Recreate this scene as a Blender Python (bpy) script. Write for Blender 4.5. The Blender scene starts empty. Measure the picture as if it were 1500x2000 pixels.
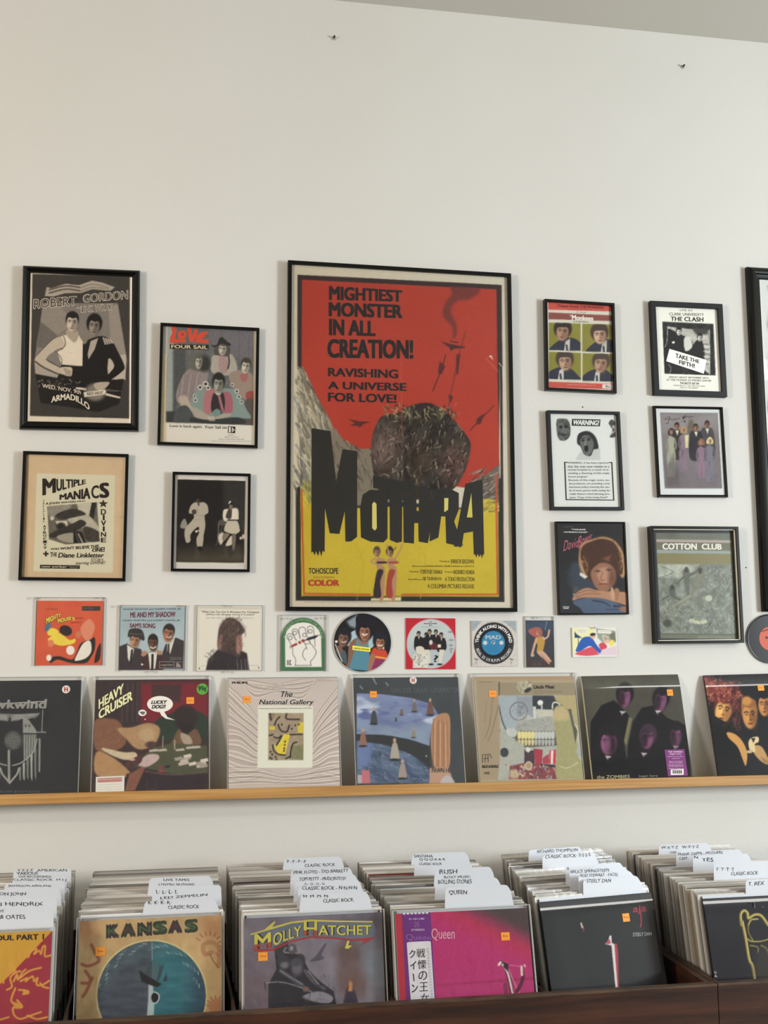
import bpy, bmesh, math, random
import numpy as np
from mathutils import Vector, Matrix
from mathutils.geometry import tessellate_polygon
random.seed(7); RNG = np.random.default_rng(7)
SC = bpy.context.scene
COL = SC.collection
# ------------------------------------------------------------------ camera
W_PX, H_PX = 1500, 2000
F_PX = 2288.5
CAM = np.array([0.0, -3.40515, 1.5])
YAW, PITCH, ROLL = 0.1866197, 0.1301907, -0.00642486
def cam_axes():
    cy, sy, cp, sp = math.cos(YAW), math.sin(YAW), math.cos(PITCH), math.sin(PITCH)
    fwd = np.array([sy*cp, cy*cp, sp]); right = np.array([cy, -sy, 0.0]); up = np.cross(right, fwd)
    cr, sr = math.cos(ROLL), math.sin(ROLL)
    return cr*right+sr*up, -sr*right+cr*up, fwd
CR, CU, CF = cam_axes()
cd = bpy.data.cameras.new('camera'); cam = bpy.data.objects.new('camera', cd); COL.objects.link(cam)
cam.matrix_world = Matrix(((CR[0], CU[0], -CF[0], CAM[0]), (CR[1], CU[1], -CF[1], CAM[1]), (CR[2], CU[2], -CF[2], CAM[2]), (0, 0, 0, 1)))
cd.sensor_fit = 'VERTICAL'; cd.sensor_height = 24.0; cd.lens = 24.0*F_PX/H_PX
cd.clip_start = 0.05; cd.clip_end = 50
SC.camera = cam
# ------------------------------------------------------------------ light
SC.view_settings.view_transform = 'Standard'; SC.view_settings.look = 'None'
SC.view_settings.exposure = 0.0; SC.view_settings.gamma = 1.0; SC.view_settings.use_curve_mapping = False
wd = bpy.data.worlds.new('room_world'); SC.world = wd; wd.use_nodes = True
wd.node_tree.nodes['Background'].inputs[0].default_value = (0.75, 0.85, 1.0, 1); wd.node_tree.nodes['Background'].inputs[1].default_value = 0.5
def area(name, loc, target, sx, sy, power, col):
    l = bpy.data.lights.new(name, 'AREA'); l.shape = 'RECTANGLE'; l.size = sx; l.size_y = sy; l.energy = power; l.color = col
    o = bpy.data.objects.new(name, l); COL.objects.link(o); o.location = loc
    o.rotation_euler = (Vector(target)-Vector(loc)).to_track_quat('-Z', 'Y').to_euler(); return o
# daylight of the shop window on the right, warm light of the doorway on the left, ceiling lamps
area('window_daylight', (5.05, -3.6, 1.9), (0.9, 0, 1.7), 0.8, 1.3, 208, (0.86, 0.945, 1.0))
area('doorway_light', (-3.75, -3.6, 2.05), (0.5, 0, 1.8), 0.6, 1.0, 112, (1.0, 0.88, 0.75))
for lx, ly, sx in ((-2.2, -3.6, 1.2), (3.85, -3.7, 1.8)):
    area('ceiling_lamp_light', (lx, ly, 3.45), (lx, ly, 0), sx, 0.3 if lx < 0 else 0.5, 27 if lx < 0 else 38, (1.0, 0.97, 0.92))
PG = 1.22        # paint albedo per photographed colour
# ------------------------------------------------------------------ pixel <-> place on a real plane
def ray(px, py): return CF + (px-W_PX/2)/F_PX*CR + (H_PX/2-py)/F_PX*CU
def U(px, py, y0=0.0):
    d = ray(px, py); return CAM + (y0-CAM[1])/d[1]*d
def UZ(px, py, z0):
    d = ray(px, py); return CAM + (z0-CAM[2])/d[2]*d
def s2l(c):
    c = np.asarray(c, float); return np.where(c <= 0.04045, c/12.92, ((np.maximum(c, 0)+0.055)/1.055)**2.4)
def H(h):
    if isinstance(h, (tuple, list, np.ndarray)): return np.array(h, float)
    h = h.lstrip('#')
    if len(h) == 3: h = ''.join(c*2 for c in h)
    return np.array([int(h[i:i+2], 16)/255 for i in (0, 2, 4)])
# ------------------------------------------------------------------ materials
MATS = {}
def mat(name, col=(0.5, 0.5, 0.5), rough=0.5, **kw):
    if name in MATS: return MATS[name]
    m = bpy.data.materials.new(name); m.use_nodes = True; nt = m.node_tree; b = nt.nodes['Principled BSDF']
    b.inputs['Base Color'].default_value = (*s2l(H(col)), 1); b.inputs['Roughness'].default_value = rough
    if kw.get('metal'): b.inputs['Metallic'].default_value = kw['metal']
    if kw.get('coat'): b.inputs['Coat Weight'].default_value = kw['coat']; b.inputs['Coat Roughness'].default_value = kw.get('coat_rough', 0.08)
    if 'spec' in kw: b.inputs['Specular IOR Level'].default_value = kw['spec']
    if kw.get('attr'):
        a = nt.nodes.new('ShaderNodeVertexColor'); a.layer_name = 'Col'; nt.links.new(a.outputs[0], b.inputs['Base Color'])
    if kw.get('objcol'):
        a = nt.nodes.new('ShaderNodeObjectInfo'); nt.links.new(a.outputs['Color'], b.inputs['Base Color'])
    if kw.get('noise'):
        sc, amt = kw['noise']
        tc = nt.nodes.new('ShaderNodeTexCoord'); n = nt.nodes.new('ShaderNodeTexNoise'); n.inputs['Scale'].default_value = sc; n.inputs['Detail'].default_value = 6
        mp = nt.nodes.new('ShaderNodeMapping'); mp.inputs['Scale'].default_value = kw.get('stretch', (1, 1, 1))
        nt.links.new(tc.outputs['Object'], mp.inputs[0]); nt.links.new(mp.outputs[0], n.inputs['Vector'])
        r = nt.nodes.new('ShaderNodeValToRGB'); c = s2l(H(col)); c2 = s2l(H(kw['col2'])) if 'col2' in kw else c*(1-amt)
        r.color_ramp.elements[0].position = kw.get('p0', 0.35); r.color_ramp.elements[1].position = kw.get('p1', 0.65)
        r.color_ramp.elements[0].color = (*c2, 1); r.color_ramp.elements[1].color = (*c, 1)
        nt.links.new(n.outputs[0], r.inputs[0]); nt.links.new(r.outputs[0], b.inputs['Base Color'])
    if kw.get('bump'):
        sc, st, ds = kw['bump']
        tc = nt.nodes.new('ShaderNodeTexCoord'); n = nt.nodes.new('ShaderNodeTexNoise'); n.inputs['Scale'].default_value = sc; n.inputs['Detail'].default_value = 5
        mp = nt.nodes.new('ShaderNodeMapping'); mp.inputs['Scale'].default_value = kw.get('bstretch', (1, 1, 1))
        bp = nt.nodes.new('ShaderNodeBump'); bp.inputs['Strength'].default_value = st; bp.inputs['Distance'].default_value = ds
        nt.links.new(tc.outputs['Object'], mp.inputs[0]); nt.links.new(mp.outputs[0], n.inputs['Vector']); nt.links.new(n.outputs[0], bp.inputs['Height'])
        nt.links.new(bp.outputs[0], b.inputs['Normal'])
        if kw.get('coat'): nt.links.new(bp.outputs[0], b.inputs['Coat Normal'])
    MATS[name] = m; return m
def clear(name, ior=1.5, rough=0.02, tint=(1, 1, 1), haze=0.0, hazecol=(0.8, 0.8, 0.8), bump=None):
    if name in MATS: return MATS[name]
    m = bpy.data.materials.new(name); m.use_nodes = True; nt = m.node_tree; nt.nodes.clear()
    out = nt.nodes.new('ShaderNodeOutputMaterial'); tr = nt.nodes.new('ShaderNodeBsdfTransparent'); tr.inputs[0].default_value = (*tint, 1)
    gl = nt.nodes.new('ShaderNodeBsdfGlossy'); gl.inputs['Roughness'].default_value = rough
    fr = nt.nodes.new('ShaderNodeFresnel'); fr.inputs[0].default_value = ior
    if bump:
        tc = nt.nodes.new('ShaderNodeTexCoord'); n = nt.nodes.new('ShaderNodeTexNoise'); n.inputs['Scale'].default_value = bump[0]; n.inputs['Detail'].default_value = 3
        bp = nt.nodes.new('ShaderNodeBump'); bp.inputs['Strength'].default_value = bump[1]; bp.inputs['Distance'].default_value = bump[2]
        nt.links.new(tc.outputs['Object'], n.inputs['Vector']); nt.links.new(n.outputs[0], bp.inputs['Height'])
        nt.links.new(bp.outputs[0], gl.inputs['Normal']); nt.links.new(bp.outputs[0], fr.inputs['Normal'])
    last = tr
    if haze > 0:
        df = nt.nodes.new('ShaderNodeBsdfDiffuse'); df.inputs[0].default_value = (*hazecol, 1)
        mh = nt.nodes.new('ShaderNodeMixShader'); mh.inputs[0].default_value = haze
        nt.links.new(tr.outputs[0], mh.inputs[1]); nt.links.new(df.outputs[0], mh.inputs[2]); last = mh
    mx = nt.nodes.new('ShaderNodeMixShader'); nt.links.new(fr.outputs[0], mx.inputs[0])
    nt.links.new(last.outputs[0], mx.inputs[1]); nt.links.new(gl.outputs[0], mx.inputs[2]); nt.links.new(mx.outputs[0], out.inputs[0])
    MATS[name] = m; return m
M_PAPER = mat('printed_paper', rough=0.55, attr=True, spec=0.3)
M_GLOSSY = mat('shrink_wrapped_print', rough=0.5, attr=True, spec=0.12, coat=1.0, coat_rough=0.045, bump=(5, 0.05, 0.004))
M_INK = mat('printed_ink', rough=0.55, attr=True, spec=0.3)
M_GLASS = clear('picture_glass', 1.25, 0.03)
M_FILM = clear('clear_plastic_film', 1.16, 0.09, haze=0.008, hazecol=(0.85, 0.85, 0.83), bump=(22, 0.4, 0.004))
M_RIM = clear('cloudy_plastic_edge', 1.5, 0.15, haze=0.55, hazecol=(0.82, 0.82, 0.79))
M_FLAP = mat('plastic_sleeve_mouth', rough=0.28, objcol=True, bump=(70, 0.6, 0.002))
M_BLACK = mat('black_gloss_moulding', '080808', 0.3, spec=0.3)
M_SATIN = mat('black_satin_moulding', '121215', 0.4, spec=0.3)
M_SOFT = mat('charcoal_moulding', '1d1f21', 0.5, spec=0.3)
M_SILVER = mat('silver_lip', 'f0ead8', 0.4, metal=0.1)
M_STEEL = mat('screw_steel', '8c8a84', 0.35, metal=1.0)
# ------------------------------------------------------------------ objects
def obj(name, me, m=None, parent=None, local=False):
    if isinstance(me, bmesh.types.BMesh):
        b = me; me = bpy.data.meshes.new(name); b.to_mesh(me); b.free()
    if m is not None and not me.materials:
        for x in (m if isinstance(m, (list, tuple)) else [m]): me.materials.append(x)
    o = bpy.data.objects.new(name, me); COL.objects.link(o)
    if parent is not None: o.parent = parent
    return o
def tag(o, label, cat, group=None):
    o['label'] = label; o['category'] = cat
    if group: o['group'] = group
    return o
def thing(name, label, cat, mtx, group=None):
    o = bpy.data.objects.new(name, None); COL.objects.link(o); o.empty_display_size = 0.05
    o.matrix_world = mtx; return tag(o, label, cat, group)
def bx(bm, x0, x1, y0, y1, z0, z1, mi=0, bev=0):
    vs = [bm.verts.new((x, y, z)) for x in (x0, x1) for y in (y0, y1) for z in (z0, z1)]
    fs = []
    for q in ((0, 1, 3, 2), (4, 6, 7, 5), (0, 4, 5, 1), (2, 3, 7, 6), (0, 2, 6, 4), (1, 5, 7, 3)):
        f = bm.faces.new([vs[i] for i in q]); f.material_index = mi; fs.append(f)
    if bev:
        es = list({e for f in fs for e in f.edges}); bmesh.ops.bevel(bm, geom=es, offset=bev, segments=2, affect='EDGES', profile=0.6)
    return bm
def box(*a, **k): return bx(bmesh.new(), *a, **k)
def struct(name, bm, m, **kw):
    o = obj(name, bm, m); o['kind'] = 'structure'; return o
# ------------------------------------------------------------------ painting of the flat prints
class Can:
    """colour canvas of one print, written in the coordinates of a magnified crop (origin ox,oy, factor k)"""
    def __init__(s, box_px, base, ox=0, oy=0, k=1.0, res=1.3):
        s.x0, s.y0, s.x1, s.y1 = box_px; s.r = res
        s.w = int((s.x1-s.x0)*res)+2; s.h = int((s.y1-s.y0)*res)+2
        s.a = np.empty((s.h, s.w, 3)); s.a[:] = H(base); s.z(ox, oy, k)
        s.X, s.Y = np.meshgrid(s.x0+np.arange(s.w)/res, s.y0+np.arange(s.h)/res)
        s.clip = None
    def z(s, ox, oy, k): s.ox, s.oy, s.k = ox, oy, k; return s
    def P(s, pts): return np.array(pts, float)/s.k+np.array([s.ox, s.oy])
    def _win(s, lo, hi):
        i0 = max(0, int((lo[0]-s.x0)*s.r)-1); i1 = min(s.w, int((hi[0]-s.x0)*s.r)+3)
        j0 = max(0, int((lo[1]-s.y0)*s.r)-1); j1 = min(s.h, int((hi[1]-s.y0)*s.r)+3)
        return (slice(j0, j1), slice(i0, i1)) if i1 > i0 and j1 > j0 else None
    def _mix(s, w, m, col):
        if s.clip is not None: m = m*s.clip[w]
        s.a[w] = s.a[w]*(1-m[..., None])+H(col)*m[..., None]
    def poly(s, pts, col, sm=False, soft=0.5, al=1.0):
        p = s.P(pts)
        if sm: p = smooth(p, True)
        w = s._win(p.min(0)-soft*2, p.max(0)+soft*2)
        if w is None: return s
        X, Y = s.X[w], s.Y[w]; ins = np.zeros(X.shape, bool); dist = np.full(X.shape, 1e9)
        q = np.roll(p, -1, 0)
        for (ax, ay), (bx_, by_) in zip(p, q):
            c = ((ay > Y) != (by_ > Y)) & (X < (bx_-ax)*(Y-ay)/((by_-ay) or 1e-9)+ax); ins ^= c
            dx, dy = bx_-ax, by_-ay; L = dx*dx+dy*dy+1e-9
            t = np.clip(((X-ax)*dx+(Y-ay)*dy)/L, 0, 1); dist = np.minimum(dist, (X-ax-t*dx)**2+(Y-ay-t*dy)**2)
        d = np.sqrt(dist)*np.where(ins, 1, -1); s._mix(w, al*np.clip(0.5+d/(2*soft), 0, 1), col); return s
    def line(s, pts, wd, col, al=1.0, sm=True, soft=0.5, taper=False):
        p = s.P(pts)
        if sm and len(p) > 2: p = smooth(p, False)
        wd = wd/s.k; w = s._win(p.min(0)-wd-2, p.max(0)+wd+2)
        if w is None: return s
        X, Y = s.X[w], s.Y[w]; m = np.zeros(X.shape); n = len(p)-1
        for i in range(n):
            (ax, ay), (bx_, by_) = p[i], p[i+1]; dx, dy = bx_-ax, by_-ay; L = dx*dx+dy*dy+1e-9
            t = np.clip(((X-ax)*dx+(Y-ay)*dy)/L, 0, 1); d = np.sqrt((X-ax-t*dx)**2+(Y-ay-t*dy)**2)
            hw = wd/2*(1-(i+0.5)/n*0.85 if taper else 1); m = np.maximum(m, np.clip(0.5+(hw-d)/(2*soft), 0, 1)*min(1, 0.3+hw))
        s._mix(w, al*m, col); return s
    def blob(s, cx, cy, rx, ry, col, ang=0, al=1.0, soft=0.25):
        c = s.P([(cx, cy)])[0]; rx /= s.k; ry /= s.k; R = max(rx, ry)*(1+soft)+1
        w = s._win(c-R, c+R)
        if w is None: return s
        a = math.radians(ang); X, Y = s.X[w]-c[0], s.Y[w]-c[1]
        u = (X*math.cos(a)+Y*math.sin(a))/rx; v = (-X*math.sin(a)+Y*math.cos(a))/ry
        d = np.sqrt(u*u+v*v); sf = max(soft, 0.6/min(rx, ry)); s._mix(w, al*np.clip(0.5+(1-d)/(2*sf), 0, 1), col); return s
    def rect(s, x0, y0, x1, y1, col, al=1.0, soft=0.35): return s.poly([(x0, y0), (x1, y0), (x1, y1), (x0, y1)], col, al=al, soft=soft)
    def setclip(s, pts=None, sm=False):
        if pts is None: s.clip = None; return s
        b = s.a.copy(); s.clip = None; s.a[:] = 0; s.poly(pts, (1, 1, 1), sm=sm); s.clip = s.a[..., 0].copy(); s.a = b; return s
    def noise(s, size, amp, col=None, aniso=(1, 1), ang=0, thr=None, soft=0.1, al=1.0, seed=0):
        """mottling: value noise of a feature size (px); with thr the noise becomes patches of col"""
        a = math.radians(ang); X = (s.X*math.cos(a)+s.Y*math.sin(a))/(size*aniso[0]); Y = (-s.X*math.sin(a)+s.Y*math.cos(a))/(size*aniso[1])
        n = 0; tot = 0
        for o in range(3):
            n = n+vnoise(X*2**o, Y*2**o, seed+o)*0.5**o; tot += 0.5**o
        n = n/tot
        if thr is None:
            d = (n-0.5)*2*amp
            if s.clip is not None: d = d*s.clip
            s.a = np.clip(s.a+d[..., None]*(H(col) if col is not None else 1), 0, 1)
        else:
            s._mix((slice(None), slice(None)), al*np.clip((n-thr)/soft, 0, 1), col)
        return s
    def strokes(s, n, bx4, ln, wd, cols, ang=0, spread=25, al=0.8, curve=0.2, seed=1):
        r = np.random.default_rng(seed); x0, y0, x1, y1 = bx4
        for i in range(n):
            x, y = r.uniform(x0, x1), r.uniform(y0, y1); a = math.radians(ang+r.normal()*spread); l = ln*r.uniform(0.5, 1.3)
            dx, dy = math.cos(a)*l/2, math.sin(a)*l/2; k = r.normal()*curve*l
            s.line([(x-dx, y-dy), (x-dy*k/l, y+dx*k/l), (x+dx, y+dy)], wd*r.uniform(0.5, 1.3), cols[r.integers(len(cols))], al=al, taper=True)
        return s
    def head(s, cx, cy, w, h, skin, hair, ang=0, hairtop=0.35, hairside=0.18, long=0, light=0.12, feat='241a18', shade=None, beard=None):
        """a face: hair mass, face oval, brows, eyes, nose, mouth, a shaded side"""
        a = math.radians(ang); ca, sa = math.cos(a), math.sin(a)
        def g(u, v): return (cx+u*w*ca-v*h*sa, cy+u*w*sa+v*h*ca)
        sk = H(skin); hr = H(hair); sh = H(shade) if shade is not None else sk*0.62
        x, y = g(0, -0.13); s.blob(x, y, w*(0.46+hairside*0.6), h*(0.38+hairtop*0.28), hair, ang, soft=0.1)
        if long: s.poly([g(-0.5-hairside, -0.2), g(0.5+hairside, -0.2), g(0.55+hairside, 0.4+long), g(0.25, 0.45+long), g(-0.3, 0.45+long), g(-0.6-hairside, 0.35+long)], hair, sm=True)
        x, y = g(0, 0.05); s.blob(x, y, w*0.42, h*0.46, skin, ang, soft=0.1)
        x, y = g(0.24, 0.12); s.blob(x, y, w*0.2, h*0.36, sh, ang, al=0.65, soft=0.6)
        s.poly([g(-0.46, -0.1), g(-0.42, -0.42), g(0, -0.55), g(0.42, -0.42), g(0.46, -0.08), g(0.3, -0.24), g(0.0, -0.2), g(-0.3, -0.26)], hair, sm=True)
        for e in (-0.19, 0.17):
            s.line([g(e-0.1, -0.06), g(e, -0.09), g(e+0.1, -0.05)], 0.05*h, feat, al=0.8); x, y = g(e, 0.02); s.blob(x, y, w*0.075, h*0.035, feat, ang, al=0.85, soft=0.5)
        s.line([g(0.0, 0.0), g(0.02, 0.18), g(-0.05, 0.21)], 0.035*h, sh, al=0.9); x, y = g(0.05, 0.2); s.blob(x, y, w*0.06, h*0.03, feat, ang, al=0.5, soft=0.5)
        x, y = g(0, 0.33); s.blob(x, y, w*0.13, h*0.03, H(feat)*0.6+np.array([0.25, 0.05, 0.05]), ang, al=0.8, soft=0.4)
        x, y = g(-0.18, -0.02); s.blob(x, y+0.13*h, w*0.13, h*0.12, np.minimum(sk*(1+light), 1), ang, al=0.6, soft=0.7)
        if beard is not None: x, y = g(0, 0.42); s.blob(x, y, w*0.36, h*0.16, beard, ang, al=0.7, soft=0.4)
        return s
    def sample(s, px, py):
        fx = np.clip((px-s.x0)*s.r, 0, s.w-1.001); fy = np.clip((py-s.y0)*s.r, 0, s.h-1.001)
        i = fx.astype(int); j = fy.astype(int); u = (fx-i)[:, None]; v = (fy-j)[:, None]; a = s.a
        return (a[j, i]*(1-u)+a[j, i+1]*u)*(1-v)+(a[j+1, i]*(1-u)+a[j+1, i+1]*u)*v
def vnoise(x, y, seed=0):
    xi = np.floor(x).astype(np.int64); yi = np.floor(y).astype(np.int64); u = x-xi; v = y-yi
    u = u*u*(3-2*u); v = v*v*(3-2*v)
    def h(a, b):
        n = (a*374761393+b*668265263+seed*974634777) & 0x7fffffff; n = ((n ^ (n >> 13))*1274126177) & 0x7fffffff
        return ((n ^ (n >> 16)) & 0xffff)/65535.0
    return (h(xi, yi)*(1-u)+h(xi+1, yi)*u)*(1-v)+(h(xi, yi+1)*(1-u)+h(xi+1, yi+1)*u)*v
def smooth(p, closed, n=4):
    m = len(p); out = []
    for i in range(m if closed else m-1):
        g = (lambda j: p[j % m]) if closed else (lambda j: p[min(max(j, 0), m-1)])
        a, b, c, d = g(i-1), g(i), g(i+1), g(i+2)
        for t in np.arange(n)/n: out.append(0.5*((2*b)+(-a+c)*t+(2*a-5*b+4*c-d)*t*t+(-a+3*b-3*c+d)*t**3))
    if not closed: out.append(p[-1])
    return np.array(out)
# ------------------------------------------------------------------ a flat item in the scene
def place(x, y, z, lean=0.0, tilt=0.0, yaw=0.0):
    return Matrix.Translation((x, y, z)) @ Matrix.Rotation(yaw, 4, 'Z') @ Matrix.Rotation(-lean, 4, 'X') @ Matrix.Rotation(-tilt, 4, 'Y')
class Item:
    """local frame: X right, Z up, -Y towards the viewer, origin at the centre of the foot"""
    def __init__(s, mtx, w, h, root):
        s.m = np.array(mtx); s.i = np.array(mtx.inverted()); s.w, s.h, s.root = w, h, root
        s.txt = []; s.ox = s.oy = 0; s.k = 1.0; s.ty = 0.0; s.gain = 1.0
    def z(s, ox, oy, k): s.ox, s.oy, s.k = ox, oy, k; return s
    def to_px(s, L):
        P = L@s.m[:3, :3].T+s.m[:3, 3]-CAM; zz = P@CF
        return W_PX/2+F_PX*(P@CR)/zz, H_PX/2-F_PX*(P@CU)/zz
    def loc(s, px, py, yl):
        """crop coordinates -> local x,z on the item's plane y=yl"""
        px = np.asarray(px, float)/s.k+s.ox; py = np.asarray(py, float)/s.k+s.oy
        d = CF+((px-W_PX/2)/F_PX)[..., None]*CR+((H_PX/2-py)/F_PX)[..., None]*CU
        c = s.i[:3, :3]@CAM+s.i[:3, 3]; d = d@s.i[:3, :3].T
        t = (yl-c[1])/d[..., 1]; return c[0]+t*d[..., 0], c[2]+t*d[..., 2]
    def print_sheet(s, can, yl, x0=None, x1=None, z0=None, z1=None, cell=1.45, m=None, name='print', outline=None, parent=None, bend=None):
        x0 = -s.w/2 if x0 is None else x0; x1 = s.w/2 if x1 is None else x1; z0 = 0 if z0 is None else z0; z1 = s.h if z1 is None else z1
        cx, cz = s.to_px(np.array([[x0, yl, z0], [x1, yl, z0], [x0, yl, z1]]))
        nx = max(2, int(math.hypot(cx[1]-cx[0], cz[1]-cz[0])/cell)); nz = max(2, int(math.hypot(cx[2]-cx[0], cz[2]-cz[0])/cell))
        u = np.linspace(x0, x1, nx+1); v = np.linspace(z0, z1, nz+1); UU, VV = np.meshgrid(u, v)
        if outline == 'disc':       # square grid pressed onto a disc
            a = (UU-(x0+x1)/2)/((x1-x0)/2); b = (VV-(z0+z1)/2)/((z1-z0)/2); r = (x1-x0)/2
            UU = (x0+x1)/2+r*a*np.sqrt(1-b*b/2); VV = (z0+z1)/2+r*b*np.sqrt(1-a*a/2)
        elif outline == 'arch':
            r = (x1-x0)/2; top = np.where(np.abs(UU) < r, z1-r+np.sqrt(np.maximum(r*r-(UU-(x0+x1)/2)**2, 0)), z1-r); VV = z0+(VV-z0)/(z1-z0)*(top-z0)
        L = np.stack([UU.ravel(), np.full(UU.size, yl), VV.ravel()], 1)
        px, py = s.to_px(L); c = s2l(can.sample(px, py))*PG*s.gain
        if bend: L[:, 1] += bend(L[:, 0], L[:, 2])
        me = bpy.data.meshes.new(name); me.vertices.add(len(L)); me.vertices.foreach_set('co', L.ravel())
        a = (np.arange(nx)[None, :]+np.arange(nz)[:, None]*(nx+1)).ravel(); q = np.stack([a, a+1, a+nx+2, a+nx+1], 1)
        me.loops.add(q.size); me.loops.foreach_set('vertex_index', q.ravel().astype(np.int32))
        me.polygons.add(len(q)); me.polygons.foreach_set('loop_start', (np.arange(len(q))*4).astype(np.int32)); me.update(calc_edges=True)
        at = me.color_attributes.new('Col', 'FLOAT_COLOR', 'POINT'); at.data.foreach_set('color', np.concatenate([c, np.ones((len(c), 1))], 1).ravel())
        me.polygons.foreach_set('use_smooth', np.ones(len(q), bool))
        s.sheet = obj(name, me, m or M_PAPER, parent or s.root); s.ty = yl; return s.sheet
    def t(s, txt, x0, t0, b0, x1, t1, b1, col, bold=0.0, lift=0.0004, sk=0.0, warp=None):
        """a line of lettering stretched over the quad (x0,t0)-(x1,t1)-(x1,b1)-(x0,b0), crop coordinates"""
        V0, F0 = text_mesh(txt, min(bold, 0.0))
        if len(V0) == 0: return s
        e = max(bold, 0)*.95; ds = [(0, 0)] if e < .004 else ([(-e, 0), (e, 0)] if e < .015 else [(-e, -e*.5), (e, -e*.5), (-e, e*.5), (e, e*.5), (0, 0)])
        V = []; F = []; n = 0; lf = []
        for j, (dx, dy) in enumerate(ds): V.append(V0+np.array([dx, dy])); F += [tuple(i+n for i in q) for q in F0]; n += len(V0); lf.append(np.full(len(V0), lift+j*.00003))
        V = np.concatenate(V); lift = np.concatenate(lf)
        if len(V) == 0: return s
        mn, mx = V.min(0), V.max(0); uv = (V-mn)/np.maximum(mx-mn, 1e-6)
        if warp: X, Y = warp(uv[:, 0], uv[:, 1])
        else:
            X = x0+(x1-x0)*uv[:, 0]+sk*(uv[:, 1]-0.5); top = t0+(t1-t0)*uv[:, 0]; bot = b0+(b1-b0)*uv[:, 0]; Y = bot+(top-bot)*uv[:, 1]
        s.shape(X, Y, F, col, lift); return s
    def shape(s, X, Y, F, col, lift=0.0004):
        lift = lift+len(s.txt)*.000004; lx, lz = s.loc(X, Y, s.ty-np.mean(lift)); s.txt.append((np.stack([lx, np.zeros(len(lx))+s.ty-lift, lz], 1), F, H(col)))
    def pg(s, pts, col, sm=False, lift=0.0003):
        """crisp printed shape"""
        p = np.array(pts, float)
        if sm: p = smooth(p, True, 5)
        F = tessellate_polygon([[Vector((x, y, 0)) for x, y in p]]); s.shape(p[:, 0], p[:, 1], [tuple(f) for f in F], col, lift); return s
    def flush(s, name='lettering', parent=None, m=None):
        if not s.txt: return
        V = []; F = []; C = []; n = 0
        for v, f, c in s.txt:
            V.append(v); F += [tuple(int(i)+n for i in q) for q in f]; C.append(np.tile(np.append(s2l(c)*PG*s.gain, 1), (len(v), 1))); n += len(v)
        V = np.concatenate(V); C = np.concatenate(C); me = bpy.data.meshes.new(name); me.from_pydata(V.tolist(), [], F)
        at = me.color_attributes.new('Col', 'FLOAT_COLOR', 'POINT'); at.data.foreach_set('color', C.ravel())
        s.txt = []; return obj(name, me, m or M_INK, parent or s.sheet)
TC = {}
def text_mesh(txt, bold):
    key = (txt, bold)
    if key in TC: return TC[key]
    cu = bpy.data.curves.new('t', 'FONT'); cu.body = txt; cu.offset = bold; cu.resolution_u = 3
    o = bpy.data.objects.new('t', cu); COL.objects.link(o); dg = bpy.context.evaluated_depsgraph_get(); dg.update()
    me = bpy.data.meshes.new_from_object(o.evaluated_get(dg)); V = np.empty(len(me.vertices)*3); me.vertices.foreach_get('co', V)
    F = [tuple(p.vertices) for p in me.polygons]; bpy.data.objects.remove(o); bpy.data.curves.remove(cu); bpy.data.meshes.remove(me)
    TC[key] = (V.reshape(-1, 3)[:, :2], F); return TC[key]
def arc(cx, cy, r0, r1, a0, a1, flip=False):
    """warp for lettering round a disc; angles in degrees, clockwise from the top"""
    def f(u, v):
        a = np.radians(a0+(a1-a0)*u); r = r0+(r1-r0)*v; return cx+r*np.sin(a), cy-r*np.cos(a)
    return f
# ------------------------------------------------------------------ the room
M_WALL = mat('painted_wall', 'dddbd6', 0.85, spec=0.25, bump=(55, 0.22, 0.003), noise=(1.3, 0.03), col2='dad8d1')
M_CEIL = mat('painted_ceiling', 'cfccc4', 0.9, spec=0.2, bump=(60, 0.2, 0.003))
M_FLOOR = mat('wood_floor', '776a5c', 0.5, noise=(3, 0.4), stretch=(1, 8, 1))
CZ = 3.571
XL, XR, YB = -4.2, 5.4, -7.4
struct('wall_back', box(XL-.1, XR+.1, 0, 0.12, 0, CZ+.1), M_WALL)
struct('ceiling', box(XL-.1, XR+.1, YB-.1, 0.1, CZ, CZ+.1), M_CEIL)
struct('floor', box(XL-.1, XR+.1, YB-.1, 0.1, -0.1, 0), M_FLOOR)
struct('wall_front', box(XL, XR, YB-.1, YB, 0, CZ), M_WALL)
def wall_with_opening(name, x0, x1, ya, yb, za, zb):
    bm = bmesh.new(); bx(bm, x0, x1, YB, ya, 0, CZ); bx(bm, x0, x1, yb, 0, 0, CZ); bx(bm, x0, x1, ya, yb, zb, CZ)
    if za > 0: bx(bm, x0, x1, ya, yb, 0, za)
    struct(name, bm, M_WALL)
wall_with_opening('wall_right', XR, XR+.1, -4.4, -2.8, 0.9, 2.6)
wall_with_opening('wall_left', XL-.1, XL, -4.6, -3.0, 0, 2.7)
w = struct('window_1', (lambda b: [bx(b, XR+.02, XR+.07, -4.4, -2.8, z, z+.06) for z in (0.9, 2.54)] and [bx(b, XR+.02, XR+.07, y, y+.06, 0.9, 2.6) for y in (-4.4, -3.63, -2.86)] and b)(bmesh.new()), mat('window_frame_paint', '30302e', 0.4))
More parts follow.
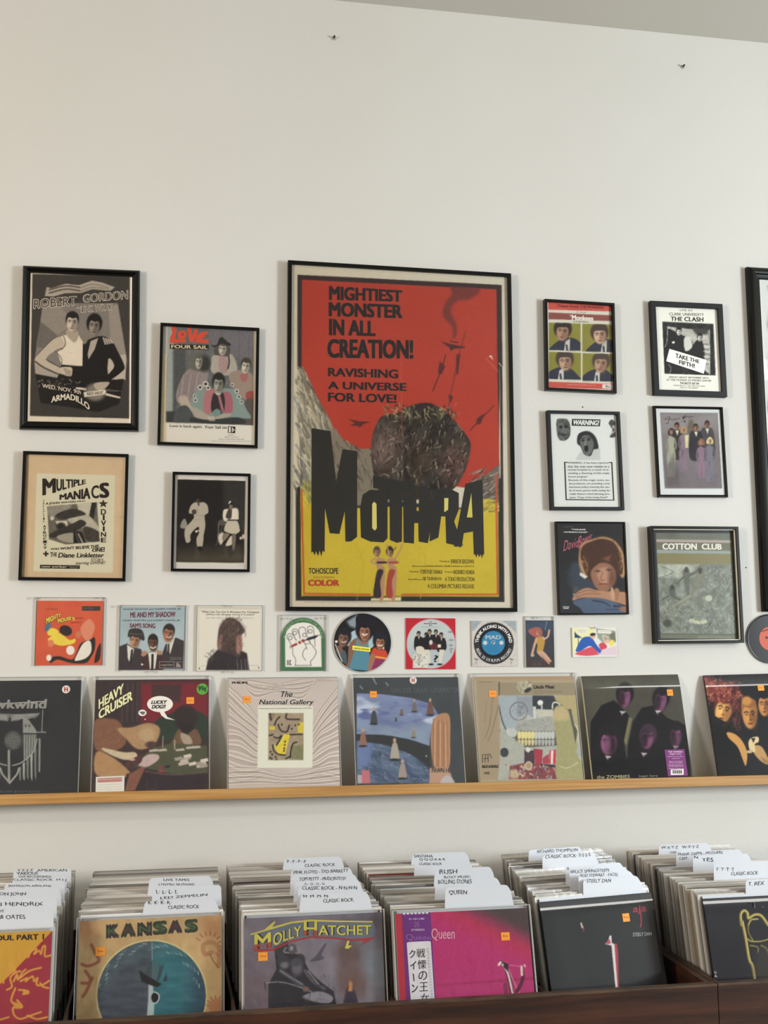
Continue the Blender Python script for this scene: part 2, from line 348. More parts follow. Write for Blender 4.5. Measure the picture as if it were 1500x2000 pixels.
# ------------------------------------------------------------------ builders
def moulding(w, h, m, d, style='flat', lip=0.0):
    """mitred frame ring; profile runs from the wall outside to the rebate inside"""
    if style == 'flat': pr = [(0, 0), (0, d-.001), (.001, d), (m-.001, d), (m, d-.001), (m, .004)]
    elif style == 'round': pr = [(0, 0), (0, d*.55), (m*.10, d*.8), (m*.28, d*.98), (m*.42, d), (m*.55, d*.93), (m*.62, d*.74), (m*.72, d*.70), (m*.86, d*.66), (m*.94, d*.55), (m, d*.5), (m, .004)]
    elif style == 'step': pr = [(0, 0), (0, d-.002), (.002, d), (m*.45, d), (m*.5, d-.004), (m*.8, d-.006), (m*.86, d-.009), (m, d-.010), (m, .004)]
    bm = bmesh.new(); rings = []
    for o, z in pr: rings.append([bm.verts.new(v) for v in ((-w/2+o, -z, o), (w/2-o, -z, o), (w/2-o, -z, h-o), (-w/2+o, -z, h-o))])
    for a, b in zip(rings, rings[1:]):
        for i in range(4): bm.faces.new((a[i], a[(i+1) % 4], b[(i+1) % 4], b[i]))
    a, b = rings[0], rings[-1]
    for i in range(4): bm.faces.new((b[i], b[(i+1) % 4], a[(i+1) % 4], a[i]))
    bmesh.ops.recalc_face_normals(bm, faces=bm.faces); return bm
def fit(c, y):
    """four photographed corners -> centre x, foot z, width, height, tilt on the plane y"""
    tl, tr, br, bl = [U(*p, y) for p in c]; w = (tr[0]-tl[0]+br[0]-bl[0])/2; h = (tl[2]-bl[2]+tr[2]-br[2])/2
    tilt = ((tr[2]-tl[2])+(br[2]-bl[2]))/2/w; tilt = (tilt + ((bl[0]-tl[0])+(br[0]-tr[0]))/2/h)/2
    cx = (tl[0]+tr[0]+br[0]+bl[0])/4; cz = (tl[2]+tr[2]+br[2]+bl[2])/4
    return cx+math.sin(tilt)*h/2, cz-h/2, w, h, tilt
def framed(corners, m, label, style='flat', d=0.02, mt=None, cat='framed picture', group='framed pictures on the wall', glass=True, rec=0.006, inlip=None):
    x, z, w, h, tilt = fit(corners, -d)
    mtx = place(x, 0, z, tilt=tilt); root = thing('framed_picture', label, cat, mtx, group)
    obj('frame', moulding(w, h, m, d, style), mt or M_BLACK, root)
    it = Item(mtx, w, h, root); it.m_ = m; it.d = d; py = -(d-rec-0.003)
    it.py = py; e = m-.002
    obj('backing_board', box(-w/2+e, w/2-e, py+.001, -.001, e, h-e), mat('backing_board', '6b5a45', 0.8), root)
    if glass: obj('glass_pane', box(-w/2+e, w/2-e, py-.0035, py-.002, e, h-e), M_GLASS, root)
    if inlip:
        r = moulding(w-2*m+.002, h-2*m+.002, inlip, -py+.009, 'flat'); bmesh.ops.translate(r, verts=r.verts, vec=(0, 0, m-.001)); obj('inner_lip', r, M_SILVER, root)
    return it
def canvas(it, base, z, res=1.3, pad=3):
    L = np.array([[a, 0, b] for a in (-it.w/2, it.w/2) for b in (0, it.h)]); px, py = it.to_px(L)
    it.z(*z); return Can((px.min()-pad, py.min()-pad, px.max()+pad, py.max()+pad), base, *z, res=res)
def frame_print(it, can, **k):
    e = it.m_-.001; return it.print_sheet(can, it.py, -it.w/2+e, it.w/2-e, e, it.h-e, **k)
def orange_tag(it, x0, y0, x1, y1, y=None, marks=True):
    """small square orange price tag stuck on the cover"""
    ty = it.ty; lx, lz = it.loc([x0, x1], [y0, y1], ty-.0008)
    b = box(lx[0], lx[1], ty-.0012, ty-.0002, lz[1], lz[0]); o = obj('price_tag', b, mat('orange_tag_paper', 'f9a43c', 0.5, spec=.2), it.root); o['label'] = 'small square orange price tag'
    it.ty = ty-.0013
    w, h = x1-x0, y1-y0
    it.t('$', x0+.2*w, y0+.3*h, y0+.6*h, x0+.42*w, y0+.3*h, y0+.6*h, 'c8682a', .0, .0001); it.t('..', x0+.45*w, y0+.4*h, y0+.55*h, x0+.8*w, y0+.4*h, y0+.55*h, 'c8682a', .03, .0001)
    it.flush('pen_marks', o); it.ty = ty
def film(it, w, h, y0, y1, z0=-.001, rim=.0009, x0=None, name='plastic_sleeve', mouth=0.0):
    bm = bmesh.new(); x0 = -w/2 if x0 is None else x0; x1 = x0+w
    bx(bm, x0, x1, y0, y0+.0002, z0, h, 0); 
    for a, b, c, e in ((x0-.0003, x0+rim, z0, h), (x1-rim, x1+.0003, z0, h), (x0, x1, h-rim*.8, h+.0003)): bx(bm, a, b, y0-.0002, y1, c, e, 1)
    return obj(name, bm, [M_FILM, M_RIM], it.root)
def pushpin(px, py, y=-.006, label='', clear_=True):
    p = U(px, py, y); bm = bmesh.new(); M90 = Matrix.Rotation(math.pi/2, 4, 'X')
    bmesh.ops.create_cone(bm, cap_ends=True, segments=14, radius1=.0032, radius2=.0024, depth=.004, matrix=Matrix.Translation((0, -.006, 0)) @ M90)
    bmesh.ops.create_cone(bm, cap_ends=True, segments=14, radius1=.0018, radius2=.0018, depth=.005, matrix=Matrix.Translation((0, -.003, 0)) @ M90)
    n = thing('push_pin', label, 'push pin', Matrix.Translation((p[0], y, p[2])), 'push pins in the wall')
    obj('head', bm, mat('clear_pin_plastic', 'b9b6ae', 0.2), n)
    b2 = bmesh.new(); bmesh.ops.create_cone(b2, cap_ends=True, segments=8, radius1=.0006, radius2=.0006, depth=-y+.004, matrix=Matrix.Translation((0, (-y)/2-.001, 0)) @ M90); obj('needle', b2, M_STEEL, n)
# ------------------------------------------------------------------ picture ledge
M_OAK = mat('oiled_pine', 'c79a5e', 0.45, noise=(9, 0.25), stretch=(.35, 6, 14), col2='b07f45', bump=(40, .15, .001), bstretch=(.1, 4, 6))
sh = thing('picture_ledge', 'long pine picture ledge running along the white wall under the row of album covers', 'shelf', place(0.69, 0, 1.1385))
obj('shelf_board', box(-1.75, 1.75, -.078, -.0005, .006, .0175), M_OAK, sh)
obj('front_lip', box(-1.75, 1.75, -.090, -.078, 0, .0275, bev=.0015), M_OAK, sh)
LEDGE_Z = 1.156
def cover_body(S_, thick, wrap):
    if not wrap: return box(-S_/2, S_/2, -thick, 0, 0, S_, bev=.0006)
    pr = [(0, 0), (-thick-.0062, 0)]+[(-thick-.0062+BEND(0, z_), z_) for z_ in np.linspace(S_-.045, S_-.0005, 10)]+[(0, S_-.0005)]
    bm = bmesh.new(); A_ = [[bm.verts.new((x_, y_, z_)) for y_, z_ in pr] for x_ in (-S_/2, S_/2)]; n_ = len(pr)
    for i in range(n_): bm.faces.new((A_[0][i], A_[0][(i+1) % n_], A_[1][(i+1) % n_], A_[1][i]))
    bm.faces.new(A_[0]); bm.faces.new(A_[1][::-1]); bmesh.ops.recalc_face_normals(bm, faces=bm.faces); return bm
def BEND(x_, z_): return 3.2*np.maximum(0, z_-.2675)**2
def shelf_record(pl, pr, label, yfoot=-.066, lean=11.3, size=.3125, tilt=0.0, sleeve=True, thick=.004, edge='d8d2c0', top=.010, sheet_m=None, wrap=False):
    """LP leaning on the ledge; pl, pr = pixel x of the cover's left and right edge at its foot"""
    a, b = U(pl[0], pl[1], yfoot-thick), U(pr[0], pr[1], yfoot-thick); cx = (a[0]+b[0])/2
    mtx = place(cx, yfoot, LEDGE_Z+(.0028 if wrap else .0015), lean=math.radians(lean), tilt=tilt)
    root = thing('album', label, 'record album', mtx, 'albums leaning on the picture ledge'); it = Item(mtx, size, size, root)
    obj('cover', cover_body(size, thick, wrap), mat('cover_edge_'+edge, edge, .6), root); it.gain = .93; it.py = -thick-.0004-(.0063 if wrap else 0); it.thick = thick
    if sleeve: film(it, size+.007, size+top, -thick-.0022, 0.0003)
    return it
def pinned(corners, label, name='single_record', cat='record single', y=-.004, sleeve=None, edge='d8d2c0', group='small records pinned below the frames'):
    x, z, w, h, tilt = fit(corners, y); mtx = place(x, 0, z, tilt=tilt); root = thing(name, label, cat, mtx, group); it = Item(mtx, w, h, root)
    obj('cover', box(-w/2, w/2, y, -.0012, 0, h, bev=.0004), mat('cover_edge_'+edge, edge, .6), root); it.py = y-.0003; it.gain = .90
    if sleeve:
        l, r, bo, t = sleeve; film(it, w+l+r, h+t, y-.0015, -.0004, z0=-bo, x0=-w/2-l, rim=.001)
    return it
# ================================================================== framed pictures
Z5 = (0, 480, 5.0)
it = framed([(43.6, 516), (273, 526), (271, 841), (37, 836)], .0235, 'thick rounded black frame, dark concert poster of a man in a white vest', 'round', .026)
c = canvas(it, 'efe6d4', Z5)
c.poly([(316, 275), (1268, 297), (1262, 1688), (292, 1662)], '433f3c').setclip([(316, 275), (1268, 297), (1262, 1688), (292, 1662)])
c.poly([(420, 560), (1150, 560), (1240, 1120), (1165, 1540), (395, 1535), (335, 1130)], '8d8781'); c.poly([(420, 560), (560, 560), (730, 760), (560, 870), (395, 740)], '9d958d')
c.poly([(1060, 600), (1150, 570), (1240, 1120), (1220, 1300), (1100, 1300)], 'a59c92'); c.poly([(395, 740), (560, 870), (430, 1000), (350, 985)], '77716c'); c.poly([(335, 1110), (600, 1200), (580, 1290), (345, 1250)], 'b8b0a5'); c.poly([(1040, 1300), (1060, 1080), (1230, 1060), (1225, 1310)], 'cfc5b6')
c.poly([(438, 490), (455, 402), (500, 415), (640, 370), (770, 385), (900, 340), (1000, 360), (1122, 405), (1080, 440), (900, 425), (790, 462), (640, 462), (520, 497)], 'bdb3a6', sm=False)
for y in (0, 32): c.line([(480, 430+y), (640, 392+y), (780, 408+y)], 13, '57514d'); c.line([(790, 412+y), (900, 376+y), (1060, 408+y*.4)], 9, '8d857c')
c.poly([(345, 1250), (760, 1330), (1210, 1300), (1165, 1545), (960, 1625), (700, 1580), (395, 1535)], '1d1a1a')
c.poly([(560, 1290), (600, 1160), (810, 1180), (880, 1180), (1050, 1200), (1060, 1330), (830, 1390), (560, 1330)], '171415')
c.poly([(840, 930), (1000, 880), (1105, 950), (1140, 1010), (1215, 1170), (1190, 1230), (1060, 1320), (1030, 1290), (1115, 1180), (1060, 1100), (1020, 1290), (800, 1300), (800, 1000)], '171415', sm=True)
c.poly([(520, 1225), (400, 1170), (345, 1125), (370, 1060), (520, 910), (640, 870), (640, 980), (560, 1010), (450, 1110), (600, 1190), (690, 1200), (695, 1275), (590, 1250)], 'cfc4b3', sm=True)
c.line([(345, 1130), (430, 1190), (560, 1250)], 14, '433c38'); c.line([(450, 1110), (590, 1190)], 8, '433c38'); c.line([(640, 870), (520, 910), (360, 1070)], 6, '433c38')
c.poly([(780, 880), (840, 900), (850, 940), (815, 960)], '8f8578', sm=True); c.poly([(600, 880), (660, 865), (720, 930), (765, 870), (810, 940), (805, 1175), (600, 1160), (560, 1040), (640, 980)], 'f0e6d5', sm=False)
c.poly([(655, 820), (745, 820), (765, 880), (735, 945), (690, 920), (650, 870)], 'b9ad9c', sm=True); c.poly([(885, 930), (960, 900), (925, 1010), (865, 1110), (855, 1060)], 'bfb5a8')
c.line([(620, 880), (640, 960), (600, 1015)], 7, '4a433e'); c.line([(540, 1030), (600, 1100), (600, 1160)], 6, '4a433e'); c.line([(660, 1040), (710, 1055)], 4, 'b5a99a')
c.poly([(590, 1190), (700, 1190), (690, 1270), (620, 1250)], 'd6cab9', sm=True)
for i in range(4): c.line([(620+i*6, 1195+i*18), (690, 1225+i*14)], 5, '5a5049')
for i in range(4): c.line([(1010+i*22, 900+i*6), (1030+i*22, 960-i*4)], 15, 'cdc2b2')
c.head(705, 745, 128, 180, 'd5cab9', '1c1818', 3, .3, .08); c.head(920, 780, 120, 190, '9f958a', '141112', 4, .45, .3, feat='100c0c')
c.blob(930, 1430, 100, 88, '6d665f').blob(930, 1430, 88, 76, '8c857c').poly([(930, 1340), (1060, 1330), (1050, 1370), (980, 1420), (920, 1380)], 'c5b9aa', sm=True)
c.poly([(1040, 1440), (1180, 1478), (1170, 1492), (1030, 1460)], 'f0e6d6'); c.poly([(740, 1380), (840, 1390), (840, 1412), (740, 1400)], 'e6dccb')
for i in range(16): c.line([(1045+i*9, 1400+i*1.5), (1052+i*9, 1422)], 4, 'cdc4b5')
c.strokes(40, (360, 1300, 790, 1390), 34, 8, ['ddd3c3', 'b3aa9d', '8a8279'], 10, 50); c.poly([(816, 1430), (1035, 1405), (1035, 1450), (822, 1478)], 'ebe2d2')
c.setclip(); c.noise(3, .03)
frame_print(it, c)
for s_, a in (('ROBERT', (325, 520, 620, 750, 488, 585)), ('GORDON', (808, 475, 558, 1252, 432, 522)), ('LINK WRAY', (790, 590, 655, 1100, 562, 632))):
    it.t(s_, *a, 'd9d0c2', .05, .0003); e = 7; it.t(s_, a[0]+e, a[1]+e, a[2]-e, a[3]-e, a[4]+e, a[5]-e, '4e4945' if s_[0] != 'R' else '2b2725', -.006, .0006)
it.t('and', 748, 592, 615, 790, 595, 618, 'cfc6b8', .02)
it.t('WED. NOV. 9th', 412, 1345, 1385, 790, 1410, 1450, 'e6dccb', .02); it.t('RED HOT', 850, 1432, 1462, 1005, 1420, 1448, '55504b', .02)
it.t('ARMADILLO', 0, 0, 0, 0, 0, 0, 'f4ebda', .035, warp=lambda u, v: (500+375*u+0*v, 1540-60*v+(-45*np.sin(u*3.14*.85+.1)+90*u**3)*1.0))
it.flush()

Z6 = (290, 600, 6.0)
it = framed([(313.3, 629.7), (506.7, 640.3), (503.3, 875), (307.2, 868)], .0085, 'thin black frame with red lettering over four long-haired musicians in a grey photo', 'flat', .019)
c = canvas(it, 'e9e6dc', Z6)
ph = [(225, 215), (1235, 265), (1228, 1385), (195, 1350)]; c.poly(ph, '6f7273').setclip(ph).noise(9, .05)
c.poly([(225, 215), (300, 218), (290, 1240), (200, 1230)], 'a9b0ad', soft=2); c.poly([(290, 490), (440, 490), (430, 900), (300, 1240), (290, 1240)], '565b5c', soft=3); c.poly([(720, 240), (1235, 265), (1230, 620), (1000, 560), (720, 430)], '79767c', soft=3)
for x in (860, 1065, 1180): c.line([(x, 250), (x-8, 900)], 5, '5b5b60')
for x in (340, 380, 425): c.line([(x, 490), (x-10, 1200)], 6, '4a4e50', al=.7)
c.rect(195, 1220, 320, 1350, '3e4344', soft=2)
c.poly([(800, 560), (910, 540), (1000, 580), (1040, 760), (920, 800), (740, 760), (740, 590)], 'b9b3a8', sm=True); c.poly([(830, 580), (910, 570), (920, 760), (830, 740)], 'b59a98', sm=True); c.line([(930, 500), (945, 640), (930, 720)], 16, '2c2c2c')
c.head(868, 488, 105, 150, 'cfc9bb', '5a564f', 5, .2, .25, long=.1); c.poly([(735, 445), (800, 440), (830, 365), (870, 355), (920, 400), (968, 435), (930, 455), (860, 425), (780, 470)], '2f3133', sm=True)
c.poly([(440, 750), (600, 700), (700, 780), (640, 1000), (560, 1230), (420, 1120), (340, 1120), (330, 980)], '9c9090', sm=True)
for i in range(9): c.line([(380+i*28, 790), (350+i*26, 1080+(i % 3)*30)], 6, ['5d5757', 'c2b2ae', '7c6a6e'][i % 3], al=.8)
c.poly([(350, 1060), (440, 1040), (500, 1160), (500, 1230), (400, 1180)], 'c2b5a6', sm=True); c.poly([(300, 1350), (330, 1200), (440, 1150), (520, 1260), (500, 1350)], '54585a', sm=True)
c.blob(590, 640, 140, 110, '6f6f68', soft=.15).noise(2.5, .04); c.blob(655, 660, 70, 95, '393b38', soft=.3); c.head(590, 640, 90, 165, 'c9c8b8', '66675f', 2, .1, .1, shade='5b5b53')
c.poly([(940, 800), (1050, 740), (1180, 760), (1235, 850), (1228, 1100), (1130, 1080), (1020, 1000)], 'a49387', sm=True); c.poly([(1075, 790), (1160, 780), (1150, 860), (1100, 870)], 'b3706f', sm=True); c.poly([(1150, 1000), (1228, 990), (1228, 1110), (1150, 1090)], 'a3534d', sm=True); c.poly([(1130, 1110), (1230, 1090), (1225, 1380), (1120, 1370)], '605a56', sm=True)
c.head(1140, 690, 110, 170, 'd5d0bf', '4d4640', 8, .3, .2, long=.0)
c.poly([(520, 1020), (640, 960), (720, 960), (1000, 960), (1090, 1080), (1150, 1200), (1200, 1300), (1040, 1300), (700, 1330), (520, 1230)], '8ea19d', sm=True)
c.poly([(670, 980), (770, 960), (760, 1120), (720, 1250), (640, 1200)], 'bb7e82', sm=True); c.poly([(870, 1010), (970, 1020), (985, 1220), (880, 1230)], 'b06d79', sm=True); c.poly([(760, 1010), (880, 1010), (880, 1230), (740, 1230)], '353436', sm=True); c.poly([(770, 1000), (860, 990), (830, 1050)], 'dfd9cc'); c.line([(825, 1040), (870, 1220)], 28, 'b06a76'); c.line([(835, 1040), (875, 1200)], 6, 'e3c9c8')
c.poly([(800, 1190), (850, 1230), (800, 1290), (745, 1240)], '7d9a96', sm=True)
c.poly([(500, 1180), (560, 1180), (700, 1270), (760, 1290), (930, 1240), (960, 1270), (800, 1320), (720, 1340), (560, 1300)], 'b7aea2', sm=True); c.poly([(520, 1290), (700, 1320), (1050, 1290), (1110, 1370), (520, 1350)], '3b3f41', sm=True)
for i in range(4): c.line([(700+i*18, 1280), (720+i*18, 1330)], 10, 'd3cbbd')
for x, y, r in ((605, 940, 30), (670, 900, 34), (700, 945, 26), (550, 1090, 24), (540, 1040, 20), (1035, 985, 26), (1060, 1050, 24), (1090, 1110, 22), (980, 910, 22)): c.blob(x, y, r, r, 'e6e3d8', soft=.1).blob(x, y, r*.55, r*.55, '3a3a3a', soft=.2)
c.head(820, 900, 130, 220, 'a5a89c', '2c2b2a', 2, .42, .22, light=.25)
c.setclip(); c.rect(150, 210, 225, 560, 'c9c6bb', soft=2); c.rect(140, 560, 205, 1580, 'd6c7a7', soft=2); c.rect(1236, 260, 1262, 1600, 'd9cdb4', soft=1)
frame_print(it, c)
it.pg([(268, 232), (320, 226), (330, 260), (315, 370), (440, 378), (440, 412), (250, 420), (255, 350), (280, 300)], 'dd5a42'); it.pg([(350, 290), (400, 270), (440, 290), (440, 350), (400, 372), (345, 355)], 'dd5a42', True); it.pg([(385, 310), (412, 310), (410, 330), (388, 328)], '7c4a40', lift=.0006)
it.pg([(450, 240), (500, 245), (515, 330), (535, 255), (585, 262), (530, 415), (480, 405)], 'dd5a42'); it.pg([(560, 330), (620, 290), (700, 285), (695, 310), (650, 330), (670, 345), (610, 375), (705, 380), (700, 425), (550, 415)], 'dd5a42')
it.pg([(250, 432), (705, 442), (705, 500), (250, 488)], '2a2420'); it.t('FOUR SAIL', 265, 440, 480, 695, 450, 492, 'e8d8b0', .03, .0006)
it.t('Love is back again.', 250, 1375, 1412, 632, 1385, 1424, '3c3a38', .015); it.t('Four Sail on', 668, 1385, 1420, 915, 1390, 1426, '3c3a38', .015)
it.pg([(930, 1395), (1018, 1400), (1015, 1477), (930, 1472)], '1d1d1d'); it.pg([(940, 1403), (965, 1403), (965, 1466), (940, 1466)], 'e9e6dc', lift=.0005); it.pg([(978, 1403), (1012, 1440), (978, 1468)], 'e9e6dc', lift=.0005); it.pg([(988, 1428), (1000, 1440), (988, 1450)], '1d1d1d', lift=.0007)
for i, (a, b) in enumerate(((930, 1015), (890, 1060), (820, 1120), (740, 1200))): it.t('elektra records stereo music album new york'[:int((b-a)/9)], a, 1490+i*24, 1502+i*24, b, 1492+i*24, 1505+i*24, '8a8780', .0)
it.flush()

Zm = (0, 860, 5.357)
it = framed([(44.8, 880.2), (251.6, 887), (244.5, 1134.8), (35.5, 1133)], .0085, 'thin black frame with a cream film flyer on a tan mat', 'flat', .019)
c = canvas(it, 'dcc5a3', Zm); c.rect(240, 130, 290, 1450, 'b99c76', al=.6, soft=2); c.noise(14, .02)
c.poly([(385, 345), (1205, 365), (1180, 1385), (350, 1370)], 'e2dfc6'); c.line([(1195, 800), (1290, 808)], 4, 'a58e6c')
c.setclip([(493, 690), (1015, 648), (1043, 1058), (690, 1090), (512, 1035)]); c.rect(480, 640, 1060, 1100, '6e6a62')
c.poly([(500, 680), (740, 660), (700, 740), (520, 800)], '9a958a', sm=True, soft=2).poly([(800, 650), (960, 650), (930, 800), (830, 760)], 'cdc9b8').poly([(960, 650), (1010, 650), (975, 840), (925, 830)], '2b2926').poly([(740, 790), (900, 770), (1030, 900), (1035, 980), (900, 930), (720, 850)], 'c6c2b0', sm=True, soft=1.5)
c.poly([(580, 780), (760, 715), (900, 770), (800, 800), (640, 830)], '3c3934', sm=True).poly([(580, 845), (700, 840), (715, 920), (620, 925)], 'dedac8').blob(640, 900, 48, 40, '2b2926').poly([(520, 980), (760, 870), (850, 830), (900, 880), (760, 960), (560, 1020)], '37332f', sm=True).poly([(600, 1000), (760, 970), (770, 1070), (640, 1050)], 'a9a596', sm=True).poly([(765, 940), (860, 960), (900, 1080), (770, 1080)], '23211f').poly([(880, 900), (1040, 960), (1040, 1060), (900, 1040)], '47433d', sm=True)
c.line([(820, 980), (870, 1080)], 12, 'c9c5b4').line([(790, 960), (830, 1080)], 6, '8a8678').blob(545, 815, 22, 22, 'd9d5c4').noise(3, .06); c.setclip()
frame_print(it, c)
it.t('M', 443, 400, 578, 585, 398, 545, '2b211f', .05); it.t('ULTIPLE', 590, 405, 538, 898, 412, 455, '2b211f', .045)
it.t('MANIA', 622, 570, 622, 945, 488, 612, '2b211f', .05); it.t('C', 955, 475, 608, 1035, 468, 608, '2b211f', .03); it.t('S', 1040, 446, 606, 1143, 440, 600, '2b211f', .05)
it.t('A JOHN WATERS FILM', 478, 650, 682, 888, 628, 646, '2b211f', .03)
st = []
for i in range(10): r = 52 if i % 2 == 0 else 22; a = i*math.pi/5; st.append((1080+r*math.sin(a), 664-r*math.cos(a)*.9))
it.pg(st, '3a302c')
for i, ch in enumerate('DIVINE'): it.t(ch, 1055-(ch == 'I')*-20, 720+i*60, 778+i*58, 1110-(ch == 'I')*15, 720+i*60, 778+i*58, '2b211f', .03)
for i, ch in enumerate('CELLULOID'): it.t(ch, 450, 622+i*27, 642+i*27, 466, 622+i*27, 642+i*27, '3a302c', .01)
for i, ch in enumerate('ATROCITY'): it.t(ch, 450, 888+i*32, 913+i*32, 482+i*1.5, 888+i*32, 913+i*32, '2b211f', .03)
it.pg([(470, 1160), (490, 1160), (490, 1178), (508, 1178), (508, 1196), (490, 1196), (490, 1215), (470, 1215), (470, 1196), (452, 1196), (452, 1178), (470, 1178)], '3a302c')
it.t("YOU WON'T BELIEVE THIS", 525, 1128, 1148, 1035, 1090, 1130, '2b211f', .035); it.t('ONE!', 962, 1135, 1168, 1095, 1115, 1165, '2b211f', .04)
it.t('THE', 525, 1170, 1222, 596, 1172, 1214, '2b211f', .02); it.t('Diane Linkletter', 612, 1175, 1228, 1088, 1180, 1225, '2b211f', .03, sk=10); it.t('STORY', 952, 1232, 1262, 1083, 1238, 1268, '2b211f', .0)
it.t('starring DIVINE!', 790, 1268, 1310, 1098, 1262, 1305, '3a302c', .005, sk=14)
it.pg([(418, 1302), (835, 1308), (834, 1345), (417, 1340)], '2b211f'); it.t('new yorker', 435, 1310, 1336, 700, 1313, 1340, 'dcd8c0', .02, .0006, sk=6); it.t('A PRODUCT OF THE', 715, 1315, 1324, 825, 1317, 1326, 'b5b19c', .0, .0006); it.t('RELEASE', 735, 1328, 1338, 810, 1330, 1340, 'b5b19c', .0, .0006)
it.flush()

Zc = (300, 900, 6.818)
it = framed([(337, 921), (490.2, 925), (487.4, 1116.8), (333.7, 1115.6)], .0075, 'thin black frame with a night photo of a man and a woman in white clapping', 'flat', .018)
c = canvas(it, 'e2dfdb', Zc); ph = [(320, 245), (1222, 268), (1205, 1360), (298, 1350)]; c.poly([(308, 232), (1236, 256), (1220, 1372), (286, 1362)], 'efeadb').poly(ph, '1f1a1b').setclip(ph)
c.poly([(930, 260), (1222, 268), (1210, 900), (940, 900)], '33312f', soft=5).poly([(300, 1150), (1210, 1120), (1205, 1360), (298, 1350)], '37322b', soft=8).poly([(300, 1260), (1210, 1240), (1205, 1360), (298, 1350)], '4c4637', soft=8).noise(5, .03)
for x in (560, 940, 1100): c.poly([(x, 1130), (x+40, 1130), (x+60, 1320), (x-20, 1320)], '5a5446', al=.5, soft=4)
c.poly([(360, 890), (370, 820), (410, 770), (440, 820), (450, 900)], '9f9a8f', sm=True)
c.poly([(470, 690), (500, 590), (560, 550), (600, 560), (660, 550), (715, 590), (728, 690), (680, 730), (690, 860), (665, 1000), (650, 1140), (585, 1140), (570, 1040), (605, 960), (600, 880), (540, 920), (490, 990), (490, 1070), (435, 1090), (415, 920), (530, 770), (530, 715)], 'c0b9a8', sm=True)
c.poly([(585, 570), (615, 575), (600, 610)], '2a2422').poly([(510, 660), (560, 650), (570, 700), (520, 710)], '4b423b', sm=True).line([(560, 720), (640, 730), (700, 715)], 6, '8c8476').line([(580, 620), (590, 700)], 5, '7d7567').line([(540, 790), (620, 780)], 5, '8c8476').head(592, 525, 60, 88, '5b4f47', '1c1716', -5, .2, .05)
c.poly([(590, 1145), (645, 1145), (640, 1200), (600, 1190)], '16120f', sm=True).poly([(400, 1130), (440, 1095), (485, 1090), (430, 1120)], '16120f').blob(570, 940, 16, 16, 'f5f0dc').blob(600, 930, 12, 12, 'd9d2b8')
c.poly([(850, 820), (890, 780), (990, 800), (980, 860), (860, 860)], '5d574f').line([(865, 850), (860, 1040)], 12, '8d867a').line([(920, 860), (830, 1130)], 8, '7d766a').poly([(870, 1080), (870, 990), (930, 960), (935, 1050), (895, 1120)], 'dcd5c2', sm=True).poly([(1000, 1040), (1040, 1000), (1045, 1110), (960, 1130)], 'dcd5c2', sm=True)
c.line([(930, 940), (860, 990), (870, 1080), (900, 1120)], 10, '9b9486').poly([(930, 660), (1010, 640), (1115, 635), (1132, 740), (1110, 790), (940, 800)], 'e9e2d0', sm=True).poly([(1000, 640), (1040, 640), (1030, 770), (960, 750)], '4b423b', sm=True)
c.poly([(990, 800), (1105, 795), (1145, 900), (1140, 960), (1080, 980), (940, 940)], 'cfc8b4', sm=True).line([(930, 940), (1010, 970), (1090, 985), (1145, 950)], 12, '14100f').line([(985, 790), (1110, 790)], 14, '14100f').poly([(1045, 990), (1095, 985), (1080, 1170), (1050, 1170)], '7e7365', sm=True).poly([(930, 970), (1010, 975), (950, 1060), (915, 1050)], '8a7f70', sm=True).blob(1060, 1185, 20, 18, '5f574c')
c.head(1032, 605, 56, 80, 'a69a8a', '1b1615', 5, .3, .1).poly([(995, 575), (1010, 535), (1035, 540), (1015, 570)], 'f0ead8').blob(1160, 1030, 16, 20, 'ded7c2').blob(1195, 1010, 18, 34, 'd8d0ba').line([(1190, 790), (1188, 960)], 8, '6a6459'); c.setclip()
frame_print(it, c); it.t('press photograph', 1120, 1378, 1390, 1200, 1380, 1392, '9a968e', 0); it.flush()
# the large red and yellow film poster
Zt = (540, 490, 3.061); Zb = (540, 780, 3.061); DY = (780-490)*3.061   # upper and lower crop share x; DY converts lower y to upper y
it = framed([(563.5, 509), (999.6, 532.5), (1009.8, 1195), (557.3, 1192.6)], .0115, 'largest picture on the wall, black frame around a red and yellow film poster', 'flat', .024)
it.root['group'] = 'framed pictures on the wall'
c = canvas(it, 'd6cdb8', Zt, res=1.2)
B = [(125, 142), (1342, 203), (1352, 1000), (1362, 1211+DY), (115, 1200+DY), (128, 1390)]
R_ = [(152, 172), (1315, 230), (1318, 640), (1332, 1275), (1310, 1300), (1150, 1365), (1130, 1330), (480, 1190), (390, 1130), (158, 690)]
c.poly([(125, 142), (1342, 203), (1352, 690), (1335, 690), (1330, 1280), (1000, 1400), (500, 1300), (160, 700), (125, 715)], '3a2c2c')
c.poly([(115, 1405), (150, 1440), (1355, 1560), (1362, 1211+DY), (115, 1203+DY)], '2c2c27')
c.poly([(1335, 205), (1346, 205), (1350, 700), (1362, 1211+DY), (1345, 1211+DY), (1336, 700)], '3a2c2c').poly([(152, 172), (1315, 230), (1320, 690), (1334, 1290), (1150, 1420), (480, 1320), (150, 700)], 'b54030')
c.noise(120, .02, (1, .8, .8), seed=4)
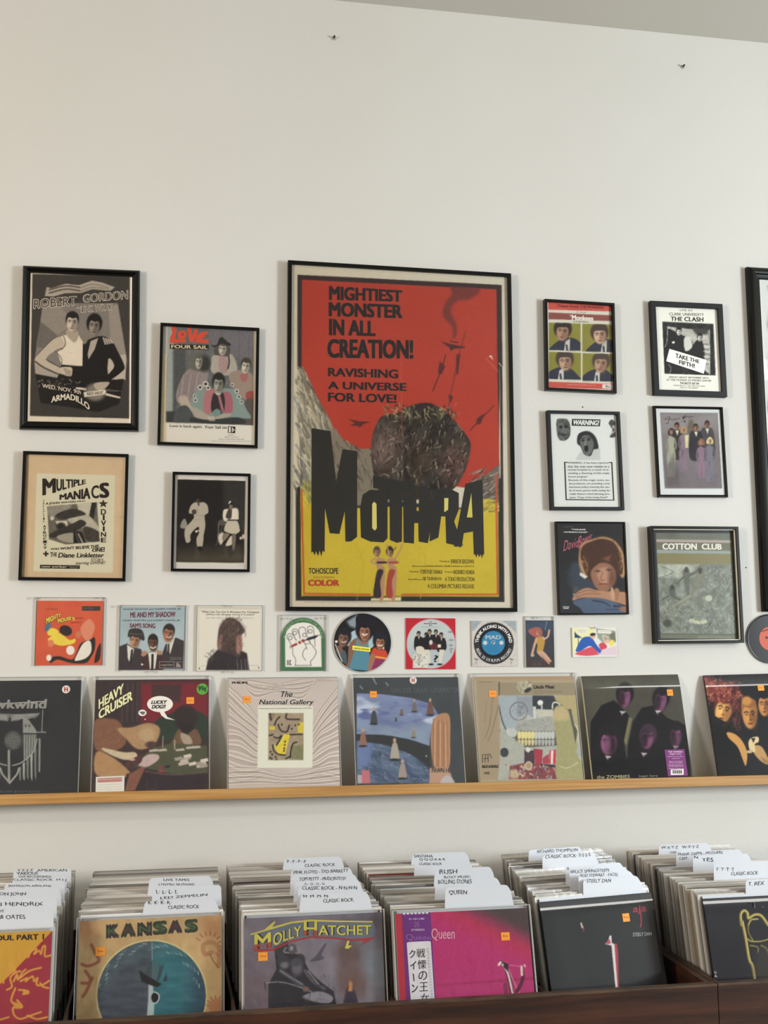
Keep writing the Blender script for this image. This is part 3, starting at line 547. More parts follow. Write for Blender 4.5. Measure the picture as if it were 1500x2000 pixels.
# pale streaked slopes on both sides, yellow ground
c.setclip([(0, 2000), (120, 690), (158, 690), (250, 880), (330, 1030), (400, 1120), (500, 1182), (600, 1178), (760, 1240), (760, 2000)]).poly([(125, 715), (160, 690), (250, 890), (330, 1040), (400, 1130), (500, 1185), (600, 1180), (760, 1240), (700, 1500), (150, 1560)], '857c6a', soft=.8)
c.strokes(260, (125, 720, 330, 1480), 120, 13, ['c9c0a5', '5b584d', 'b0a58c', '777463', 'd8d1b8', '8a9091'], 66, 10, .75, seed=3)
c.strokes(120, (300, 1150, 640, 1420), 80, 10, ['4c423a', '8c7f70', '6b5c50', '3c3430', 'a59a86'], 60, 18, .75, seed=5)
c.poly([(1000, 1100), (1334, 1100), (1330, 1290), (1150, 1420), (900, 1450)], 'b54030').poly([(1334, 1280), (1350, 1280), (1350, 1500), (1334, 1500)], '3a2c2c')
c.setclip([(125, 700), (400, 1100), (1000, 1400), (1340, 1250), (1340, 1600), (115, 1600)])
c.poly([(1160, 1375), (1250, 1340), (1330, 1275), (1345, 1520), (1200, 1560)], '6d6259', soft=.8).strokes(90, (1170, 1300, 1340, 1500), 70, 10, ['c8bda6', '433a35', '8d8071', '57493f'], -35, 15, .7, seed=8); c.setclip()
c.poly([(152, 535+DY), (170, 560+DY), (240, 660+DY), (700, 640+DY), (1230, 660+DY), (1325, 620+DY), (1330, 1180+DY), (150, 1175+DY)], 'cdb638', soft=1.5)
c.strokes(60, (150, 500+DY, 260, 640+DY), 60, 12, ['cdc55a', '8f8e58', 'e0cf52', '6d6c45'], 60, 12, .7, seed=9).strokes(60, (1230, 600+DY, 1320, 680+DY), 60, 12, ['cdbb4a', '8a7c48', 'cdb638'], -15, 12, .7, seed=11)
c.setclip([(150, 600+DY), (1330, 600+DY), (1330, 1180+DY), (150, 1180+DY)]).noise(60, .03, (1, 1, .6), seed=2).setclip()
c.line([(150, 540+DY), (165, 1162+DY), (560, 1166+DY)], 10, 'c8562c', sm=False).line([(750, 1167+DY), (1322, 1166+DY), (1312, 450+DY)], 10, 'c8562c', sm=False)
c.line([(143, 560+DY), (153, 1176+DY)], 6, 'cdb638', sm=False).line([(133, 530+DY), (140, 1192+DY), (1345, 1194+DY), (1338, 480+DY)], 18, '2c2c27', sm=False)
c.poly([(565, 1190+DY), (745, 1180+DY), (745, 1203+DY), (565, 1203+DY)], 'e2d39a')
# stand-in for the painted figure: a dark shaggy hump rising behind the title
hump = [(575, 1300), (570, 1130), (600, 1030), (640, 985), (740, 965), (800, 925), (900, 908), (990, 945), (1060, 1010), (1120, 1080), (1160, 1150), (1150, 1240), (1120, 1330), (1050, 1430), (900, 1480), (650, 1480)]
c.poly(hump, '332c26', sm=True, soft=.8).setclip(hump, sm=True)
c.blob(650, 1180, 95, 150, '7a625a', 10, al=.75, soft=.5).blob(1060, 1270, 85, 120, '6b4a42', 10, al=.75, soft=.5).blob(860, 1240, 60, 90, '564439', 0, al=.8, soft=.6).noise(14, .10, seed=6)
c.strokes(520, (590, 940, 1150, 1430), 46, 5.5, ['8e8270', '17130f', 'b8aa92', '5d5246', '0e0c0a'], 105, 34, .85, seed=12).setclip()
c.strokes(150, (650, 930, 1090, 1010), 40, 7, ['b8aa7c', '332c26', '1f1b18', '8d8162'], 80, 35, .8, seed=14)
# aircraft, trails and smoke
c.poly([(1050, 215), (1200, 225), (1210, 250), (1150, 290), (1080, 300), (1040, 360), (1075, 440), (1075, 500), (1055, 520), (1050, 450), (995, 390), (1010, 310), (1050, 260)], '6e3530', sm=True, soft=3, al=.85)
c.poly([(980, 540), (1050, 560), (1125, 572), (1128, 580), (1060, 585), (1045, 600), (1030, 575)], '4b2a2a').line([(1040, 540), (1085, 548)], 7, '4b2a2a').line([(1130, 485), (1090, 620), (1020, 970)], 5, '6e2f2b', sm=False).line([(1012, 620), (990, 700), (935, 838)], 7, '5d2a28', sm=False).poly([(975, 660), (1010, 690), (985, 740), (965, 730)], '5d2a28')
c.poly([(1075, 620), (1100, 615), (1085, 740), (1075, 740)], '5d2a28').poly([(1025, 860), (1058, 870), (1040, 910)], '5d2a28').line([(1300, 925), (1155, 1075)], 6, '5d2a28', sm=False).poly([(1200, 1000), (1245, 970), (1220, 1035), (1190, 1040)], '5d2a28')
c.poly([(425, 1003), (500, 1020), (565, 1022), (520, 1035), (500, 1055), (480, 1045), (435, 1045), (470, 1030)], '5b2b28')
c.poly([(1268, 628), (1285, 625), (1297, 652)], 'e5dccb').line([(1250, 640), (1330, 725)], 3, 'd98a7a').line([(1330, 670), (1345, 690)], 4, 'e5dccb').line([(745, 640), (750, 1100)], 6, 'cf6152', al=.5).line([(760, 605), (1320, 640)], 3, 'b03d30', al=.6)
c.line([(120, 1000), (1340, 1030+DY*.0)], 2, 'b89d82', al=.25)
c.strokes(14, (830, 560+DY, 900, 1150+DY), 300, 3, ['b9a32f'], 88, 4, .5); c.line([(470, 860+DY), (520, 1000+DY), (480, 1200+DY)], 7, 'bfa834', al=.5).line([(850, 880+DY), (890, 960+DY), (860, 1190+DY)], 7, 'bfa834', al=.5)
# two dancers in long skirts
for dx, sk, hat in ((0, '3b2e33', '574a48'), (70, 'a8473a', '2a2224')):
    c.poly([(590+dx, 960+DY), (640+dx, 950+DY), (650+dx, 975+DY), (630+dx, 990+DY), (650+dx, 1020+DY), (640+dx, 1190+DY), (615+dx, 1195+DY), (605+dx, 1030+DY)], 'b98f6d', sm=True)
    c.poly([(606+dx, 1020+DY), (640+dx, 1025+DY), (620+dx, 1090+DY), (625+dx, 1180+DY), (580+dx*1.1, 1178+DY), (590+dx, 1080+DY)], sk, sm=True)
    c.line([(605+dx, 975+DY), (655+dx, 975+DY)], 13, sk).head(600+dx*1.1, 915+DY, 36, 56, 'b88d6c', hat, 0, .6, .25)
c.line([(590, 950+DY), (565, 970+DY), (600, 985+DY)], 9, 'b98f6d').line([(705, 960+DY), (735, 910+DY), (752, 866+DY)], 9, 'b98f6d').line([(672, 930+DY), (660, 870+DY)], 9, 'b98f6d').line([(690, 910+DY), (715, 885+DY)], 4, '2a2224')
c.noise(2.2, .025)
frame_print(it, c, cell=1.6)
it.z(*Zt)
K = '2a2525'
def rag(s_, x0, t0, b0, x1, t1, b1): it.t(s_, x0, t0, b0, x1, t1, b1, K, .055)
rag('MIGHTIEST', 314, 208, 294, 752, 236, 305); rag('MONSTER', 312, 305, 392, 754, 322, 404); rag('IN ALL', 314, 405, 504, 592, 420, 510); rag('CREATION!', 304, 526, 640, 818, 532, 646)
it.t('RAVISHING', 308, 698, 750, 728, 710, 763, K, .04); it.t('A UNIVERSE', 308, 780, 826, 778, 790, 838, K, .04); it.t('FOR LOVE!', 308, 846, 900, 718, 858, 910, K, .04)
it.z(*Zb); D = '2e2c28'
def edge(pts, x1, y1, n, a):   # ragged dripping foot of a letter, from the last point to (x1,y1)
    x0, y0 = pts[-1]; r = random.Random(int(x0*7+y0)); out = []
    for i in range(1, n*2):
        u = i/(n*2); out.append((x0+(x1-x0)*u+r.uniform(-3, 3), y0+(y1-y0)*u+(a if i % 2 == 0 else -a*.6)*r.uniform(.5, 1.2)))
    return pts+out+[(x1, y1)]
it.pg(edge([(482, 822), (483, 310), (395, 297), (357, 492), (323, 190), (210, 172), (208, 918)], 288, 915, 4, 22)+[(290, 650), (318, 800), (376, 805), (408, 670), (412, 850), (445, 850)], D)
it.pg([(500, 650), (515, 570), (560, 540), (640, 545), (664, 580), (664, 830), (640, 855), (560, 850), (505, 825)], D); it.pg([(572, 625), (584, 612), (598, 625), (600, 770), (588, 785), (572, 770)], 'dcd07a', lift=.0006)
it.pg([(577, 455), (832, 505), (832, 556), (752, 552), (750, 850), (720, 858), (678, 840), (676, 545), (578, 530)], D); it.pg([(757, 572), (835, 572), (838, 665), (850, 668), (853, 512), (905, 520), (950, 640), (905, 860), (850, 850), (848, 740), (824, 740), (822, 862), (760, 856)], D)
it.pg(edge([(985, 700), (968, 826), (915, 850), (935, 540), (1030, 530), (1090, 560), (1090, 660), (1062, 730), (1118, 880)], 1060, 870, 3, 12)+[(1015, 860), (1010, 700)], D); it.pg([(1003, 590), (1028, 590), (1026, 660), (1003, 675)], 'dcd07a', lift=.0006)
it.pg(edge([(1095, 700), (1060, 880), (1108, 880), (1120, 800), (1175, 790), (1180, 930)], 1242, 935, 4, 16)+[(1232, 478), (1130, 505)], D); it.pg([(1150, 640), (1165, 560), (1172, 706), (1138, 706)], 'd6c95e', lift=.0006)
it.t('TOHOSCOPE', 192, 1008, 1042, 370, 1008, 1044, K, .02); it.t('EASTMAN', 222, 1058, 1070, 342, 1058, 1070, 'a8852a', .01); it.t('COLOR', 188, 1078, 1116, 376, 1078, 1116, 'b8452e', .06)
sm = '5b5224'
for s_, a, b, y in (('Screenplay by', 975, 1035, 968), ('SHINICHI SEKIZAWA', 1042, 1182, 968), ('Based on a story by SHINICHIRO NAKAMURA, TAKEHIKO FUKUNAGA and YOSHIE HOTTA', 812, 1182, 998), ('Produced by', 796, 852, 1030), ('TOMOYUKI TANAKA', 858, 992, 1030), ('Directed by', 1006, 1058, 1032), ('INOSHIRO HONDA', 1060, 1184, 1032), ('Special Effects by', 788, 870, 1076), ('EIJI TSUBURAYA', 875, 988, 1074), ('A TOHO PRODUCTION', 1008, 1184, 1074), ('A COLUMBIA PICTURES RELEASE', 904, 1182, 1116)):
    hh = 13 if s_.isupper() and len(s_) < 40 else 6; it.t(s_, a, y-hh, y+hh, b, y-hh+2, y+hh+1, sm, .01)
it.t('Copyright 1962 permission is hereby granted to newspapers magazines and other periodicals to reproduce', 165, 1209, 1215, 660, 1211, 1217, '8c8574', 0)
it.flush()

Zk = (1040, 560, 3.75)
it = framed([(1064.5, 584), (1201.9, 591), (1203.7, 767.3), (1066.7, 762)], .0085, 'thin black frame with a red and green song sheet of four portraits', 'flat', .02)
c = canvas(it, 'dcd6c4', Zk); c.poly([(115, 105), (588, 132), (588, 182), (115, 168)], 'cb5446').poly([(118, 188), (588, 210), (588, 252), (118, 238)], '8f4f46').poly([(118, 695), (590, 712), (590, 752), (118, 738)], 'cb5446').poly([(512, 714), (587, 716), (587, 748), (512, 744)], 'e6e2da')
for i, (x0, y0, x1, y1, hx, hy, hc, sk, ang, sx) in enumerate(((120, 262, 352, 470, 220, 325, '2d2422', 'b08a70', 6, 260), (364, 270, 588, 480, 492, 350, '4a362c', 'cfa88c', -4, 530), (120, 476, 355, 682, 238, 545, '4b3a30', 'c09a80', -4, 215), (366, 486, 590, 695, 500, 560, '4f4038', 'b78f76', 8, 480))):
    q = [(x0, y0), (x1, y0+8), (x1, y1), (x0, y1-6)]; c.poly(q, '8d8636').setclip(q); c.noise(20, .03)
    c.poly([(sx-130, y1+10), (sx-90, y1-60), (sx-10, y1-95), (sx+60, y1-85), (sx+120, y1-30), (sx+130, y1+10)], '30313f', sm=True).poly([(sx-30, y1), (sx-18, y1-70), (sx+15, y1-90), (sx+12, y1)], 'cfc8bc').line([(sx-10, y1-40), (sx-5, y1+5)], 14, '2c2c36')
    c.head(hx, hy, 104, 138, sk, hc, ang, .5, .3, light=.1, shade='8a6550'); c.poly([(hx-60, hy-20), (hx-40, hy-62), (hx+20, hy-70), (hx+58, hy-20), (hx+20, hy-30), (hx-20, hy-28)], hc, sm=True); c.setclip()
frame_print(it, c)
it.t('(Theme From) THE MONKEES', 182, 130, 155, 522, 142, 168, '6c2c28', .02); it.t('Recorded on Colgems Records', 270, 162, 168, 430, 168, 174, '9a4038', 0); it.t('Words by', 320, 183, 190, 392, 186, 193, '5c4a40', .01)
it.t('The', 272, 205, 222, 298, 205, 222, 'efe6da', .02); it.t('Monkees', 288, 206, 245, 446, 216, 248, 'efe6da', .05); it.t('by TOMMY BOYCE', 300, 252, 262, 412, 256, 266, '4c4038', .02); it.t('SCREEN GEMS COLUMBIA MUSIC INC', 255, 712, 720, 462, 719, 727, 'e9b4a4', .0); it.t('85c', 535, 722, 738, 570, 724, 740, '6c6460', .02)
for a, y in ((260, 470), (440, 478), (255, 688), (375, 693)): it.t('portrait name', a, y, y+6, a+60, y+1, y+7, '9a9484', 0)
it.flush()

it = framed([(1271.5, 587.2), (1411.5, 593.3), (1420.8, 774.7), (1278.1, 771)], .017, 'wide charcoal frame with a white flyer, black photo crossed by a tilted white banner', 'flat', .020, mt=M_SOFT, glass=False)
c = canvas(it, 'dddcd2', Zk); q = [(950, 255), (1325, 272), (1342, 650), (967, 636)]; c.poly(q, '262523').setclip(q)
c.poly([(985, 290), (1060, 300), (1160, 310), (1290, 320), (1295, 640), (1200, 560), (1170, 400), (1110, 360), (1060, 340), (1000, 330)], 'a9a79e').noise(5, .1)
c.poly([(970, 330), (1050, 330), (1120, 380), (1110, 470), (1060, 640), (968, 630)], '1d1c1b', sm=True).poly([(1180, 420), (1230, 380), (1260, 460), (1250, 540), (1150, 500)], '1d1c1b', sm=True).poly([(1110, 380), (1150, 370), (1170, 440), (1120, 470)], 'c4c2b8', sm=True).poly([(1160, 300), (1290, 310), (1280, 350), (1200, 350)], '3a3936', soft=2)
c.head(1072, 328, 38, 55, 'cfcdc2', '1b1a19', 3).head(1225, 372, 36, 55, 'c4c2b8', '1b1a19', 3).blob(1032, 408, 10, 8, 'e8e6dc').line([(990, 300), (985, 400), (970, 440)], 4, 'c9c7bc').line([(1000, 570), (1015, 600), (1005, 636)], 4, 'b9b7ac')
for i in range(9): c.line([(1255, 420+i*18), (1300, 424+i*18)], 6, 'c9c7bc' if i % 2 else '555')
c.line([(1295, 320), (1298, 640)], 5, 'dddcd2'); c.setclip(); frame_print(it, c)
G = '5e5d58'
it.t('LIVE AT', 1080, 163, 178, 1175, 167, 183, G, .0); it.t('CLARK UNIVERSITY', 1002, 188, 210, 1256, 195, 216, G, .01); it.t('THE CLASH', 1012, 218, 250, 1252, 224, 257, '262523', .03)
it.pg([(1003, 455), (1275, 537), (1255, 637), (980, 545)], 'ecebe2'); it.t('TAKE THE', 1048, 486, 520, 1222, 536, 562, '262523', .03, .0006); it.t('FIFTH!', 1074, 535, 566, 1190, 566, 596, '262523', .03, .0006)
it.t('FRIDAY NIGHT SEPTEMBER 28TH', 1000, 655, 668, 1290, 662, 675, G, .01); it.t('AT THE STUDENT ACTIVITIES CENTER', 982, 674, 688, 1310, 682, 696, G, .01); it.t('TICKETS $7.50', 1080, 698, 716, 1220, 702, 718, '33322f', .02); it.t('AVAILABLE AT THE CIRCULATION', 1032, 717, 727, 1262, 724, 734, '807f78', .0); it.t('DESK OF THE LIBRARY', 1082, 733, 743, 1215, 738, 748, '807f78', .0); it.flush()

Zw = (1040, 780, 3.261)
it = framed([(1069.7, 801.5), (1211.7, 803.3), (1219.4, 995.5), (1076.8, 996)], .0095, 'charcoal frame holding the white WARNING! notice with a shouting face', 'flat', .021, mt=M_SOFT)
c = canvas(it, 'e0e0d9', Zw)
c.poly([(155, 130), (190, 122), (225, 130), (242, 180), (235, 240), (200, 264), (165, 250), (153, 190)], '5a5a56', sm=True).setclip([(155, 130), (190, 122), (225, 130), (242, 180), (235, 240), (200, 264), (165, 250), (153, 190)], sm=True).noise(4, .2).blob(180, 175, 12, 8, '242422').blob(215, 175, 12, 8, '242422').line([(175, 225), (215, 225)], 8, '222').line([(196, 180), (192, 205)], 6, '8a8a84'); c.setclip()
c.poly([(485, 150), (505, 128), (528, 150), (520, 180), (530, 225), (520, 242), (492, 240), (510, 200), (495, 170)], '4c4c49', sm=True).blob(515, 175, 8, 10, 'b5b5ae').line([(495, 225), (522, 205)], 6, 'c5c5be')
c.poly([(272, 386), (300, 340), (350, 320), (430, 310), (432, 387)], 'c9c9c2', sm=False).poly([(285, 280), (290, 225), (330, 203), (370, 208), (405, 245), (420, 310), (390, 320), (370, 360), (330, 350), (305, 300)], '2b2b29', sm=True).poly([(302, 265), (325, 230), (365, 235), (390, 280), (375, 340), (345, 358), (318, 320)], '6b6b67', sm=True)
c.blob(322, 262, 9, 6, '181818').blob(358, 258, 9, 6, '181818').blob(343, 312, 13, 22, '161616', soft=.2).line([(338, 265), (334, 288), (344, 290)], 5, '9a9a94').line([(310, 250), (332, 246)], 5, '222').line([(348, 244), (372, 248)], 5, '222').noise(1.5, .02)
frame_print(it, c)
it.pg([(252, 124), (433, 128), (430, 172), (250, 168)], '2a2a28'); it.t('WARNING!', 258, 130, 162, 424, 134, 166, 'e9e9e2', .05, .0006, sk=6)
for p, q in (((205, 400), (215, 640)), ((505, 402), (518, 642))): it.pg([(p[0]-4, p[1]), (p[0]+4, p[1]), (q[0]+4, q[1]), (q[0]-4, q[1])], '2a2a28')
it.pg([(211, 636), (522, 639), (522, 645), (211, 642)], '2a2a28'); it.pg([(201, 398), (222, 398), (222, 404), (201, 404)], '2a2a28'); it.pg([(488, 399), (509, 399), (509, 405), (488, 405)], '2a2a28')
for i, s_ in enumerate(('WARNING: it has been reported', 'that this man now resides in a', 'mental hospital as a result of at-', 'tending a showing of this triple', 'horror program!', 'Because of this tragic event, we,', 'the producers, are providing a free', 'insurance policy insuring the san-', 'ity of every patron while seeing the', 'triple feature mind blowing pro-', 'gram, "Orgy of the Living Dead"!')):
    y = 398+i*22; x1 = {0: 484, 4: 350, 10: 480}.get(i, 488+i*.8); it.t(s_, 222+i*1.5, y, y+15, x1, y, y+15, '55554f', .012)
it.flush()

it = framed([(1278, 791.7), (1413.5, 793.5), (1423.3, 971), (1287.8, 970.5)], .0085, 'glossy black frame with a signed colour photo of a group in evening dress', 'round', .018, glass=True)
c = canvas(it, 'dcdcd8', Zw); q = [(812, 84), (1180, 86), (1208, 567), (842, 567)]; c.poly(q, '7f7672').setclip(q)
c.poly([(812, 84), (1180, 86), (1185, 180), (815, 200)], '8d8482', soft=10).poly([(830, 380), (1205, 380), (1208, 567), (842, 567)], '776d70', soft=25).blob(1010, 190, 24, 60, '5a4a3a', al=.7)
for x, y, w_, h_, cl, sk, hr in ((920, 172, 28, 44, '2b2626', 'a06a48', '1f1816'), (1112, 160, 28, 44, '4a4448', '9a6040', '1c1816'), (1040, 180, 28, 44, '2a272c', 'a87050', '2a201c')):
    c.poly([(x-38, y+40), (x, y+22), (x+40, y+40), (x+48, y+190), (x-36, y+200)], cl, sm=True).poly([(x-10, y+26), (x+12, y+26), (x+4, y+60)], 'ddd8c0').head(x, y, w_, h_, sk, hr)
for x, y, cl, sk, hr, h2 in ((885, 205, 'a3a28c', 'b78a70', '2a1e1c', 290), (962, 192, '84707a', 'b78e74', 'b08a5a', 270), (1075, 270, '8c7180', 'bf927c', '8a5a3c', 230), (1130, 262, '7c7680', 'b89a84', 'e0cf88', 260)):
    c.poly([(x-24, y+42), (x-5, y+26), (x+22, y+42), (x+17, y+95), (x+28, y+h2*.55), (x+24, y+h2), (x-22, y+h2), (x-30, y+h2*.55), (x-19, y+95)], cl, soft=.8).line([(x-24, y+48), (x-30, y+95), (x-16, y+130)], 9, H(cl)*.85).line([(x+22, y+48), (x+30, y+90), (x+20, y+120)], 9, H(cl)*.8).strokes(14, (x-22, y+110, x+22, y+h2-10), 70, 5, [H(cl)*.75, H(cl)*1.12], 88, 8, .6, seed=int(x)).head(x, y, 24, 38, sk, hr, 0, .3, .25, long=.15)
c.poly([(970, 230), (995, 225), (992, 310), (975, 310)], 'd8cf9a', soft=1).poly([(900, 350), (930, 480), (940, 560), (850, 560), (860, 420)], '5c5352', soft=4, al=.6)
c.noise(30, .04, seed=3).noise(2, .03); c.setclip(); frame_print(it, c, m=M_PAPER)
for P_ in ([(848, 150), (862, 156), (870, 130), (875, 112), (850, 118), (846, 130), (880, 124), (892, 132), (905, 122), (915, 130), (930, 120), (940, 124)], [(962, 102), (958, 128), (975, 100), (968, 122)], [(952, 112), (975, 115), (990, 106), (1000, 118), (1010, 108), (1026, 112)], [(955, 142), (978, 136)], [(966, 130), (975, 150)]):
    P_ = smooth(np.array(P_, float), False, 3)
    for a, b in zip(P_, P_[1:]):
        d = b-a; n = np.array([-d[1], d[0]])/max(np.hypot(*d), 1e-6)*1.3; it.pg([a-n, b-n, b+n, a+n], '1f1d1f')
it.flush('signature')

Zo = (1060, 1000, 3.409)
it = framed([(1085.5, 1018.5), (1221.3, 1019), (1229.3, 1200), (1091.4, 1201)], .0045, 'very thin black frame with a dark portrait poster, pink script at the top', 'flat', .014, rec=.002)
c = canvas(it, '2a2a2d', Zo)
c.poly([(100, 380), (330, 380), (330, 680), (110, 680)], '2d3036', soft=12)
c.poly([(205, 330), (330, 400), (350, 520), (230, 560), (180, 440)], '3c4450', sm=True, soft=4)
c.poly([(245, 250), (262, 205), (330, 180), (400, 165), (470, 185), (520, 240), (545, 310), (552, 400), (530, 440), (480, 400), (300, 430), (262, 400), (240, 330)], 'c39468', sm=True, soft=2).poly([(290, 420), (252, 300), (268, 225), (340, 190), (400, 178), (470, 200), (510, 260), (535, 330), (530, 410), (500, 420), (480, 480), (340, 470)], '4a2f24', sm=True, soft=1.5)
c.strokes(70, (270, 190, 520, 400), 60, 5, ['5d3a2b', '3a241d', '744a35'], 75, 30, .5, seed=4).strokes(26, (250, 300, 300, 420), 50, 5, ['e0b98c', 'a87a58'], 70, 12, .6, seed=6).strokes(26, (510, 280, 545, 420), 50, 5, ['e0b98c', 'a87a58'], 100, 12, .6, seed=7)
c.poly([(250, 400), (300, 430), (280, 445), (245, 420)], 'e6dccf', soft=1)
c.poly([(320, 400), (380, 340), (450, 350), (485, 400), (480, 470), (440, 520), (380, 525), (340, 480)], '9b6e58', sm=True, soft=1.5).poly([(370, 380), (430, 370), (450, 420), (430, 480), (390, 470), (360, 420)], 'bd8d74', sm=True, soft=3).poly([(400, 310), (450, 290), (440, 330)], '8a5540', soft=3)
for x, y in ((366, 392), (438, 384)): c.line([(x-20, y), (x, y-5), (x+20, y+2)], 5, '4a2c22', al=.8).blob(x, y+5, 12, 5, '3a2824', al=.8)
c.line([(400, 400), (388, 440), (395, 455), (410, 452)], 5, '6e4636', al=.8).line([(375, 482), (400, 478), (430, 480)], 7, '7e3c35').blob(460, 440, 25, 60, '5c3c30', al=.6, soft=.6)
c.poly([(200, 590), (220, 540), (290, 505), (360, 520), (470, 530), (560, 540), (570, 620), (480, 600), (280, 570)], 'b98a6c', sm=True, soft=1).line([(240, 540), (300, 520), (350, 530)], 5, '8c604a').line([(225, 570), (290, 545), (380, 545)], 5, '8c604a').poly([(460, 500), (480, 540), (470, 590), (450, 550)], 'c9a07e', sm=True).poly([(480, 510), (510, 520), (500, 590), (485, 580)], 'a8785c', sm=True)
c.poly([(200, 600), (290, 572), (420, 580), (560, 640), (560, 680), (300, 680), (250, 640)], '55647c', sm=True, soft=1).line([(330, 590), (400, 600), (450, 625)], 8, '2c3546').line([(420, 650), (520, 650)], 6, '3a4456').poly([(500, 640), (572, 620), (572, 672), (520, 660)], '9a7460', soft=1).strokes(30, (260, 590, 480, 670), 50, 4, ['6b7a92', '48566c'], 15, 15, .5)
c.line([(150, 395), (180, 410), (165, 450), (185, 490)], 5, '54565a', al=.6).line([(205, 548), (222, 552)], 8, 'e8e0d0').poly([(205, 500), (240, 500), (230, 560), (200, 560)], '6a5c54', al=.6, soft=3)
frame_print(it, c, m=mat('gloss_poster', rough=.25, attr=True))
W_ = 'e8e4dc'
it.t('includes Fame', 137, 96, 101, 202, 96, 101, '8a8884', 0); it.t('"YOUNG', 190, 112, 121, 285, 112, 122, W_, .04); it.t('AMERICANS"', 138, 129, 137, 300, 131, 139, W_, .04)
it.t('David', 142, 190, 262, 238, 170, 232, 'c66a78', -.005, .0004, sk=10); it.t('Bowie', 240, 160, 245, 330, 135, 170, 'c66a78', -.005, .0004, sk=10)
it.t('RCA', 472, 620, 633, 520, 621, 634, '20242c', .06); it.t('records and tapes', 472, 640, 644, 532, 641, 646, '2c3440', 0); it.pg([(133, 628), (177, 628), (177, 632), (133, 632)], 'bdbab4'); it.pg([(133, 636), (177, 636), (170, 645), (140, 645)], 'bdbab4'); it.flush()

it = framed([(1270.3, 1027), (1442.8, 1028.5), (1454, 1255.7), (1282, 1256.7)], .0085, 'deep black frame with a silver inner lip and a grey-green club programme', 'flat', .030, rec=.014, inlip=.0032)
c = canvas(it, '2b2f33', Zo); q = [(752, 138), (1252, 142), (1290, 848), (785, 842)]; c.poly(q, '8a8c74').setclip(q)
c.poly([(752, 138), (1252, 142), (1253, 186), (755, 180)], '6e7064').noise(18, .04).poly([(755, 184), (1253, 190), (1254, 205), (757, 199)], 'b7a49a').poly([(757, 200), (1254, 206), (1255, 256), (760, 252)], '74715f').poly([(760, 252), (1256, 262), (1257, 278), (762, 272)], '9aa39c').poly([(762, 276), (1257, 280), (1260, 346), (765, 344)], '89805a')
q2 = [(765, 346), (1260, 348), (1285, 812), (780, 806)]; c.poly(q2, '83867a').setclip(q2); c.poly([(765, 346), (1050, 348), (940, 440), (770, 430)], 'adb09f', soft=3).line([(770, 440), (870, 400), (780, 360)], 5, '6d7068').noise(9, .12, seed=9)
c.strokes(420, (1080, 370, 1280, 810), 34, 5, ['a3a595', '565a50', '6e7266', 'b5b7a5', '484b43'], 70, 60, .7, seed=21).strokes(260, (770, 600, 1100, 810), 40, 5, ['a3a595', '5a5e53', 'b5b7a5', '4c4f46'], 30, 60, .6, seed=22).strokes(120, (770, 440, 900, 620), 30, 5, ['9a9c8c', '5a5e53', '73766a'], 60, 60, .6, seed=23)
def body(P, w_, col, dk='4a4c43'):
    c.line(P, w_+5, dk, al=.55, taper=True); c.line(P, w_, col, al=.8, taper=True)
for P, w_, col in (([(955, 400), (960, 480), (970, 560)], 46, '6b6c5e'), ([(940, 430), (890, 480)], 16, '62645a'), ([(975, 420), (1020, 400), (1048, 352)], 16, '62645a'), ([(860, 520), (870, 560), (930, 590)], 40, '5e6056'), ([(840, 560), (800, 580)], 14, '5e6056'), ([(1050, 400), (1030, 480), (980, 560)], 44, '8e8b74'), ([(1060, 430), (1110, 410)], 16, '8e8b74'), ([(980, 560), (900, 610), (850, 640), (790, 720)], 24, 'a3a088'), ([(850, 640), (880, 720), (930, 790)], 22, '9a987f'), ([(1040, 560), (1070, 600)], 16, '8e8b74'), ([(1000, 590), (1020, 700)], 20, 'a3a088')): body(P, w_, col)
c.blob(957, 385, 14, 20, '4a463c').blob(862, 503, 15, 18, '44423a').blob(1048, 392, 14, 20, '4a463c').blob(830, 740, 28, 26, '4a4a42').blob(1035, 727, 62, 19, 'c9c7ac', 4, soft=.08).blob(1035, 716, 34, 8, '8d8c78', 4).blob(1105, 575, 24, 20, 'c0bfa8', soft=.1)
c.strokes(260, (780, 380, 1110, 800), 26, 4, ['5a5d52', 'a9ab98', '6c6f62', '4a4c43', 'bcbda8'], 55, 50, .5, seed=27)
for i in range(24): c.line([(800+i*19, 640+(i*53) % 150), (815+i*19, 665+(i*53) % 150)], 3, '484b43')
c.setclip(q).poly([(780, 808), (1286, 814), (1288, 848), (785, 842)], '6d7060', al=.8).line([(775, 812), (1285, 816)], 4, '4a4c43'); c.setclip(); frame_print(it, c, m=mat('gloss_poster', rough=.25, attr=True))
it.t('COTTON', 796, 208, 250, 1027, 209, 251, 'e8e2d4', .05); it.t('CLUB', 1058, 210, 250, 1192, 212, 251, 'e8e2d4', .05); it.t('COPYRIGHT BY COTTON CLUB', 1030, 828, 838, 1250, 830, 840, 'b5b39c', .02); it.flush()

# large frame cut off by the right edge
z_b = U(1495.5, 1194, -.028); z_t = U(1462.7, 518.6, -.028); hh = z_t[2]-z_b[2]; ww = .69
mtx = place((z_b[0]+z_t[0])/2+ww/2, 0, z_b[2], tilt=0); root = thing('framed_picture', 'tall black frame with ribbed moulding cut off by the right edge', 'framed picture', mtx, 'framed pictures on the wall'); it = Item(mtx, ww, hh, root); it.m_ = .042; it.py = -.016
obj('frame', moulding(ww, hh, .042, .028, 'round'), M_BLACK, root); obj('backing_board', box(-ww/2+.04, ww/2-.04, -.015, -.001, .04, hh-.04), mat('backing_board'), root); obj('glass_pane', box(-ww/2+.04, ww/2-.04, -.019, -.018, .04, hh-.04), M_GLASS, root)
it.z(0, 0, 1); c = Can((1465, 520, 1500, 1200), 'd6d5cf'); c.rect(1499, 556, 1500, 1200, '9a9a98'); frame_print(it, c, cell=4)
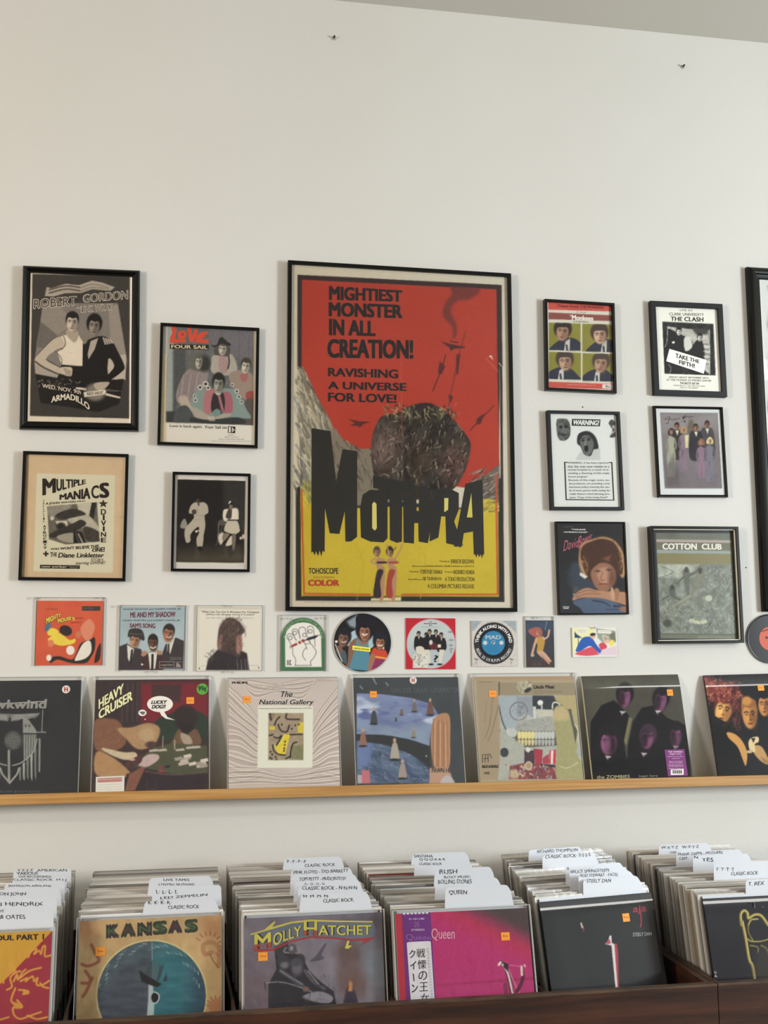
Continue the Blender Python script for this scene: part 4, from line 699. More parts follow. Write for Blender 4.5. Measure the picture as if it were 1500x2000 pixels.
# ================================================================== singles pinned on the wall
Zs = (40, 1150, 4.412)
it = pinned([(72.6, 1173.5), (201, 1173.5), (198.3, 1299), (68.6, 1299)], 'orange record sleeve with yellow tilted lettering in a clear bag', sleeve=(.003, .005, .002, .010), edge='d9593a')
c = canvas(it, 'cf5a3a', Zs).noise(30, .02)
# plain stand-ins for the cartoon figures: soft colour shapes only
c.poly([(240, 430), (330, 380), (420, 440), (470, 430), (460, 470), (350, 490), (260, 460)], 'e6cf4a', sm=True).poly([(235, 350), (290, 340), (330, 370), (300, 400), (240, 400)], 'e6cf4a', sm=True).blob(390, 360, 55, 44, '2b2224', 20, soft=.06).blob(262, 470, 26, 32, 'd9825a', soft=.06).blob(235, 330, 22, 40, '53708c', 30)
c.poly([(520, 330), (590, 260), (640, 320), (620, 400), (580, 450), (530, 400)], 'd98a6c', sm=True).poly([(600, 440), (640, 420), (640, 520), (600, 600), (560, 640), (440, 640), (320, 610), (260, 640), (250, 600), (330, 580), (440, 610), (480, 560), (520, 470)], '27211f', sm=True).poly([(540, 470), (600, 450), (610, 540), (560, 600), (470, 620), (490, 560)], 'e4ddd0', sm=True).blob(430, 530, 36, 40, 'e8e2d6', soft=.06).blob(245, 595, 22, 28, 'e8e2d6', soft=.06).poly([(640, 600), (660, 520), (690, 470), (685, 600), (640, 640)], '27211f', sm=True).blob(500, 395, 26, 28, 'c97a56', soft=.08)
it.print_sheet(c, it.py, cell=1.2)
it.t('SEE PAGE', 215, 170, 182, 320, 168, 182, '93442f', .0); it.pg([(529, 150), (688, 150), (686, 190), (529, 188)], '3b3634'); it.t('RCA VICTOR', 538, 160, 176, 630, 160, 176, '7d736c', 0, .0006)
it.t('MIGHTY', 218, 255, 310, 350, 205, 245, '2b2020', .09); it.t('MIGHTY', 222, 253, 304, 348, 207, 241, 'efe04f', .03, .0006); it.t('MOUSE', 316, 262, 305, 440, 235, 268, '2b2020', .09); it.t('MOUSE', 320, 260, 300, 437, 238, 266, 'efe04f', .03, .0006); it.t("'S", 442, 245, 272, 468, 245, 272, 'efe04f', .03, .0006)
it.t('PARTY RECORD', 440, 250, 262, 540, 246, 258, '8d3a28', 0); it.t('AND SONGS', 430, 285, 298, 520, 282, 294, '8d3a28', 0); it.flush()
it = pinned([(236.2, 1185.6), (361.3, 1185.3), (357.8, 1308.2), (231.8, 1309.3)], 'blue record sleeve with three men in dark suits', sleeve=(.003, .005, .003, .005), edge='b8bcb8')
c = canvas(it, '9fb0b5', Zs); c.poly([(850, 420), (1415, 300), (1410, 700), (845, 700)], 'b3c2c6', soft=18, al=.7)
c.poly([(845, 500), (920, 470), (960, 500), (1040, 520), (1060, 600), (1060, 700), (845, 700)], '3a3133', sm=False, soft=.8).poly([(1250, 480), (1340, 420), (1410, 450), (1400, 690), (1200, 690), (1220, 560)], '3b3335', soft=.8).poly([(1040, 600), (1110, 545), (1200, 540), (1250, 640), (1230, 700), (1050, 700)], '41292a', soft=.8)
c.poly([(918, 480), (980, 520), (950, 650), (925, 600)], 'd9d6cc').line([(962, 530), (948, 640)], 18, '221d20').poly([(1100, 550), (1180, 540), (1160, 690), (1115, 690)], 'd9d6cc').line([(1138, 570), (1135, 695)], 20, '1f1a1c').poly([(1265, 470), (1330, 425), (1290, 560), (1265, 540)], 'd9d6cc').line([(1278, 480), (1275, 560)], 14, '2a2224')
c.head(985, 445, 96, 125, 'b58a68', '3a2b22', 8, .2, .02).poly([(925, 400), (940, 350), (1000, 340), (1050, 360), (1070, 430), (1050, 446), (1000, 400), (930, 415)], '33302f', sm=True).line([(930, 385), (1050, 395)], 9, '55504d').head(1142, 470, 88, 140, '6b4a3a', '201818', 0, .3, .08).line([(1120, 502), (1142, 512), (1165, 500)], 11, 'd8cfc0').head(1275, 385, 100, 145, 'a87456', '2b211e', 10, .3, .08).line([(1260, 415), (1285, 420), (1300, 408)], 8, 'd8cfc0')
c.poly([(1038, 570), (1060, 535), (1095, 545), (1070, 580)], 'b08468', sm=True).poly([(1180, 530), (1220, 540), (1200, 570), (1180, 560)], 'b08468', sm=True).poly([(1040, 640), (1065, 655), (1040, 660)], 'e8e4da').noise(2, .02)
it.print_sheet(c, it.py, cell=1.2)
it.t('FRANK SINATRA and SAMMY DAVIS, JR.', 885, 170, 186, 1385, 166, 184, '4d5358', .01); it.t('ME AND MY SHADOW', 946, 202, 248, 1336, 196, 242, '6e2a3a', .03); it.t('DEAN MARTIN and SAMMY DAVIS, JR.', 884, 266, 284, 1380, 264, 282, '4d5358', .01); it.t("SAM'S SONG", 942, 296, 334, 1162, 298, 340, '6e2a3a', .03)
for q in ([(1195, 626), (1325, 626), (1325, 630), (1195, 630)], [(1195, 680), (1325, 680), (1325, 684), (1195, 684)], [(1195, 626), (1199, 626), (1199, 684), (1195, 684)], [(1322, 626), (1326, 626), (1326, 684), (1322, 684)], [(1332, 628), (1386, 628), (1386, 632), (1332, 632)], [(1332, 680), (1386, 680), (1386, 684), (1332, 684)], [(1345, 636), (1360, 640), (1380, 660), (1382, 674), (1340, 674)]): it.pg(q, '9a908c')
it.t('reprise', 1208, 646, 672, 1312, 646, 668, '9a908c', .02); it.t('arranged and conducted', 1282, 588, 594, 1385, 588, 594, 'b8b2aa', 0); it.t('by BILLY MAY', 1290, 602, 612, 1392, 602, 612, 'b8b2aa', 0); it.flush()
Zx = (370, 1160, 5.172)
it = pinned([(385, 1183.5), (512.8, 1184), (511.2, 1310), (384, 1310)], 'cream sleeve with a figure whose long brown hair hides the face', edge='d8d0c0', sleeve=(.002, .002, .001, .002))
c = canvas(it, 'ded8ca', Zx); c.poly([(80, 130), (740, 135), (735, 148), (80, 143)], 'c8bfae').line([(95, 150), (722, 155), (722, 765), (92, 765), (95, 150)], 4, 'b3a896', sm=False)
c.poly([(165, 770), (190, 660), (290, 560), (340, 540), (490, 560), (580, 600), (605, 770)], '2b2226', sm=False, soft=1.2).poly([(290, 400), (310, 320), (370, 250), (430, 240), (500, 280), (560, 370), (520, 430), (530, 560), (500, 640), (400, 600), (290, 560)], '4a3a35', sm=True, soft=1.5).poly([(300, 440), (330, 420), (320, 560), (290, 540)], '9a7566', sm=True, soft=2).poly([(480, 430), (530, 420), (525, 560), (490, 620), (470, 540)], 'a67c6c', sm=True, soft=2)
c.strokes(220, (310, 260, 520, 560), 90, 6, ['5c4840', '35292a', '7c6256', '8a6f62', '2a2022'], 95, 35, .6, seed=31).strokes(180, (190, 580, 590, 765), 80, 6, ['1d181c', '3d3238', '5a4c4e', '2b2226'], 70, 30, .6, seed=32)
for i in range(8): c.line([(500+i*5, 280+i*16), (560+i*2, 320+i*14), (575-i*3, 335+i*15)], 4, '5c4840', al=.7)
for x in (480, 520, 560, 585): c.line([(x, 660), (x+8, 770)], 6, 'c9c4c4', al=.6)
for x in (215, 240, 205): c.line([(x, 620), (x-30, 700)], 5, 'b0aaaa', al=.5)
it.print_sheet(c, it.py, cell=1.2)
it.t('"What Can You Get A Wookiee For Christmas', 118, 168, 190, 705, 172, 194, '4b4442', .0, sk=4); it.t('(When He Already Owns A Comb?)"', 172, 198, 220, 660, 200, 222, '4b4442', .0, sk=4); it.t('by the Star Intergalactic Chorus', 172, 236, 250, 645, 238, 252, '8f8578', .0)
it.t('0', 95, 745, 760, 106, 745, 760, '33292a', .05); it.t('R', 695, 738, 752, 706, 738, 752, '33292a', .05); it.t('arranged for the season', 610, 718, 726, 700, 720, 728, '8f8578', 0); it.t('on white', 112, 722, 728, 160, 722, 728, '8f8578', 0); it.flush()
# arch-topped green sleeve
x, z, w_, h_, tilt = fit([(549.8, 1206.4), (634.5, 1206.4), (633.8, 1310), (549.4, 1310)], -.004); mtx = place(x, 0, z, tilt=tilt)
root = thing('single_record', 'arch-topped green sleeve with a line drawing of a hand', 'record single', mtx, 'small records pinned below the frames'); it = Item(mtx, w_, h_, root); it.py = -.0043
bm = bmesh.new(); r = w_/2; out = [(-r, 0), (r, 0)]+[(r*math.cos(a), h_-r+r*math.sin(a)) for a in np.linspace(0, math.pi, 30)]
f = bm.faces.new([bm.verts.new((a, -.004, b)) for a, b in out]); ex = bmesh.ops.extrude_face_region(bm, geom=[f]); bmesh.ops.translate(bm, verts=[v for v in ex['geom'] if isinstance(v, bmesh.types.BMVert)], vec=(0, .003, 0)); bmesh.ops.recalc_face_normals(bm, faces=bm.faces); obj('cover', bm, mat('green_card', '3f6b45', .6), root)
film(it, w_+.012, h_+.008, -.0055, -.0004, z0=-.003, rim=.001)
c = canvas(it, '3f6b45', Zx).noise(12, .02); c.poly([(968, 738), (966, 430), (985, 370), (1030, 320), (1090, 295), (1150, 287), (1210, 295), (1270, 325), (1310, 370), (1330, 430), (1335, 738)], 'dcd8d0')
L_ = '6c6a66'
for P_ in ([(1068, 722), (1072, 660), (1045, 610), (1040, 540), (1010, 480), (985, 440), (1000, 405), (1040, 410), (1080, 470)], [(1080, 470), (1040, 390), (1050, 358), (1085, 358), (1105, 400), (1120, 450)], [(1120, 450), (1105, 370), (1120, 340), (1160, 340), (1175, 380), (1190, 440)], [(1200, 400), (1190, 350), (1215, 325), (1250, 340), (1258, 400), (1270, 530)], [(1200, 470), (1240, 520), (1280, 580), (1260, 640), (1225, 680), (1228, 722)], [(1068, 722), (1228, 722)], [(1180, 540), (1150, 580), (1145, 630), (1175, 670)], [(1165, 500), (1190, 560)], [(1165, 460), (1165, 500), (1215, 500), (1215, 460)]): c.line(P_, 7, L_)
for x_, y_ in ((1018, 445), (1065, 395), (1162, 415), (1222, 378)): c.blob(x_, y_, 22, 22, L_, soft=.1).blob(x_, y_, 15, 15, 'dcd8d0', soft=.1)
c.poly([(1010, 545), (1030, 520), (1150, 455), (1170, 475), (1150, 490), (1045, 535)], '8d3a38').poly([(1165, 470), (1200, 440), (1290, 415), (1300, 425), (1270, 450), (1190, 470)], '26283a').line([(1090, 492), (1100, 510)], 14, 'e4e0d8').line([(1125, 475), (1135, 492)], 10, 'e4e0d8').line([(1295, 420), (1315, 416)], 12, '8a8f86').blob(1020, 535, 8, 16, '9a9a92')
it.print_sheet(c, it.py, outline='arch', cell=1.1, x0=-w_/2, x1=w_/2)
it.t("A CHILD'S GARDEN OF GRASS", 0, 0, 0, 0, 0, 0, '8fae8a', .01, warp=arc(1149, 455, 186, 206, -88, 88)); it.pg([(985, 668), (1005, 668), (1005, 720), (985, 720)], '8a8884'); it.pg([(1010, 668), (1030, 668), (1018, 692), (1032, 720), (1010, 720)], '6c6a66'); it.flush()
# picture disc
def disc(cx, cy, rpx, yb, th, m, root, name='vinyl_disc', hole=.0035):
    p = U(cx, cy, yb); r = (U(cx+rpx, cy, yb)[0]-U(cx-rpx, cy, yb)[0])/2; return p, r
def disc_mesh(r, th, seg=96, hole=.0036):
    bm = bmesh.new(); pr = [(hole, 0), (hole, -th), (r*.34, -th), (r*.36, -th*.8), (r*.95, -th*.8), (r*.985, -th), (r, -th*.6), (r, -th*.3), (r*.98, 0)]
    rg = [[bm.verts.new((a*math.cos(t), y, r+a*math.sin(t))) for t in np.linspace(0, 2*math.pi, seg, False)] for a, y in pr]
    for a, b in zip(rg, rg[1:]+rg[:1]):
        for i in range(seg): bm.faces.new((a[i], a[(i+1) % seg], b[(i+1) % seg], b[i]))
    bmesh.ops.recalc_face_normals(bm, faces=bm.faces); return bm
Zd = (640, 1180, 5.357)
p, r = disc(708, 1254.8, 57.4, -.004, 0, None, None); mtx = place(p[0], -.001, p[2]-r); root = thing('picture_disc', 'round picture disc of three singing women on the wall', 'picture disc', mtx, 'small records pinned below the frames'); it = Item(mtx, 2*r, 2*r, root)
obj('vinyl_disc', disc_mesh(r, .003), mat('clear_vinyl_edge', 'c8c6c2', .3), root)
c = canvas(it, '17161a', Zd); c.poly([(200, 180), (310, 110), (300, 260), (230, 230)], '7d8a90', soft=3).poly([(210, 420), (240, 300), (330, 260), (420, 250), (470, 320), (490, 420), (420, 470), (220, 440)], '9db3bc', sm=True, soft=.8)
c.poly([(80, 480), (130, 470), (190, 500), (200, 620), (150, 600)], '46525a', sm=True).poly([(210, 600), (220, 440), (270, 370), (330, 360), (360, 470), (280, 520), (230, 660), (190, 640)], '7a5848', sm=True).poly([(270, 520), (300, 380), (420, 380), (440, 520), (440, 700), (215, 680)], '4f7d8e', sm=False, soft=1).poly([(300, 370), (360, 365), (420, 400), (380, 440), (320, 430)], '6d7678', sm=True).poly([(335, 340), (430, 340), (410, 400), (360, 420)], '8a5c46', sm=True)
c.head(388, 290, 128, 190, '98684e', '15131a', 0, .9, .5).poly([(300, 130), (380, 100), (470, 120), (500, 200), (470, 235), (390, 205), (330, 250), (300, 220)], '18151c', sm=True).line([(365, 312), (385, 324), (412, 314)], 12, 'e4d8cc')
c.head(165, 360, 120, 170, '7b5a4c', '1c1b20', 8, .6, .35).line([(150, 395), (170, 400), (190, 390)], 9, 'd9ccc0').blob(90, 392, 14, 14, 'ded8cc').line([(80, 420), (150, 600)], 9, 'cfc6b8').poly([(100, 440), (150, 430), (150, 520), (120, 500)], '6f5042', sm=True)
c.poly([(450, 520), (500, 450), (600, 480), (620, 570), (470, 690), (445, 690)], 'b8402e', sm=True).poly([(470, 600), (500, 570), (620, 580), (560, 650), (460, 690)], '7d2f56', sm=False).line([(500, 550), (560, 560), (620, 572)], 16, 'd8a04a').poly([(440, 540), (480, 520), (500, 560), (450, 690), (425, 690)], '96654e', sm=True).head(550, 400, 105, 150, '99694f', '1b1b24', 2, .9, .5).line([(530, 428), (550, 436), (572, 428)], 10, 'e4d8cc').blob(585, 460, 8, 10, 'ddd')
it.print_sheet(c, -.0034, outline='disc', x0=-r*.97, x1=r*.97, z0=r*.03, z1=r*1.97, cell=1.1)
it.pg([(260, 432), (448, 456), (446, 500), (258, 478)], 'e6d84a'); it.t('LIMITED EDITION', 275, 452, 468, 432, 468, 486, '6c6420', .02, .0006); it.flush()
it = pinned([(793, 1207.4), (889.2, 1207.6), (889.8, 1307), (792.6, 1307)], 'square red sleeve with five men in black jackets inside a pale circle', edge='b02a3a', y=-.003)
c = canvas(it, 'b5202f', Zd); c.blob(1082, 415, 256, 260, 'c89a98', soft=.01).blob(1082, 415, 250, 254, 'b8c0bf', soft=.02).setclip([(1082+250*math.cos(a), 415+254*math.sin(a)) for a in np.linspace(0, 2*math.pi, 60, False)])
c.poly([(830, 420), (1330, 400), (1330, 660), (830, 660)], 'a7b2b6', soft=14, al=.7)
for x_, y_ in ((952, 312), (1032, 325), (1066, 292), (1132, 295), (1188, 325)):
    lg = y_ > 300
    c.poly([(x_-42, y_+40), (x_, y_+22), (x_+44, y_+45), (x_+50, y_+150), (x_-40, y_+170)], '1d171b', sm=True)
    if x_ == 1188 or x_ == 1032: c.poly([(x_-20, y_+150), (x_+35, y_+150), (x_+45 if x_ == 1032 else x_, y_+300), (x_+22 if x_ == 1032 else x_-25, y_+300)], 'cfc8b8', soft=.7).blob(x_+50 if x_ == 1032 else x_-15, y_+305, 26, 10, '1d171b')
    c.head(x_, y_, 36, 50, 'b09078', '1a1416', 0, .4, .2).poly([(x_-5, y_+26), (x_+10, y_+26), (x_+3, y_+60)], 'ddd8cc')
c.poly([(920, 455), (1000, 450), (1030, 560), (960, 560)], 'cfc8b8', sm=True).poly([(1060, 400), (1130, 410), (1150, 470), (1080, 470)], '5c2428', sm=True).blob(1080, 400, 18, 26, 'c9c8c0').poly([(1150, 420), (1185, 420), (1185, 455), (1152, 455)], 'd9cdb8'); c.setclip().poly([(895, 520), (1045, 520), (1045, 668), (890, 668)], 'd3cfc4', soft=.8)
for i in range(40): x_, y_ = random.uniform(900, 1035), random.uniform(525, 655); c.line([(x_, y_), (x_+random.uniform(-18, 18), y_+random.uniform(-18, 18))], 5, ['2a2424', '8a857a', '6b665c'][i % 3])
it.print_sheet(c, it.py, cell=1.1)
it.t('THE', 1066, 180, 190, 1088, 180, 190, '333', .02); it.t('ROLLING STONES', 1008, 198, 208, 1142, 198, 208, '333', .03); it.t('SING', 1060, 216, 225, 1092, 216, 225, '333', .02); it.t('five original songs stereo', 985, 236, 243, 1165, 236, 243, '555', 0); it.t('?', 1112, 535, 605, 1155, 535, 605, '1d171b', .02, sk=6)
for y_, a, b in ((290, 1255, 1300), (375, 1258, 1315), (430, 1262, 1305), (470, 1270, 1310), (500, 1278, 1300)): it.t('~S%'[:2]+'m', a, y_-14, y_+14, b, y_-18, y_+10, '6f7678', .0)
it.flush()
Zq = (900, 1180, 4.412)
it = pinned([(921, 1212.4), (1007.6, 1212), (1009.9, 1300.8), (922.3, 1302)], 'silver card sleeve holding a blue-labelled cardboard record with white lettering around it', edge='c4beb8')
c = canvas(it, 'c6bfb8', Zq); c.poly([(93, 143), (180, 143), (110, 230), (95, 230)], '98a2aa', soft=1).poly([(360, 143), (476, 143), (480, 250), (440, 210)], '98a0a4', soft=1).noise(3, .05)
c.blob(284, 337, 172, 180, '1c1d20', soft=.01).blob(284, 337, 170, 178, '2a2b2f', soft=.01).blob(284, 335, 124, 128, '101013', soft=.02).blob(280, 335, 101, 104, '2e7ba6', soft=.015)
for y_ in (360, 376, 392, 408): c.line([(225, y_), (335, y_)], 3, '235f84', sm=False)
c.blob(210, 333, 18, 18, 'c9c6c4', soft=.05).blob(350, 333, 18, 18, 'c9c6c4', soft=.05).blob(280, 330, 16, 16, 'c9c6c4', soft=.05)
for x_, y_ in ((132, 475), (435, 475)): c.line([(x_-12, y_-4), (x_+14, y_+2)], 7, '3a3638').line([(x_, y_+14), (x_, y_+36)], 16, 'aaa6a2')
it.print_sheet(c, it.py, cell=1.0)
it.t('THINK ALONG WITH MAD', 0, 0, 0, 0, 0, 0, 'e2dedb', .04, warp=arc(284, 337, 132, 160, -88, 88)); it.t('REAL 33 1/3 R.P.M. RECORD', 0, 0, 0, 0, 0, 0, 'c5c1be', .03, warp=(lambda u, v: (lambda a, r: (284+r*np.sin(a), 337-r*np.cos(a)))(np.radians(-108-144*u), 162-26*v)))
it.t('MAD', 212, 268, 302, 346, 268, 302, 'a9b7c0', .04); it.t('P', 272, 318, 345, 290, 318, 345, '33566c', .03, .0006); it.flush()
it = pinned([(1025.4, 1211.4), (1080.9, 1211.8), (1082.6, 1303.2), (1027.6, 1303.2)], 'small dark postcard of a red-haired woman in a yellow swimsuit', name='postcard', cat='postcard', edge='c0b8ae', sleeve=(.001, .001, .001, .012), group='postcards pinned below the frames')
c = canvas(it, '33333c', Zq); c.poly([(553, 140), (798, 140), (798, 230), (553, 260)], '34465c', soft=8).poly([(560, 480), (805, 470), (806, 543), (562, 543)], '3c2d2c', soft=6).noise(8, .03).strokes(60, (590, 490, 800, 540), 40, 5, ['5a4038', '2a2022', '6b4c40'], 10, 50, .6, seed=41)
c.poly([(580, 230), (640, 198), (690, 210), (705, 260), (670, 290), (620, 275)], 'a8584e', sm=True).head(668, 245, 44, 54, 'c08e74', 'a8584e', -10, .3, .2).poly([(650, 290), (700, 280), (725, 310), (718, 360), (700, 420), (655, 420), (660, 350), (640, 320)], 'b8903e', sm=True).line([(650, 300), (630, 370), (612, 440)], 20, 'c8a088').line([(715, 300), (750, 280), (762, 225)], 16, 'c8a088').blob(618, 440, 16, 14, 'c8a088').poly([(660, 415), (710, 405), (775, 480), (770, 500), (700, 460), (690, 455)], 'c99e86', sm=True).line([(695, 440), (760, 510)], 16, 'b98a72').line([(742, 150), (726, 220)], 6, '7890a0').line([(705, 280), (725, 300)], 7, 'd8c4b4')
it.print_sheet(c, it.py, cell=1.0); it.t('Vargas', 610, 508, 530, 700, 506, 528, '6b4c44', 0); it.flush()
it = pinned([(1117.2, 1225), (1202.7, 1226.5), (1207, 1283.6), (1118.8, 1283)], 'small comic postcard with a blue-clad man bending over a red bed', name='postcard', cat='postcard', edge='dedad2', group='postcards pinned below the frames')
c = canvas(it, 'dcdad2', Zq); c.poly([(960, 205), (1150, 200), (1150, 330), (970, 420)], 'e2dfa8', soft=1.5).poly([(1165, 210), (1330, 230), (1335, 330), (1220, 330), (1180, 290)], '8b9a8c', soft=1).poly([(1280, 260), (1330, 240), (1335, 320), (1290, 300)], '6f6f5c').poly([(980, 235), (1000, 260), (1045, 290), (980, 290)], '2c3f6c').line([(1014, 290), (1012, 360)], 6, '55524a')
c.poly([(990, 400), (1040, 300), (1090, 280), (1130, 290), (1170, 350), (1225, 420), (1215, 435), (1160, 400), (1110, 360), (1030, 405)], '2a57a8', sm=True).poly([(985, 430), (1050, 395), (1130, 370), (1180, 420), (1185, 435), (1080, 445)], 'cf4c5c', sm=True).poly([(1190, 350), (1230, 330), (1260, 370), (1215, 400)], 'c94456', sm=True).poly([(1220, 390), (1340, 360), (1350, 440), (1190, 440)], 'd8c2cc', soft=1)
c.blob(1138, 275, 22, 24, 'd8ac8c').poly([(1112, 265), (1130, 248), (1160, 252), (1158, 268), (1130, 275)], '33302c', sm=True).blob(1265, 320, 20, 18, 'd9b49c').blob(1300, 335, 20, 28, 'e4d35a', 20).line([(1240, 330), (1225, 270), (1270, 290)], 12, 'd9b49c')
it.print_sheet(c, it.py, cell=1.0)
it.pg([(1010, 210), (1090, 210), (1095, 250), (1010, 255)], 'e4dfd0'); it.pg([(1180, 222), (1295, 228), (1295, 255), (1180, 250)], 'e4dfd0'); it.t('What are you', 1015, 220, 230, 1085, 220, 230, '9a968c', 0, .0006); it.t('doing there', 1018, 236, 244, 1080, 236, 244, '9a968c', 0, .0006); it.t('Looking for my slipper', 1186, 232, 240, 1288, 236, 244, '9a968c', 0, .0006); it.flush()
# orange-labelled single at the right edge
Zr = (1130, 1180, 4.054)
p, r = disc(1503.5, 1247.5, 43.8, -.006, 0, None, None); mtx = place(p[0], -.004, p[2]-r); root = thing('vinyl_single', 'black vinyl single with an orange label at the right edge', 'record single', mtx, 'small records pinned below the frames'); it = Item(mtx, 2*r, 2*r, root)
obj('vinyl_disc', disc_mesh(r, .003), mat('black_vinyl', '121214', .22, coat=.5), root); it.z(*Zr)
bm = disc_mesh(r*1.03, .0018); bmesh.ops.translate(bm, verts=bm.verts, vec=(0, .0026, -r*.03)); obj('clear_bag', bm, M_RIM, root)
bm = bmesh.new(); bmesh.ops.create_circle(bm, cap_ends=True, segments=48, radius=r*.485, matrix=Matrix.Translation((0, -.0033, r)) @ Matrix.Rotation(math.pi/2, 4, 'X')); lb = obj('paper_label', bm, mat('orange_label', 'c9502f', .5), root)
it.ty = -.0034; it.sheet = lb; it.t('45 RPM STEREO', 1450, 210, 222, 1500, 196, 208, '3a2420', .01); it.t('*', 1480, 255, 275, 1500, 255, 275, '2a2022', .03); it.flush()
for x_, y_, l in ((68, 1168, 'push pin at the top left corner of the orange sleeve'), (198, 1167.5, 'push pin at the top right corner of the orange sleeve'), (230.5, 1184.5, 'push pin at the top left corner of the three-men sleeve'), (359, 1183.5, 'push pin at the top right corner of the three-men sleeve'), (297, 1311.5, 'push pin under the three-men sleeve'), (445, 1183, 'push pin above the long-haired figure sleeve'), (446, 1312, 'push pin under the long-haired figure sleeve'), (561, 1208, 'push pin at the top left of the green arch sleeve'), (627, 1207.5, 'push pin at the top right of the green arch sleeve'), (1049, 1206.5, 'push pin above the red-haired woman postcard'), (1160, 1226, 'push pin at the top of the comic postcard')): pushpin(x_, y_, -.006, l)
for x_, y_, l in ((652, 75, 'screw end in the bare upper wall, left one'), (1333, 131, 'screw end in the bare upper wall, right one')):
    p = U(x_, y_); n = thing('wall_screw', l, 'screw', Matrix.Translation(tuple(p)), None); bm = bmesh.new(); R9 = Matrix.Rotation(math.pi/2, 4, 'X')
    bmesh.ops.create_cone(bm, cap_ends=True, segments=20, radius1=.007, radius2=.006, depth=.003, matrix=Matrix.Translation((0, -.0015, 0)) @ R9); obj('wall_plug', bm, mat('plug_plastic', 'b9b5ab', .6), n)
    b2 = bmesh.new(); bmesh.ops.create_cone(b2, cap_ends=True, segments=12, radius1=.0025, radius2=.003, depth=.012, matrix=Matrix.Translation((0, -.008, 0)) @ R9); obj('shank', b2, mat('dark_steel', '3c3a36', .4, metal=.8), n)
for x_, y_, l in ((1138, 795, 'nail hole dot above the WARNING! notice'), (1457, 1108.5, 'tiny nail right of the silver-lipped frame')):
    p = U(x_, y_); bm = bmesh.new(); bmesh.ops.create_uvsphere(bm, u_segments=10, v_segments=6, radius=.0022); o = obj('small_nail', bm, mat('dark_steel'), None); o.location = tuple(p); tag(o, l.replace('nail hole dot', 'tiny nail'), 'nail')
# ================================================================== albums on the ledge
Za = (0, 1300, 3.488)
it = shelf_record((-75, 1552), (138, 1552), 'black album with a silver emblem at the left edge, red H sticker', edge='222')
c = canvas(it, '26272a', Za); c.noise(40, .02, seed=5); S1 = ['9a9a94', '6f706c', 'b5b5ae']
c.poly([(-60, 320), (90, 330), (170, 330), (275, 325), (240, 360), (120, 360), (60, 352), (-60, 350)], '5e605e')
for s_ in (-1, 1):
    f_ = lambda P: [(66+s_*a if s_ > 0 else 66-a, b) for a, b in P]
    c.poly(f_([(0, 330), (60, 330), (204, 322), (190, 345), (100, 350), (60, 375), (10, 380)]), '6d6e6b')
    for i in range(5): c.line(f_([(20, 340+i*7), (60, 336+i*7), (190-i*14, 330+i*8)]), 4, 'a2a29c')
    c.poly(f_([(90, 350), (130, 370), (180, 440), (182, 460), (90, 460)]), '8b8c87').poly(f_([(92, 470), (185, 470), (170, 560), (140, 620), (95, 640)]), '5d5f5d')
    for i in range(5): c.line(f_([(100+i*18, 470), (100+i*17, 640-i*14)]), 5, 'a5a59e')
    for i in range(5): c.poly(f_([(62+i*26, 690-i*26), (78+i*26, 690-i*34), (76+i*26, 790-i*6+(i > 2)*20), (66+i*26, 775-i*6)]), 'a1a19b' if i % 2 else '757672')
    c.line(f_([(20, 680), (80, 660), (160, 590), (185, 500)]), 8, '9c9c95'); c.line(f_([(0, 800), (50, 740), (64, 700)]), 12, '9a9a94', sm=False)
c.blob(90, 510, 58, 60, '3a3b3c').blob(90, 510, 54, 56, '6d6e6b')
for i in range(7): c.line([(45+i*16, 460), (45+i*13+20, 560)], 3, '2a2b2c', sm=False).line([(45, 470+i*14), (140, 470+i*14-10)], 3, '2a2b2c', sm=False)
c.line([(60, 580), (62, 790)], 16, '8f908b', sm=False).line([(270, 500), (268, 720)], 12, '8b8c87', sm=False).line([(292, 300), (285, 450), (312, 455)], 6, '8b8c87', sm=False).line([(180, 452), (312, 455)], 6, '8b8c87', sm=False)
for x_, y_ in ((175, 410), (200, 412), (5, 410)): c.line([(x_, y_-14), (x_, y_+14)], 4, '2a2b2c').line([(x_-10, y_), (x_+10, y_)], 4, '2a2b2c')
c.strokes(30, (350, 350, 480, 850), 40, 4, ['3a3c3e', '1d1e20'], 60, 30, .4).noise(2, .03)
it.print_sheet(c, it.py)
it.t('Hawkwind', -165, 235, 295, 318, 228, 292, '8d8d88', .035, sk=8); it.pg([(-10, 258), (120, 250), (316, 240), (316, 246), (120, 256), (-10, 264)], 'a8a8a2'); it.t('ALBUM EDITION', -60, 852, 866, 270, 852, 866, '5a5b5c', .0)
def round_tag(it, cx, cy, r, col, txt, tc, k, bold=.04):
    lx, lz = it.loc([cx-r, cx+r, cx], [cy, cy, cy], it.ty-.0008); R_ = (lx[1]-lx[0])/2; bm = bmesh.new(); bmesh.ops.create_cone(bm, cap_ends=True, segments=32, radius1=R_, radius2=R_, depth=.0008, matrix=Matrix.Translation((lx[2], it.ty-.0008, lz[2])) @ Matrix.Rotation(math.pi/2, 4, 'X'))
    o = obj('round_sticker', bm, mat('sticker_'+col, col, .5, spec=.2), it.root); o['label'] = 'round sticker marked '+txt; sv = it.txt; it.txt = []; ty = it.ty; it.ty -= .0014
    it.t(txt, cx-r*k, cy-r*.55, cy+r*.55, cx+r*k, cy-r*.55, cy+r*.55, tc, bold, .0001); it.flush('sticker_lettering', o); it.ty = ty; it.txt = sv
round_tag(it, 450, 162, 28, 'e8dfd8', 'H', 'a8282e', .45)
it.flush()
it = shelf_record((180, 1546), (406, 1541), 'dark red and brown album with a speech bubble and green 99 cent sticker', edge='3a2e2a')
c = canvas(it, '3a2a2b', Za); c.poly([(650, 100), (950, 105), (960, 420), (840, 430), (650, 350)], '34292b', soft=3)
